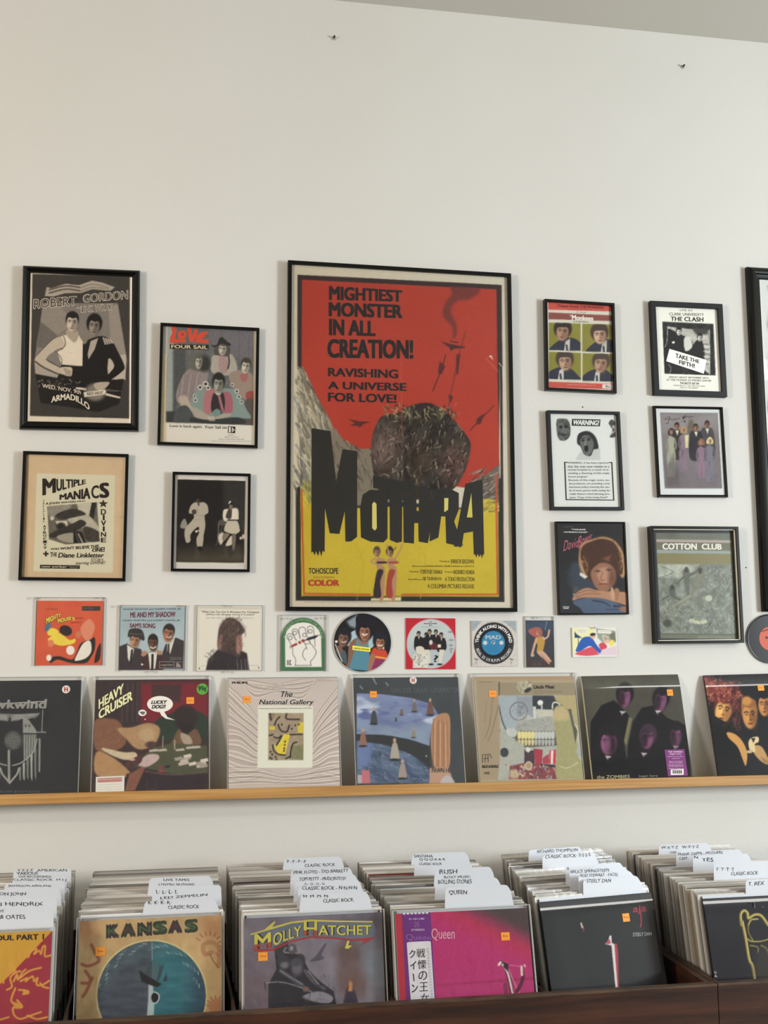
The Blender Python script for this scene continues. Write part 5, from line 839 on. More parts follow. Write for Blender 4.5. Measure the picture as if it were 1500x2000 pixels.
for x_ in (835, 870, 905, 938): c.line([(x_, 120), (x_-4, 380)], 12, '4a3c3a', al=.7)
c.poly([(960, 120), (1420, 110), (1420, 400), (1100, 400), (960, 380)], '74202b', soft=5).poly([(1030, 130), (1240, 130), (1225, 250), (1040, 240)], '3f2a2c', soft=2).poly([(1060, 380), (1180, 320), (1260, 300), (1400, 340), (1410, 500), (1060, 500)], '28352a', sm=True, soft=2)
# brown seated masses round a table: a plain stand-in for the painted players
c.poly([(645, 380), (740, 360), (820, 390), (860, 520), (780, 580), (650, 570)], '7c5540', sm=True, soft=1.5).poly([(655, 590), (760, 620), (880, 720), (860, 760), (660, 750)], 'a8835c', sm=True, soft=1.5).poly([(700, 560), (840, 590), (920, 590), (930, 630), (840, 640), (720, 590)], 'c2b294', sm=True, soft=1).poly([(800, 430), (900, 420), (1010, 390), (1090, 430), (1050, 540), (940, 570), (860, 500)], 'a68560', sm=True, soft=1.5).blob(1000, 470, 55, 50, 'b39a78', al=.8).blob(1030, 540, 40, 24, '4a3430')
c.blob(1265, 350, 80, 80, '2c2222', soft=.12).blob(1270, 420, 50, 40, '241c1d').poly([(1180, 500), (1220, 430), (1260, 480), (1330, 430), (1370, 500), (1350, 540), (1180, 540)], '6b503c', sm=True, soft=1).poly([(1230, 460), (1290, 480), (1310, 530), (1250, 530)], 'a39280', sm=True, soft=1)
c.poly([(900, 680), (1040, 560), (1160, 530), (1410, 545), (1415, 730), (1180, 745), (1000, 720)], '4b4c38', sm=False, soft=1.5).poly([(860, 740), (1000, 700), (1200, 745), (1415, 730), (1412, 840), (850, 855)], '2f2228', soft=2).line([(990, 720), (1180, 745), (1415, 725)], 8, '5a4444')
c.poly([(850, 860), (880, 740), (1000, 670), (960, 760), (920, 850)], '7b5040', soft=1).poly([(940, 670), (1000, 610), (1070, 605), (1080, 640), (1000, 690)], 'b9a39e', sm=True, soft=.8).poly([(860, 660), (960, 610), (960, 660), (880, 700)], '4c3030', sm=True)
for i in range(14): x_, y_ = 1180+random.uniform(0, 190), 610+random.uniform(0, 70); c.poly([(x_, y_), (x_+50, y_-12), (x_+62, y_+8), (x_+10, y_+20)], ['c9bfb0', '9a8f84', 'b5aa9c'][i % 3])
for x_, y_ in ((1040, 575), (1100, 572), (1220, 570), (1290, 555), (1330, 552)): c.poly([(x_-25, y_), (x_+30, y_-8), (x_+40, y_+8), (x_-20, y_+14)], 'b5aa9c')
for x_, y_, q in ((1095, 695, '7d3438'), (1140, 688, '2b2426'), (1100, 720, '8a3a3c'), (900, 640, 'c8a08c')): c.blob(x_, y_, 20, 9, q)
c.line([(1112, 480), (1108, 560)], 5, 'a39a84').line([(1190, 510), (1190, 570)], 8, 'a39a84').line([(1005, 780), (1005, 835), (1060, 835), (1062, 775)], 4, '6b5a55', al=.6).strokes(160, (650, 380, 1080, 740), 30, 4, ['8f6a4c', '5f4030', 'c0a07c'], 60, 50, .35, seed=51).noise(3, .03)
it.print_sheet(c, it.py)
it.t('HEAVY', 672, 235, 302, 842, 122, 190, '2a2020', .07); it.t('HEAVY', 672, 232, 298, 842, 119, 186, 'e6e3b0', .04, .0006); it.t('CRUISER', 672, 308, 372, 903, 170, 238, '2a2020', .07); it.t('CRUISER', 672, 305, 368, 903, 167, 234, 'e6e3b0', .04, .0006)
it.pg([(1090+88*math.cos(a), 262+55*math.sin(a)) for a in np.linspace(0, 6.28, 36, False)], 'e9e4dc'); it.pg([(1085, 310), (1115, 308), (1140, 350), (1195, 372), (1130, 362), (1100, 340)], 'e9e4dc'); it.t('LUCKY', 1032, 238, 262, 1136, 236, 260, '1d1a1a', .05, .0006, sk=8); it.t('DOG!!', 1036, 268, 294, 1128, 266, 292, '1d1a1a', .05, .0006, sk=8)
it.pg([(970+28*math.cos(a), 322+22*math.sin(a)) for a in np.linspace(0, 6.28, 20, False)], 'e9e4dc'); it.t('*@!', 952, 312, 334, 988, 312, 334, '1d1a1a', .04, .0006); it.pg([(985, 362), (992, 362), (992, 370), (985, 370)], 'e9e4dc')
it.pg([(653, 758), (848, 750), (846, 860), (651, 864)], 'd8d4ca'); it.pg([(665, 768), (832, 760), (831, 790), (665, 797)], 'b77c76', lift=.0005); it.t('promotional copy not for sale', 668, 772, 782, 828, 766, 776, 'd8d4ca', .02, .0007)
for i in range(3): it.pg([(665, 812+i*16), (830, 806+i*16), (830, 808+i*16), (665, 814+i*16)], 'b5b0a6', lift=.0005)
it.flush(); round_tag(it, 1378, 160, 39, '63b04a', '99¢', '1d2a18', .72, .02); orange_tag(it, 1270, 216, 1322, 260)
Zn = (430, 1300, 3.0)
it = shelf_record((447, 1538), (664, 1533), 'cream wave-lined album with a small yellow and brown abstract picture', edge='c8bcb0', sleeve=True, top=.003)
c = canvas(it, 'bfb3aa', Zn).noise(60, .03, seed=8)
for fam, (fx, n0) in enumerate(((0, 46), (1, 46), (2, 22), (3, 18))):
    for i in range(n0):
        u = i/n0
        if fam == 0: P_ = [(50, 120+u*560), (120, 180+u*500+20*math.sin(u*9)), (200, 280+u*400), (235, 330+u*330)]
        elif fam == 1: P_ = [(700, 110+u*580), (640, 190+u*480), (580, 270+u*400+14*math.sin(u*11)), (530, 380+u*290)]
        elif fam == 2: P_ = [(60+u*60, 75), (200, 90+u*80+20*math.sin(u*8)), (330, 110+u*50), (480, 80+u*120), (640-u*80, 75)]
        else: P_ = [(50, 600+u*110), (220, 600+u*100), (380, 640+u*60), (560, 600+u*110), (700, 570+u*130)]
        c.line(P_, 4.5, ['8f8078', 'e4dad0', 'a3948a', 'ece4da', '7f726c'][i % 5], al=.7)
c.poly([(222, 234), (545, 236), (540, 598), (218, 600)], 'd6d5c4'); q = [(283, 278), (489, 278), (488, 553), (281, 555)]; c.poly(q, '9a8a72').setclip(q)
c.poly([(290, 355), (320, 355), (320, 375), (290, 375)], 'cfbc3c').poly([(455, 335), (488, 330), (488, 395), (455, 390)], 'c9b73e').poly([(375, 402), (410, 405), (380, 520), (340, 515), (315, 470), (350, 450)], 'd6c23a').poly([(420, 470), (488, 460), (488, 553), (420, 550)], '7c7a58').poly([(283, 278), (320, 278), (310, 320), (283, 310)], '88705c').noise(5, .05)
for P_ in ([(318, 350), (330, 320), (350, 300)], [(340, 345), (355, 380), (390, 388), (405, 350)], [(390, 280), (390, 312), (465, 315)], [(288, 410), (310, 404)], [(315, 418), (340, 425), (360, 412), (330, 468)], [(308, 465), (315, 500), (345, 520), (382, 525)], [(410, 405), (480, 403)], [(410, 540), (418, 480), (430, 455), (450, 448)], [(385, 545), (415, 530)], [(292, 280), (298, 320)]): c.line(P_, 8, '1f1b1a')
for P_ in ((295, 505), (305, 520), (292, 540), (325, 535), (330, 550), (302, 545), (380, 445), (378, 465), (376, 485), (374, 500), (362, 345), (440, 350), (460, 345), (420, 370)): c.blob(P_[0], P_[1], 5, 6, '1f1b1a')
c.setclip(); it.print_sheet(c, it.py)
it.t('PHILIPS', 69, 94, 107, 162, 93, 106, '262223', .05); it.t('STEREO', 580, 84, 92, 690, 84, 92, 'a8988c', .0)
for e, cl, lf in ((0, 'e2dcd2', .0003), (4, '1f1d24', .0006)):
    it.t('The', 350+e/2, 148+e/2, 184, 425, 148+e/2, 184, cl, .02+.03*(e == 0), lf, sk=10); it.t('National Gallery', 228+e/2, 196+e/2, 236, 546, 196+e/2, 236, cl, .02+.03*(e == 0), lf, sk=10)
it.t('Performing musical interpretations of the paintings of Paul Klee', 230, 249, 256, 536, 246, 253, '4a4744', .01); it.flush(); orange_tag(it, 134, 180, 178, 218)
it = shelf_record((698, 1531), (907, 1527), 'blue cloud and sea album with small figures, red H sticker at the top', edge='3a3d40')
c = canvas(it, '3a3f42', Zn); c.noise(20, .02); c.setclip([(800, 162), (950, 168), (1120, 190), (1240, 225), (1280, 290), (1235, 380), (1225, 470), (1140, 440), (1000, 410), (800, 400)])
c.poly([(780, 150), (1320, 180), (1260, 500), (780, 420)], '7480a0').noise(34, .12, (.9, .95, 1), aniso=(1.6, .8), seed=12).noise(30, 1, 'b4bccd', aniso=(1.8, .7), thr=.55, soft=.15, seed=15).noise(22, 1, '5a6390', aniso=(1.8, .6), thr=.6, soft=.15, seed=17).poly([(800, 340), (1230, 350), (1230, 470), (800, 410)], '8fa0a6', soft=12, al=.5)
c.setclip([(800, 440), (900, 455), (1050, 480), (1150, 540), (1230, 620), (1235, 690), (800, 690)]).poly([(780, 430), (1300, 430), (1300, 700), (780, 700)], '4d5c74').noise(14, .12, aniso=(2, .6), ang=30).strokes(170, (800, 470, 1230, 690), 40, 4, ['a6b2c0', '2c3440', '7c8a9c', 'c5ccd4'], 35, 30, .6, seed=61).poly([(800, 440), (900, 450), (870, 590), (800, 600)], '6c7ca8', soft=5, al=.8).setclip()
c.poly([(800, 402), (950, 405), (1100, 430), (1230, 475), (1235, 600), (1120, 520), (960, 460), (800, 438)], '2b2d2e')
c.poly([(1240, 350), (1275, 290), (1342, 290), (1348, 440), (1340, 600), (1260, 600), (1235, 480)], 'a97e5c', sm=True)
for i in range(9): c.line([(1250+i*10, 310+(i*17) % 40), (1246+i*11, 590)], 6, ['7d5440', 'c8a27c', '8f6448'][i % 3], al=.7)
c.poly([(1228, 600), (1340, 600), (1370, 690), (1225, 690)], 'b08c74', soft=1).poly([(1290, 690), (1330, 640), (1375, 690)], 'b0aaa8', sm=True).poly([(830, 610), (875, 615), (880, 690), (830, 690)], 'b86a70', soft=1).poly([(805, 640), (830, 640), (830, 690), (805, 690)], 'a8a0a4')
for x_, y_, h_, cl in ((900, 340, 100, '3c3f44'), (1063, 288, 46, '6d5a50'), (1137, 268, 74, '6c6460'), (1230, 288, 100, '6b4c40'), (1030, 324, 30, '3c3f44'), (1133, 420, 60, '8a8070'), (836, 470, 105, '8a6458'), (1022, 550, 130, 'a39a8c'), (1068, 660, 115, '9a8a80'), (935, 520, 30, '3a4450')):
    c.poly([(x_-h_*.18, y_), (x_-h_*.12, y_-h_*.6), (x_-h_*.05, y_-h_*.75), (x_+h_*.08, y_-h_*.75), (x_+h_*.15, y_-h_*.55), (x_+h_*.2, y_)], cl, sm=True, soft=.5).blob(x_, y_-h_*.86, h_*.075, h_*.11, 'b09280').blob(x_, y_+2, h_*.24, h_*.06, '25282c')
for x_, y_ in ((900, 80), (910, 100), (978, 108), (828, 128)): c.line([(x_-8, y_-8), (x_+6, y_+8)], 6, '8a9094')
c.blob(1208, 530, 4, 4, 'd8d8d4'); it.print_sheet(c, it.py)
it.t('VAN DER GRAAF GENERATOR', 1000, 130, 160, 1400, 128, 158, '55585a', .0); it.t('PAWN HEARTS', 1240, 600, 628, 1412, 600, 626, '4b423e', .03); it.flush(); round_tag(it, 1131, 86, 21, 'e2dcd6', 'H', 'a8282e', .4); orange_tag(it, 877, 150, 919, 186)
Zu = (900, 1300, 5.0)
it = shelf_record((937, 1525), (1141, 1521), 'tan collage album with teeth and a large finger shape', edge='b9ab90')
c = canvas(it, 'a79a7e', Zu).noise(30, .03, (1, .9, .8), seed=19); c.poly([(130, 95), (1150, 95), (1150, 150), (140, 140)], 'a08063', al=.7, soft=4).poly([(150, 140), (370, 150), (385, 1120), (190, 1120)], '9b8a70', soft=2).poly([(370, 165), (1140, 165), (1150, 290), (375, 290)], '8f836a', soft=1)
c.line([(250, 330), (235, 560)], 5, '6b5c48', al=.6).line([(310, 310), (285, 560), (240, 705)], 5, '5c4d3c').line([(365, 400), (310, 620), (265, 740)], 5, '5c4d3c').line([(375, 160), (375, 300), (390, 560), (385, 640)], 10, '3f3a34')
q = [(368, 292), (1150, 292), (1165, 600), (1195, 1105), (360, 1115), (385, 900), (385, 620)]; c.setclip(q).poly(q, 'a3a69c').noise(16, .07, seed=23)
c.poly([(368, 292), (550, 300), (570, 560), (520, 660), (430, 610), (380, 480)], '9aa3a6', sm=True, soft=1).line([(370, 380), (400, 520), (450, 640), (520, 705), (560, 660), (565, 600)], 12, '44494c').poly([(445, 620), (520, 615), (548, 660), (520, 700), (460, 680)], 'b5b5ae', sm=True).poly([(540, 300), (700, 300), (700, 430), (730, 520), (640, 470), (560, 500)], '8b9096', soft=1)
c.line([(565, 360)]+[(565+85*math.cos(a), 445+88*math.sin(a)) for a in np.linspace(-1.5, 4.6, 16)], 9, '6a636a').strokes(60, (520, 380, 640, 500), 50, 6, ['6d7074', 'b0b4b4', '4f5256'], 60, 60, .6, seed=71)
c.poly([(700, 292), (900, 292), (960, 340), (1080, 380), (1080, 440), (700, 440)], '2d3238').blob(776, 362, 28, 26, 'd8d8d0', soft=.08).line([(790, 380), (792, 420)], 16, 'b8b8b2').poly([(735, 425), (900, 430), (905, 520), (760, 520)], 'b8b6a6').poly([(700, 400), (735, 400), (735, 520), (712, 520)], 'c2c2b8')
c.poly([(560, 560), (720, 520), (900, 500), (920, 640), (740, 660), (560, 650)], '9c9c94', sm=True).strokes(90, (560, 520, 910, 640), 60, 7, ['b5b4aa', '6f706c', '85867f'], -10, 30, .6, seed=73).poly([(560, 640), (930, 640), (940, 780), (620, 800), (520, 740)], '57534a', soft=1)
for i in range(11): x_ = 570+i*33; cl = 'd3c687' if i < 5 else 'b5b7b0'; c.poly([(x_-15, 650), (x_+14, 648), (x_+16, 705), (x_, 718), (x_-14, 708)], cl, sm=True).poly([(x_-13, 728), (x_+13, 728), (x_+9, 775), (x_-8, 778)], 'c9bb84' if i < 5 else 'a5a7a2', sm=True)
c.poly([(385, 640), (520, 720), (620, 780), (620, 960), (500, 960), (370, 1115), (360, 900)], 'a3a499', sm=False, soft=2).strokes(70, (390, 700, 620, 950), 46, 5, ['b8b8ac', '8a8b82'], 30, 50, .5, seed=75).blob(425, 848, 41, 46, '33373a', soft=.06)
c.poly([(620, 820), (720, 830), (720, 960), (620, 960)], '423036').poly([(710, 810), (800, 820), (790, 1010), (730, 1010)], '9a3040').poly([(800, 900), (860, 860), (865, 960), (800, 960)], 'a03a48').poly([(865, 830), (930, 820), (925, 965), (865, 960)], 'b83040').poly([(880, 830), (905, 828), (900, 965), (878, 965)], 'd8cfc4').poly([(630, 830), (650, 790), (690, 820), (660, 850)], 'cfcbbe').poly([(780, 960), (930, 970), (900, 1020), (780, 1010)], '2b2430')
c.poly([(480, 980), (620, 950), (930, 1000), (940, 1110), (470, 1110)], '7c3c40', sm=False, soft=1).strokes(80, (450, 980, 940, 1105), 50, 14, ['d5cba8', 'a8434c', '8a8f98', '3a2c34', 'c8b48c'], 80, 40, .85, seed=77).blob(663, 978, 36, 44, 'c9b9a0', soft=.06).blob(663, 978, 26, 32, 'a08a6c').blob(520, 1060, 50, 46, 'bdb28c', soft=.3, al=.8)
c.poly([(905, 460), (930, 400), (980, 388), (1040, 430), (1090, 560), (1140, 760), (1130, 860), (1190, 960), (1195, 1110), (940, 1110), (940, 800), (920, 640)], '9a9468', sm=True, soft=.8).poly([(905, 470), (940, 410), (1000, 400), (1050, 450), (1060, 520), (920, 540)], 'b3a278', sm=True, soft=3).poly([(930, 300), (1120, 300), (1150, 400), (1165, 700), (1120, 640), (1090, 480), (980, 380), (930, 340)], 'a89a6e', sm=True, soft=1)
c.line([(895, 420), (900, 370), (930, 358), (968, 380)], 14, 'c9c7b4').line([(1065, 450), (1090, 560), (1130, 590), (1148, 660), (1140, 740)], 12, 'b8b6a0').poly([(1050, 430), (1075, 420), (1110, 580), (1140, 640), (1120, 760), (1090, 600)], '3a3c36', al=.8).line([(960, 980), (1040, 1000), (1140, 950)], 8, 'c2bd98').noise(3, .03).setclip()
c.blob(620, 210, 74, 62, 'b0a88e', soft=.12).strokes(60, (560, 160, 690, 260), 34, 6, ['d5d0ba', '5c574a', '3a372f'], 40, 60, .7, seed=79).blob(655, 240, 40, 20, '2f2d28', -30)
it.print_sheet(c, it.py)
it.t('Uncle Meat', 710, 190, 228, 916, 188, 224, '2f2a24', .045); it.t('most of the music from the movie', 715, 240, 248, 980, 244, 252, '6b604c', .0); it.t('we have not got enough money to finish', 715, 256, 264, 985, 258, 266, '6b604c', .0); it.t('not yet', 715, 270, 277, 800, 270, 277, '6b604c', .0); it.t('MOTHERS', 182, 158, 165, 308, 155, 162, '5c503e', .0)
it.t('BIZARRE', 208, 972, 1000, 372, 970, 998, '2f2a24', .05); it.t('r: RECORDS', 225, 1038, 1062, 282, 1038, 1062, '4f4436', .02)
for P_ in ([(208, 868), (285, 860), (285, 866), (208, 874)], [(208, 868), (216, 868), (216, 948), (208, 950)], [(240, 868), (247, 868), (240, 948), (233, 948)], [(262, 870), (270, 870), (272, 945), (264, 945)], [(285, 860), (305, 905), (298, 908), (278, 866)], [(225, 905), (265, 900), (265, 908), (225, 914)]): it.pg(P_, '4f4436')
it.flush(); orange_tag(it, 274, 245, 352, 306)
it = shelf_record((1158, 1520), (1350, 1516), 'shiny dark album of five purple-lit faces with a purple barcode sticker', edge='ded8b8', sleeve=False, wrap=True, lean=11.8, tilt=math.radians(.6))
c = canvas(it, '44423a', Zr); c.poly([(60, 600), (460, 600), (300, 860), (95, 940)], '4c4a3f', soft=10).poly([(620, 580), (840, 600), (850, 900), (720, 700)], '47463e', soft=10).poly([(385, 900), (425, 900), (380, 1120), (352, 1080)], '6b6748', soft=1)
DK = '1a181b'
c.poly([(95, 930), (180, 800), (280, 760), (400, 880), (360, 1080), (400, 1380), (90, 1380)], DK, sm=False, soft=1).poly([(430, 930), (500, 820), (600, 800), (700, 900), (850, 960), (880, 1200), (880, 1370), (380, 1380), (390, 1120)], DK, soft=1).poly([(90, 1240), (880, 1200), (890, 1380), (100, 1380)], '151416', soft=3)
def pur(x_, y_, w_, h_, ang, lit, hr='1d1a1e', hx=0):
    c.head(x_, y_, w_, h_, '7d4c6c', hr, ang, .55, .3, feat='1a1018', shade='2a1c26'); c.blob(x_-w_*.24*lit, y_+h_*.1, w_*.26, h_*.42, '221820', ang, al=.85, soft=.4).blob(x_+w_*.2*lit, y_+h_*.12, w_*.16, h_*.3, '9c6088', ang, al=.55, soft=.6)
pur(365, 730, 110, 170, 5, 1); pur(650, 760, 110, 170, 12, 1); pur(240, 1090, 150, 210, 2, -.3); pur(545, 1060, 110, 170, 10, 1, '3a2a38'); pur(770, 1040, 105, 175, 4, 1)
for x_, y_ in ((350, 860), (630, 855), (235, 1215), (520, 1190), (770, 1135)): c.poly([(x_-25, y_-15), (x_, y_+25), (x_+8, y_+5), (x_+25, y_-10)], 'b0a3a8').line([(x_, y_+5), (x_+5, y_+30)], 8, DK)
c.poly([(690, 1190), (850, 940), (860, 1100), (820, 1150)], DK, al=.3).line([(545, 1040), (580, 1040)], 22, '2a1c26', al=.6).noise(14, .015); it.print_sheet(c, it.py, m=M_GLOSSY, bend=BEND)
it.t('the ZOMBIES', 145, 1356, 1384, 405, 1352, 1378, 'a9a37c', .0); it.t('begin here', 480, 1352, 1376, 625, 1348, 1372, '7c7860', .0)
lx, lz = it.loc([680, 866], [1153, 1358], it.ty-.001); o = obj('barcode_sticker', box(lx[0], lx[1], it.ty-.0012, it.ty-.0002, lz[1], lz[0]), mat('purple_sticker', '7d3a78', .5, spec=.2), it.root); o['label'] = 'purple sticker with a barcode'; sv = it.txt; it.txt = []; it.ty -= .0013
for s_, a, b, y_ in (('THE ZOMBIES', 708, 822, 1170), ('Begin Here', 722, 812, 1188), ('180 gram vinyl mono edition', 706, 826, 1206), ('contains the hits', 740, 800, 1220), ('she is not there', 716, 824, 1244), ('tell her no and more', 718, 822, 1256), ('remastered audio on', 712, 828, 1272), ('heavyweight vinyl', 712, 828, 1284), ('made in the eu', 716, 832, 1300)): it.t(s_, a, y_-7+(y_ > 1195)*2, y_+5, b, y_-7+(y_ > 1195)*2, y_+5, 'd9bcd2', .03*(y_ < 1195), .0001)
it.pg([(730, 1310), (832, 1306), (832, 1350), (730, 1352)], 'e8e4e0', lift=.0001)
for i in range(16): it.pg([(742+i*5, 1314), (744+i*5+(i % 3), 1314), (744+i*5+(i % 3), 1342), (742+i*5, 1342)], '2a242a', lift=.0003)
it.flush('sticker_lettering', o); it.ty += .0013; it.txt = sv; it.flush(); orange_tag(it, 698, 676, 750, 724)
it = shelf_record((1391, 1514), (1600, 1508), 'shiny black album at the right edge, curly red-haired woman and pale faces', edge='3a2c2c', sleeve=False, wrap=True, tilt=math.radians(1.0))
c = canvas(it, '191a1e', Zr); c.poly([(980, 560), (1060, 560), (1030, 700), (1000, 700)], '7a3440', soft=5, al=.8)
c.poly([(1040, 840), (1100, 900), (1180, 930), (1240, 1000), (1320, 1120), (1330, 1340), (1060, 1350)], '141416', soft=1)
c.head(1150, 830, 150, 230, 'd3a05c', '5a2a26', 14, .4, .2, shade='7c4c2c'); c.blob(1130, 690, 130, 85, '6b2f2c', soft=.2).blob(1040, 660, 50, 60, '7c3a34', soft=.3).blob(1240, 740, 50, 100, '4a2226', soft=.3)
r_ = np.random.default_rng(5)
for i in range(260): x_, y_ = r_.normal(1130, 75), r_.normal(690, 48); a = r_.uniform(0, 6.28); c.line([(x_, y_), (x_+14*math.cos(a), y_+14*math.sin(a)), (x_+20*math.cos(a+1), y_+20*math.sin(a+1))], 6, ['a8584a', '5a2624', 'c07a5c', '3c1c1e', '8a4038'][i % 5], al=.75)
for i in range(80): x_, y_ = r_.normal(1255, 22), r_.uniform(740, 980); c.line([(x_, y_), (x_+12, y_+10), (x_-4, y_+22)], 6, ['5a2e2a', '2c181c', '7c4038'][i % 3], al=.7)
c.poly([(1050, 870), (1090, 890), (1160, 930), (1190, 935), (1140, 960), (1060, 930)], '1a1a1c').head(1355, 870, 135, 230, 'b9824a', '8a5a34', -4, .15, .02, shade='5a3820').blob(1330, 765, 38, 36, 'b98248', soft=.3).head(1470, 790, 110, 190, 'b57c48', '17151a', -3, .4, .2, shade='5e3c24')
c.poly([(1175, 1015), (1240, 1030), (1300, 1090), (1335, 1180), (1325, 1280), (1300, 1230), (1260, 1130), (1190, 1060)], 'c08c50', sm=True).poly([(1390, 1120), (1450, 1130), (1500, 1220), (1500, 1270), (1440, 1240), (1390, 1180)], 'b08a58', sm=True).poly([(1345, 1100), (1365, 1060), (1420, 1050), (1425, 1090), (1395, 1110), (1400, 1170), (1360, 1160)], 'cfb98c', sm=True).poly([(1365, 1060), (1385, 1100), (1400, 1060)], '2a2420').poly([(1330, 1160), (1380, 1150), (1370, 1180), (1335, 1180)], 'b8a078')
for i in range(4): c.line([(1440+i*8, 1210+i*12), (1500, 1240+i*8)], 4, '6b4a2c')
c.noise(3, .02); it.print_sheet(c, it.py, m=M_GLOSSY, bend=BEND); orange_tag(it, 1416, 640, 1472, 684)
# ================================================================== record bins
M_BIN = mat('dark_stained_wood', '4a2a1b', 0.45, noise=(5, .5), stretch=(.6, 5, 9), col2='28150d', bump=(30, .2, .001), bstretch=(.3, 4, 6))
M_BINTOP = mat('worn_wood_edge', '5a4330', 0.5, noise=(14, .5), stretch=(.8, 4, 4), col2='33241b')
FY, FT = -.80, .78
def skewboard(x0, x1, sh, ya, yb, z0, z1):
    bm = box(x0, x1, ya, yb, z0, z1)
    for v in bm.verts:
        if v.co.y > (ya+yb)/2: v.co.x += sh
    return bm
def bin_unit(xa, xb, parts, label, shl=0.0, shr=0.0):
    r = thing('record_bin', label, 'record bin', Matrix.Identity(4), 'dark wooden record bins in front of the wall')
    obj('front_panel', box(xa, xb, FY-.02, FY, 0, FT-.006), M_BIN, r); obj('top_edge', box(xa, xb, FY-.021, FY+.001, FT-.006, FT, bev=.0012), M_BINTOP, r)
    obj('side_panel', skewboard(xa, xa+.016, shl, FY, -.03, 0, FT-.004), M_BIN, r); obj('side_panel', skewboard(xb-.016, xb, shr, FY, -.03, 0, FT-.004), M_BIN, r)
    obj('back_panel', box(xa+.016+shl, xb-.016+shr, -.045, -.03, 0, .80), M_BIN, r)
    b = box(xa+.016, xb-.016, FY, -.045, .612, .627)
    for v in b.verts:
        if v.co.y > -.4: v.co.z += .019; v.co.x += shl if v.co.x < (xa+xb)/2 else shr
    obj('bottom_board', b, M_BIN, r)
    for x_ in parts: obj('partition', box(x_-.003, x_+.003, FY, -.045, .64, .765), M_BIN, r)
    return r
bin_unit(-1.28, 1.2495, (-.1885, .1675, .5165, .866), 'long dark wooden record bin with five rows of albums', 0.0, .042)
bin_unit(1.2515, 2.4, (1.66, 2.03), 'dark wooden record bin at the right edge holding the rightmost row', .042, .0)
# section: front centre x, back centre x, top y of front cover, top y of last record, lean front/back, yaw
SEC = [(-.377, -.372, -.705, -.135, 12, 8, 0), (-.013, -.004, -.622, -.17, 12, 7, 0), (.347, .340, -.672, -.125, 12, 7, 0), (.686, .692, -.698, -.165, 13, 8, 0), (1.054, 1.108, -.612, -.115, 14, 9, 10.5), (1.439, 1.482, -.684, -.115, 13, 8, 1.0)]
NREC = 44
def slot(k, i):
    xf, xb, yf, yb, lf, lb, yaw = SEC[k]; t = i/NREC; L = math.radians(lf+(lb-lf)*t)
    yt = yf+(yb-yf)*t; zb = .634+.019*(yt-.0+.70)/.55 if True else 0
    return xf+(xb-xf)*t, yt-.3125*math.sin(L), zb, L, math.radians(yaw)
PAL = ['b9b2a4', '8f8a80', '3a3838', '6e2f2c', '2c3340', 'd0c8b8', '5a4a3c', 'a39684', '232326', '7d7266', 'c9c2b2', '48606c', '9a3a34', 'b8ae9c', '3d5a44', '171719']
rm = box(-.156, .156, -.0024, .0024, 0, .3125); rec_me = bpy.data.meshes.new('record'); rm.to_mesh(rec_me); rm.free(); rec_me.materials.append(mat('cardboard_sleeve', rough=.55, objcol=True))
fl = bmesh.new(); bx(fl, -.1605, .1605, -.0034, .0034, .3125, .3185); bx(fl, -.1605, -.1562, -.0030, .0030, .10, .3125); bx(fl, .1562, .1605, -.0030, .0030, .10, .3125)
fl_me = bpy.data.meshes.new('plastic_sleeve'); fl.to_mesh(fl_me); fl.free(); fl_me.materials.append(M_FLAP)
ROWN = ['the leftmost row', 'the row behind the blue globe cover', 'the row behind the purple armoured figure cover', 'the row behind the magenta cover', 'the row behind the black striped cover', 'the rightmost row']
rr = random.Random(11)
for k in range(6):
    for i in range(1, NREC+1):
        x, yb_, zb, L, yaw = slot(k, i); j = min(max(rr.gauss(0, .002), -.004), .004)
        o = bpy.data.objects.new('record', rec_me); COL.objects.link(o); hgt = rr.gauss(0, .0022)
        o.matrix_world = place(x+j, yb_, zb+abs(hgt), L, 0, yaw); cc = H(PAL[rr.randrange(len(PAL))]) if rr.random() < .65 else H('b5aea2')
        o.color = (*s2l(cc), 1); tag(o, 'clear-sleeved album filed upright in '+ROWN[k], 'record', 'albums filed in '+ROWN[k])
        if rr.random() > .08:
            p = bpy.data.objects.new('plastic_sleeve', fl_me); COL.objects.link(p); p.parent = o; p.scale = (rr.uniform(.98, 1.0), 1, rr.uniform(.995, 1.006)); p.color = (*s2l(H(rr.choice(['d2cdc4', 'b3ada4', 'bcb7b0', '9a958e', 'e4e2de', 'a9a39a', 'c6c1b8', '7c7874']))), 1)
M_CARD = mat('white_plastic_card', 'cfd3da', .45); 
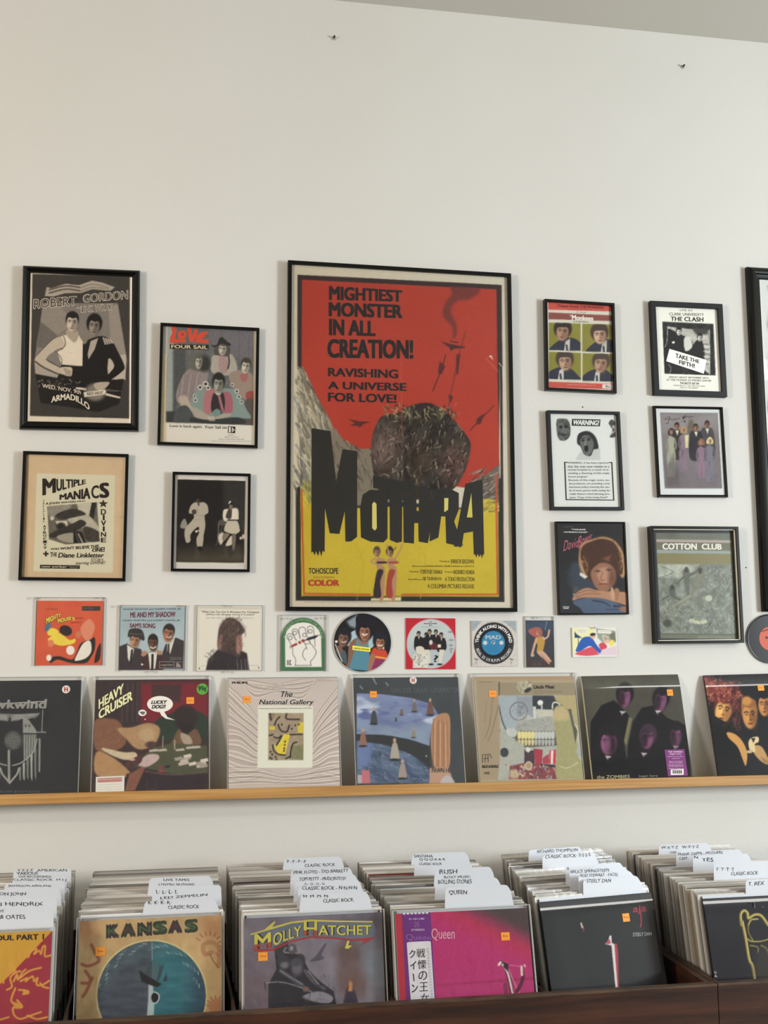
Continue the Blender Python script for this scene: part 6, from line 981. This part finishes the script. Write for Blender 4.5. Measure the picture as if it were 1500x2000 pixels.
def card(k, xl, xr, yt, lines, label, z=(0, 0, 1), ybase=None, r=5, shade=None, ztop=.99):
    """divider card; crop coordinates of the tab's left, right and top, and its handwriting (text, x0, x1, y, height)"""
    ox, oy, kk = z; X0, X1, YT = xl/kk+ox, xr/kk+ox, yt/kk+oy; xm = (X0+X1)/2; yw = UZ(xm, YT, ztop)[1]-.04
    best = min((abs(slot(k, i+.5)[1]+.3125*math.sin(slot(k, i+.5)[3])-yw-.0+.0), i) for i in range(NREC)); i = best[1]
    while (k, i) in USED and i < NREC-1: i += 1
    USED.add((k, i)); x, yb_, zb, L, yaw = slot(k, i+.5)
    mtx = place(x, yb_, zb, L, 0, yaw); root = thing('divider_card', label, 'divider card', mtx, 'handwritten divider cards'); it = Item(mtx, .3, .36, root); it.z(ox, oy, kk)
    a, t = it.loc([xl, xr], [yt, yt], -.0006); h = float((t[0]+t[1])/2); a0, a1 = float(a[0]), min(float(a[1]), .156); q = .006; s = min(.010, .158-a1)
    P_ = [(-.15, 0), (.15, 0), (.15, .318), (a1+s, .318), (a1+s*.5, h-.014), (a1+.001, h-q), (a1-q*.6, h-.001), (a1-q*1.4, h), (a0+q*1.2, h), (a0+q*.4, h-.0015), (a0-.001, h-q), (a0-s*.5, .318), (-.15, .318)]
    if a0-s*.5 < -.15: P_ = P_[:12]; P_[11] = (a0-s*.5, 0); P_[0] = (a0-s*.5+.0001, 0); P_ = P_[1:]
    if a1+s > .15: P_ = [p for p in P_ if p not in ((.15, .318),)]; P_ = [(a1+s, 0) if p == (.15, 0) else p for p in P_]
    bm = bmesh.new(); f = bm.faces.new([bm.verts.new((u, -.0005, v)) for u, v in P_]); ex = bmesh.ops.extrude_face_region(bm, geom=[f])
    bmesh.ops.translate(bm, verts=[v for v in ex['geom'] if isinstance(v, bmesh.types.BMVert)], vec=(0, .001, 0)); bmesh.ops.recalc_face_normals(bm, faces=bm.faces)
    o = obj('card', bm, M_CARD, root); it.sheet = o; it.ty = -.0006
    for s_, u0, u1, v, hh, *rest in lines:
        ln = rest[0] if rest else 0
        it.t(s_, 0, 0, 0, 0, 0, 0, '2c2e34', .01, .0002, warp=lambda a_, b_: (u0+(u1-u0)*a_+hh*.12*(b_-.5)*np.sin(a_*17+u0), v+ln*a_+hh*(1-b_)+hh*.09*np.sin(a_*29+u1)))
    it.flush('handwriting'); return it
USED = set()
B1, B2, B3, B4 = (0, 1600, 3.0), (420, 1640, 3.75), (700, 1640, 3.75), (1000, 1620, 3.0)
# leftmost row
card(0, -120, 310, 546, [('HALL & OATES', -100, 148, 560, 24)], 'frontmost divider card of the leftmost row', B1)
card(0, -110, 330, 464, [('JIMI HENDRIX', -70, 252, 486, 28), ('KISS & LIGHTFOOT', -200, 24, 530, 16)], 'second divider card from the front of the leftmost row', B1)
card(0, -100, 345, 408, [('ELTON JOHN', -60, 152, 428, 24)], 'third divider card from the front of the leftmost row', B1)
card(0, 30, 440, 370, [('JEFFERSON AIRPLANE', 48, 300, 385, 14)], 'divider card with small faded writing in the leftmost row, third from its back', B1)
card(0, 75, 452, 345, [('CLASSIC ROCK  H I J', 78, 388, 348, 16)], 'divider card with CLASSIC ROCK and letters, second from the back of the leftmost row', B1)
card(0, 82, 448, 292, [('Y.F.F.F  AMERICAN', 100, 392, 292, 14), ('VARIOUS', 98, 222, 308, 18), ('LIVE RECORDINGS', 110, 300, 330, 12)], 'rearmost divider card of the leftmost row', B1)
# Kansas row
card(1, 850, 1260, 472, [('K· K· K· K·', 868, 1005, 478, 20, 0), ('CLASSIC ROCK', 985, 1168, 506, 20, -5)], 'divider card K K K K CLASSIC ROCK behind the blue-globe cover', B1)
card(1, 895, 1295, 393, [('L· L· L· L', 915, 1042, 414, 22), ('LED ZEPPELIN', 940, 1215, 455, 14, -20)], 'divider card L L L L behind the blue globe cover', B1)
card(1, 878, 1235, 338, [('LIVE TAPES', 958, 1110, 348, 14), ('LYNYRD SKYNYRD', 930, 1140, 376, 12)], 'rearmost divider card of the row behind the blue globe cover', B1)
# Molly Hatchet row
card(2, 630, 1115, 390, [('M· M· M· M·', 646, 835, 404, 20), ('CLASSIC ROCK', 792, 1015, 436, 26, -10)], 'divider card M M M M CLASSIC ROCK, front of the purple armoured figure row', B2)
card(2, 612, 1068, 335, [('CLASSIC ROCK - N·N·N·N', 638, 1040, 342, 26, -4)], 'divider card CLASSIC ROCK N N N N in the purple armoured figure row', B2)
card(2, 585, 1055, 300, [('O - O - O - O', 656, 802, 316, 16)], 'divider card O O O O in the purple armoured figure row', B2)
card(2, 560, 1028, 262, [('TOM PETTY - MUDCRUTCH', 618, 955, 276, 24, -6)], 'divider card just behind the O O O O card', B2)
card(2, 560, 992, 212, [('PINK FLOYD - SYD BARRETT', 575, 976, 228, 24, -14)], 'divider card just in front of the P P P P card', B2)
card(2, 508, 920, 130, [('P - P - P - P', 528, 665, 148, 22), ('CLASSIC ROCK', 657, 880, 178, 22, -8)], 'rearmost divider card of its row, lettered P P P P', B2)
# Queen row
card(3, 638, 1098, 340, [('QUEEN', 664, 796, 372, 34, -4)], 'frontmost divider card behind the magenta cover, one large word on it', B3)
card(3, 565, 1020, 286, [('ROLLING STONES', 584, 830, 294, 30, -4)], 'second divider card from the front behind the magenta cover', B3)
card(3, 560, 970, 205, [('RUSH', 594, 724, 218, 32), ('ROXY MUSIC', 628, 822, 266, 18, -4)], 'third divider card from the front behind the magenta cover', B3)
card(3, 415, 815, 160, [('CLASSIC ROCK', 446, 612, 168, 18)], 'divider card CLASSIC ROCK just in front of the Q Q Q R R R card', B3)
card(3, 395, 790, 95, [('SANTANA', 408, 545, 110, 20), ('Q·Q·Q·R·R·R', 446, 638, 136, 20)], 'rearmost divider card behind the magenta cover, with Q Q Q R R R', B3)
# Steely Dan row
card(4, 415, 738, 284, [('STEELY DAN', 438, 580, 290, 22, -2)], 'frontmost divider card behind the black striped cover', B4)
card(4, 388, 700, 256, [('ROD STEWART - FACES', 402, 620, 262, 18, -8)], 'second divider card from the front behind the black striped cover', B4)
card(4, 335, 668, 230, [('BRUCE SPRINGSTEEN', 345, 568, 240, 18, -12)], 'third divider card from the front behind the black striped cover', B4)
card(4, 312, 640, 205, [('S', 322, 334, 222, 14)], 'divider card with a lone S, fourth behind the black striped cover', B4)
card(4, 178, 482, 142, [("CLASSIC ROCK· S·S·S·S", 195, 460, 150, 20, -12)], 'divider card CLASSIC ROCK S S S S behind the black striped cover', B4, )
card(4, 98, 400, 110, [('RICHARD THOMPSON', 148, 385, 120, 18, -10)], 'rearmost divider card of the row behind the black striped cover', B4)
# T. Rex row
card(5, 1368, 1700, 288, [('T. REX', 1384, 1478, 308, 22, -4)], 'frontmost divider card of the rightmost row, cut by the picture edge', B4)
card(5, 1180, 1540, 188, [('T· T· T· T', 1195, 1302, 224, 18), ('CLASSIC ROCK', 1284, 1442, 250, 20, -6)], 'divider card T T T T CLASSIC ROCK in the rightmost row', B4)
card(5, 1060, 1385, 148, [('N', 1068, 1090, 154, 16), ('YES', 1112, 1180, 166, 22)], 'divider card with one short word, behind the T T T T card', B4)
card(5, 962, 1340, 124, [('FRANK ZAPPA - MOTHERS', 972, 1235, 138, 16, -12), ('CAPT.', 980, 1032, 162, 16)], 'divider card just in front of the W X Y Z card', B4)
card(5, 862, 1150, 84, [('W·X·Y·Z   W·X·Y·Z', 874, 1095, 98, 16, -6), ('CLASSIC', 925, 965, 128, 12)], 'rearmost divider card of the rightmost row, lettered W X Y Z', B4)
# front covers
def front_cover(k, label, edge='b8b0a4', wrap=False):
    xf, xb, yf, yb, lf, lb, yaw = SEC[k]; L = math.radians(lf); S_ = .3125
    mtx = place(xf, yf-S_*math.sin(L)-.001, .94-S_*math.cos(L), L, 0, math.radians(yaw)); root = thing('album', label, 'record album', mtx, 'front albums of the record bins'); it = Item(mtx, S_, S_, root)
    obj('cover', cover_body(S_, .004, wrap), mat('cover_edge_'+edge, edge, .6), root); it.gain = .80; it.py = -.0044-(.0063 if wrap else 0)
    if not wrap: film(it, S_+.012, S_+.007, -.0075, .0003, rim=.0015)
    return it
def fcan(it, base, z): return canvas(it, base, z, res=1.2)
it = front_cover(0, "yellow and crimson album with curly line drawing, leftmost in the bin", 'c9b04a')
c = fcan(it, 'a63244', B1); c.noise(40, .025); c.poly([(-700, 640), (320, 640), (0, 975), (-400, 1390), (-700, 1390)], 'd9a93c').poly([(300, 700), (320, 650), (320, 1400), (-300, 1400), (-20, 985)], 'a63244')
for P_ in ([(110, 830), (115, 790), (150, 780), (140, 810), (165, 800)], [(165, 810), (185, 770), (215, 760), (200, 790), (230, 770), (240, 790), (250, 750), (265, 745), (262, 800), (290, 800), (305, 790)], [(60, 830), (90, 840), (70, 870), (40, 880), (25, 860)], [(15, 905), (40, 890), (90, 885), (30, 920), (20, 960)], [(40, 1000), (70, 980), (60, 930), (90, 900), (120, 890)], [(80, 950), (100, 910), (105, 940), (130, 900), (150, 880)], [(120, 930), (170, 890), (240, 870)], [(120, 950), (160, 930), (150, 950), (190, 920), (200, 950), (220, 930), (215, 970), (250, 970), (290, 945)], [(285, 990), (250, 980), (235, 960)], [(90, 990), (65, 1060), (90, 1090), (75, 1110), (85, 1150), (120, 1170), (180, 1150), (240, 1130)], [(160, 1150), (210, 1170), (240, 1168), (275, 1160)], [(110, 1000), (160, 1005), (165, 1020), (135, 1025)], [(0, 1175), (50, 1160)], [(100, 1060), (130, 1100), (90, 1105)], [(-60, 1000), (-10, 1060), (-30, 1120)], [(-120, 1100), (-60, 1140), (-80, 1180)]): c.line(P_, 11, 'e0a848')
c.poly([(130, 1000), (165, 1008), (160, 1022), (135, 1018)], 'e0a848').poly([(80, 1070), (115, 1080), (130, 1100), (80, 1110)], 'd8a040', soft=1); it.print_sheet(c, it.py)
it.t("ROCK 'N SOUL PART 1", -285, 690, 716, 258, 670, 706, '2a201c', .035); it.flush()
it = front_cover(1, 'beige album with a large blue globe and a sailing ship', 'cdb48a')
c = fcan(it, 'c7a878', B1); c.noise(60, .05, (1, .95, .8), seed=2).noise(10, .04, (1, .9, .7), seed=3); c.blob(480, 640, 80, 90, 'b0704e', al=.5, soft=.6).blob(1240, 620, 70, 60, 'b67c58', al=.45, soft=.6)
for P_ in ([(535, 735), (560, 790), (580, 830), (520, 860), (480, 850)], [(500, 890), (530, 940), (510, 1000), (485, 1040)], [(480, 960), (520, 960), (540, 930)]): c.line(P_, 20, 'a8654a', al=.8).line(P_, 8, '8a4c3a', al=.6)
c.line([(1280, 860), (1285, 760), (1240, 720), (1190, 740), (1200, 790), (1240, 780)], 26, 'b5835e', al=.8).line([(1280, 870), (1250, 830), (1230, 790)], 6, '8a5a44').blob(1268, 1100, 45, 45, 'b57a58', soft=.2, al=.8)
for a in range(-150, 60, 22): x_, y_ = 1225+60*math.cos(math.radians(a)), 740+60*math.sin(math.radians(a)); c.line([(x_, y_), (1225+84*math.cos(math.radians(a)), 740+84*math.sin(math.radians(a)))], 8, 'a8654a', al=.8)
for a in range(-170, 0, 25): c.line([(1268+44*math.cos(math.radians(a)), 1100+44*math.sin(math.radians(a))), (1268+66*math.cos(math.radians(a)), 1100+66*math.sin(math.radians(a)))], 8, 'a8654a', al=.8)
c.blob(888, 1032, 326, 326, 'dfcf94', soft=.01); G_ = [(888+318*math.cos(a), 1034+320*math.sin(a)) for a in np.linspace(0, 2*math.pi, 70, False)]; c.setclip(G_).poly(G_, '47505c').poly([(890, 700), (1300, 700), (1300, 1400), (890, 1400)], '33707c').poly([(1120, 700), (1300, 700), (1300, 1400), (1100, 1400)], '344a5c', soft=16, al=.85)
c.poly([(560, 700), (1220, 700), (1220, 800), (1000, 790), (700, 850), (600, 1000)], '4f6a72', soft=12, al=.5).noise(14, .06, aniso=(2, .5), seed=6).strokes(60, (600, 750, 880, 1180), 40, 4, ['7a8a98', '2f3844'], 5, 12, .5, seed=81)
for i in range(34): a = math.pi*(1.05+.9*i/34); r0 = 312-(i*37) % 46; c.line([(888+r0*math.cos(a), 1034+r0*math.sin(a)), (888+(r0-4)*math.cos(a+.07), 1034+(r0-4)*math.sin(a+.07))], 7, ['b8c8c4', '6d8a90', '8fa8a8'][i % 3], al=.6)
c.blob(918, 1040, 10, 14, '14161c').poly([(870, 960), (895, 965), (905, 1060), (900, 1160), (860, 1160), (868, 1060)], 'b5c4c6', soft=1.2).line([(890, 700), (893, 850)], 5, '9ab0b4', al=.7).blob(905, 1045, 30, 34, 'dfe8e6', al=.0).blob(908, 1046, 22, 30, '11141b', soft=.05)
c.line([(905, 1012), (928, 1025), (932, 1048), (922, 1070), (905, 1080)], 6, 'dfe8e6')
c.poly([(815, 885), (860, 915), (920, 950), (948, 965), (920, 985), (860, 965), (828, 950)], '1c1c20').poly([(850, 900), (880, 840), (895, 825), (885, 900), (875, 930)], '3c4a50').poly([(890, 930), (905, 850), (925, 820), (925, 890), (910, 940)], '55686c').poly([(915, 945), (935, 870), (960, 850), (945, 910), (930, 950)], '3a4c54').poly([(955, 950), (975, 900), (978, 950)], '2a3a42'); c.setclip(); it.print_sheet(c, it.py, cell=1.5)
for i, (ch, x0, x1, t0, b0) in enumerate((('K', 622, 700, 618, 700), ('A', 708, 796, 612, 694), ('N', 805, 890, 606, 688), ('S', 895, 980, 598, 680), ('A', 985, 1068, 594, 672), ('S', 1082, 1160, 588, 668))): it.t(ch, x0, t0, b0, x1, t0-6, b0-6, '33402f' if i % 2 else '3a3438', .10); it.t(ch, x0+10, t0+22, b0-22, x1-10, t0+16, b0-28, '5c323c' if i in (1, 4) else '4a6a45', .0, .0006)
it.flush(); orange_tag(it, 560, 750, 616, 800)
it = front_cover(2, 'dark purple album with an armoured figure on a rock', '6a6068')
c = fcan(it, '77707c', B2); c.noise(120, .10, (1, .95, 1), seed=31).noise(40, .07, (1, .92, .95), seed=33); c.blob(640, 900, 240, 200, '938c96', al=.55, soft=.8).blob(350, 1100, 220, 160, '705a60', al=.6, soft=.8).blob(1150, 950, 120, 160, '7c8790', al=.7, soft=.6).blob(980, 830, 100, 90, '5f4c48', al=.85, soft=.4).blob(990, 980, 90, 120, '6b5452', al=.8, soft=.5).blob(1020, 1070, 110, 100, '6f5550', al=.8, soft=.5)
c.poly([(940, 1200), (960, 1100), (990, 1060), (1030, 1120), (1050, 1200)], '3c3040', soft=2).poly([(975, 1110), (985, 1030), (1005, 1050), (1005, 1110)], 'c98a50', soft=1.5).noise(12, .03, seed=35)
c.poly([(690, 890), (740, 850), (800, 765), (815, 770), (780, 840), (800, 870), (740, 890)], '57505c', sm=True)
c.poly([(390, 1240), (390, 1060), (450, 950), (440, 860), (430, 740), (470, 720), (530, 740), (540, 800), (600, 820), (650, 880), (690, 960), (770, 1040), (870, 1110), (890, 1210), (880, 1250)], '2a272e', sm=False, soft=.8)
c.poly([(440, 740), (480, 728), (520, 745), (525, 830), (450, 850)], '3c3a42', sm=True).blob(565, 800, 34, 38, '55525a', soft=.1).blob(560, 795, 12, 16, '9a98a0', soft=.4).line([(520, 790), (505, 820), (540, 830)], 10, '8a8480').line([(600, 790), (620, 800), (610, 830), (590, 830)], 10, '8a8480').blob(500, 890, 50, 44, '3e3b44', soft=.1).blob(510, 920, 30, 24, '73717a', soft=.4).blob(625, 880, 36, 44, '37353e', soft=.1).blob(600, 940, 40, 54, '65626c', soft=.4).blob(590, 900, 40, 30, '4b4852')
c.line([(480, 960), (540, 1000), (640, 1070)], 34, '4b4852').line([(480, 960), (540, 1000), (640, 1060)], 8, '8a8792').line([(660, 960), (720, 1040), (800, 1090)], 26, '55525c').line([(680, 960), (760, 1060)], 6, 'a3a0a8').line([(375, 1050), (500, 1045), (700, 1110), (840, 1190)], 8, '8c8890').poly([(640, 1150), (760, 1110), (860, 1150), (840, 1195), (740, 1190)], '8f8a94', sm=True, soft=1).blob(665, 1095, 24, 20, '7a5c58').strokes(90, (400, 1000, 880, 1240), 50, 7, ['3c3a44', '1c1a20', '57545e'], 30, 40, .6, seed=91)
c.line([(365, 1050), (372, 1100)], 8, '35323a').strokes(30, (240, 850, 420, 1220), 80, 6, ['8f8890', '5a5058'], 50, 30, .4, seed=92); it.print_sheet(c, it.py, cell=1.5)
band = [(262, 690), (350, 672), (430, 650), (560, 605), (700, 590), (850, 598), (1000, 610), (1150, 600), (1165, 715), (1000, 730), (850, 715), (700, 705), (560, 730), (430, 790), (340, 815), (290, 810)]
it.pg(band, '687080', True, .0003)
def wv(s_, u0, u1, top, bot, col, bold, lift):
    f_ = lambda P_, x_: np.interp(x_, [p[0] for p in P_], [p[1] for p in P_])
    it.t(s_, 0, 0, 0, 0, 0, 0, col, bold, lift, warp=lambda u, v: (u0+(u1-u0)*u, f_(bot, u0+(u1-u0)*u)*(1-v)+f_(top, u0+(u1-u0)*u)*v))
T_ = [(280, 705), (400, 690), (500, 660), (640, 618), (900, 622), (1150, 620)]; Q_ = [(280, 812), (420, 790), (500, 745), (640, 700), (900, 700), (1150, 694)]
for s_, a, b, et in (('M', 288, 410, -10), ('OLLY', 425, 632, 6), ('H', 650, 748, -20), ('ATCHET', 758, 1145, 6)):
    tt = [(x_, y_+et) for x_, y_ in T_]; wv(s_, a+4, b+4, tt, Q_, '2a2226', .06, .0005); wv(s_, a, b, tt, Q_, 'cfc65a', .02, .0008); wv(s_, a, b, [(x_, y_*.35+z_*.65) for (x_, y_), (_, z_) in zip(tt, Q_)], Q_, 'a8503c', .02, .001) if s_ in 'MH' else None
for P_, cl in (([(258, 690), (360, 660), (430, 600), (445, 598), (420, 640), (560, 600), (700, 585), (900, 592), (1155, 596), (1155, 606), (900, 604), (700, 598), (560, 614), (430, 652), (262, 700)], 'c9bf54'), ([(278, 800), (420, 800), (560, 738), (700, 706), (850, 712), (1000, 728), (1175, 712), (1120, 745), (1060, 775), (1100, 740), (1000, 740), (850, 724), (700, 718), (560, 750), (420, 815), (290, 818)], 'a8343a'), ([(950, 795), (970, 740), (985, 740), (975, 775), (1005, 775), (975, 800)], 'cfc65a')): it.pg(P_, cl, False, .0009)
it.flush(); orange_tag(it, 316, 826, 386, 886)
it = front_cover(3, 'magenta album with a purple strip and Japanese writing', 'd8d2c8')
c = fcan(it, 'b52a6c', B3)
px, py = (c.X-B3[0])*3.75, (c.Y-B3[1])*3.75
g = np.clip(((px-680)*.55-(py-540)*1.15)/260+.15, 0, 1)[..., None]; g = g*g*(3-2*g); c.a = c.a*(1-g)+H('4a3b3a')*g
g2 = np.clip(1-np.abs(((px-680)*.55-(py-540)*1.15)/150-.05), 0, 1)[..., None]*.45; c.a = c.a*(1-g2)+H('b82a38')*g2; g3 = np.clip((py-900)/400, 0, 1)[..., None]*.25; c.a = c.a*(1-g3)+H('c05a8c')*g3
c.poly([(250, 540), (330, 540), (380, 1200), (310, 1200)], 'b52a3e', soft=1.2).poly([(560, 1065), (1330, 1000), (1330, 1022), (560, 1072)], '941c48', soft=2, al=.7).noise(3, .03)
c.line([(1040, 900), (1085, 950), (1130, 1140)], 30, '4a1c2c').line([(1055, 915), (1095, 980), (1130, 1130)], 14, 'e8cfc8').line([(1090, 900), (1100, 950), (1180, 1130)], 5, 'd8a8a8').line([(1040, 900), (1030, 915)], 20, 'e8d0c4').poly([(1070, 900), (1095, 905), (1100, 970), (1060, 930)], '2a1420').line([(1110, 918), (1200, 930)], 4, 'e8b8c0').line([(1195, 940), (1205, 1000), (1190, 1060), (1160, 1110)], 26, '5a1838').line([(1195, 930), (1198, 990)], 18, 'e5c8be').line([(1215, 915), (1222, 930)], 8, 'f0ded4').line([(1075, 1060), (1080, 1120)], 30, '8a2450')
it.print_sheet(c, it.py, cell=1.5)
it.pg([(318, 540), (527, 532), (568, 1200), (352, 1200)], '6b2a7c')
for i in range(7): it.pg([(325+i*28, 538-i), (343+i*28, 537-i), (344+i*28, 548-i), (326+i*28, 549-i)], 'e4dce4', lift=.0006)
it.t('P-10118E', 372, 576, 588, 484, 572, 585, 'd8c8dc', .02, .0006); it.t('05', 410, 602, 642, 446, 600, 640, '9a78ac', -.01, .0006); it.t('STEREO', 388, 655, 668, 484, 652, 666, 'd8c8dc', .02, .0006); it.t('Queen', 350, 690, 742, 530, 700, 740, '9a6aa8', -.005, .0006)
it.pg([(354, 760), (362, 750), (520, 742), (530, 750), (560, 1200), (385, 1200)], 'dcd8dc', lift=.0006)
for i, ch in enumerate('戦慄の王女'): it.t(ch, 426+i*7, 800+i*82, 866+i*82, 490+i*7, 796+i*82, 862+i*82, '2b2630', .01, .0008)
for i, (ch, w_) in enumerate((('ク', 1), ('イ', 1), ('ー', 0), ('ン', 1))):
    y_ = 808+i*84
    if ch == 'ー': it.pg([(398, y_+5), (406, y_+5), (412, y_+60), (404, y_+60)], '2b2630', lift=.0008)
    else: it.t(ch, 372+i*6, y_, y_+60, 418+i*6, y_-3, y_+57, '2b2630', .02, .0008)
for i in range(17): it.t('ロック', 498+i*2.1, 792+i*22, 808+i*22, 514+i*2.1, 791+i*22, 807+i*22, '5a5460', .0, .0008)
it.t('Queen', 535, 650, 740, 705, 646, 742, 'e0a8bc', .01); it.t('ueen', 553, 662, 730, 690, 660, 728, 'b5346c', -.035, .0006); it.flush(); orange_tag(it, 1043, 680, 1110, 736)
B4b = B4
it = front_cover(4, 'glossy black album with a thin white and red stripe', '1a1a1c', True)
c = fcan(it, '222325', B4); c.noise(80, .012); c.poly([(572, 622), (582, 622), (585, 665), (600, 672), (628, 945), (608, 945), (583, 680), (545, 672), (562, 655)], 'ded4d0').poly([(600, 672), (614, 668), (622, 720), (626, 940), (620, 945), (606, 760)], 'a83a4c').poly([(545, 668), (572, 640), (580, 668), (562, 672)], 'b0485a').line([(405, 550), (412, 575)], 9, 'd8b8b0').line([(418, 570), (420, 595)], 5, '8a5a5c').poly([(200, 440), (300, 430), (420, 940), (300, 940)], '2e3032', soft=18, al=.6); it.print_sheet(c, it.py, m=M_GLOSSY, bend=BEND)
it.t('aja', 708, 448, 500, 788, 440, 494, '8d2c38', .03); it.pg([(748, 480), (756, 480), (762, 540), (756, 575), (748, 575), (754, 540)], '8d2c38'); it.t('STEELY DAN', 708, 606, 628, 818, 600, 620, 'a3a3a0', .02); it.flush(); orange_tag(it, 645, 494, 692, 538)
it = front_cover(5, 'glossy black album with gold outlined shape at the right edge', '1c1c20', True)
c = fcan(it, '25252a', B4); c.noise(60, .012); c.poly([(1140, 640), (1370, 640), (1400, 900), (1160, 900)], '1c1820', soft=20, al=.7)
for P_, w_ in (([(1345, 560), (1340, 500), (1360, 475), (1380, 490), (1385, 520), (1420, 500), (1460, 505), (1500, 560)], 16), ([(1350, 540), (1370, 640), (1390, 760), (1410, 800), (1425, 890)], 16), ([(1380, 640), (1400, 655), (1460, 655), (1510, 640)], 8), ([(1385, 560), (1400, 530), (1440, 525)], 10), ([(1385, 560), (1385, 600), (1410, 650)], 6), ([(1395, 680), (1440, 690), (1440, 720)], 6), ([(1460, 680), (1500, 720), (1520, 900)], 8)): c.line(P_, w_, '8f8048').line([(a+3, b) for a, b in P_], w_*.4, 'c9b868')
c.blob(1440, 590, 50, 50, '26242a', al=.8).blob(1480, 800, 60, 120, '3c3530', al=.7, soft=.4); it.print_sheet(c, it.py, m=M_GLOSSY, bend=BEND)
it.t('T. REX', 1390, 425, 460, 1720, 410, 445, '6b6a68', -.005); it.t('T. REX', 1394, 428, 457, 1716, 413, 442, '2a2a2e', -.02, .0006); it.t('fly', 1185, 830, 848, 1200, 830, 848, 'b9b9b4', .0); it.t('A', 1185, 852, 866, 1202, 852, 866, 'b9b9b4', .02); it.flush()
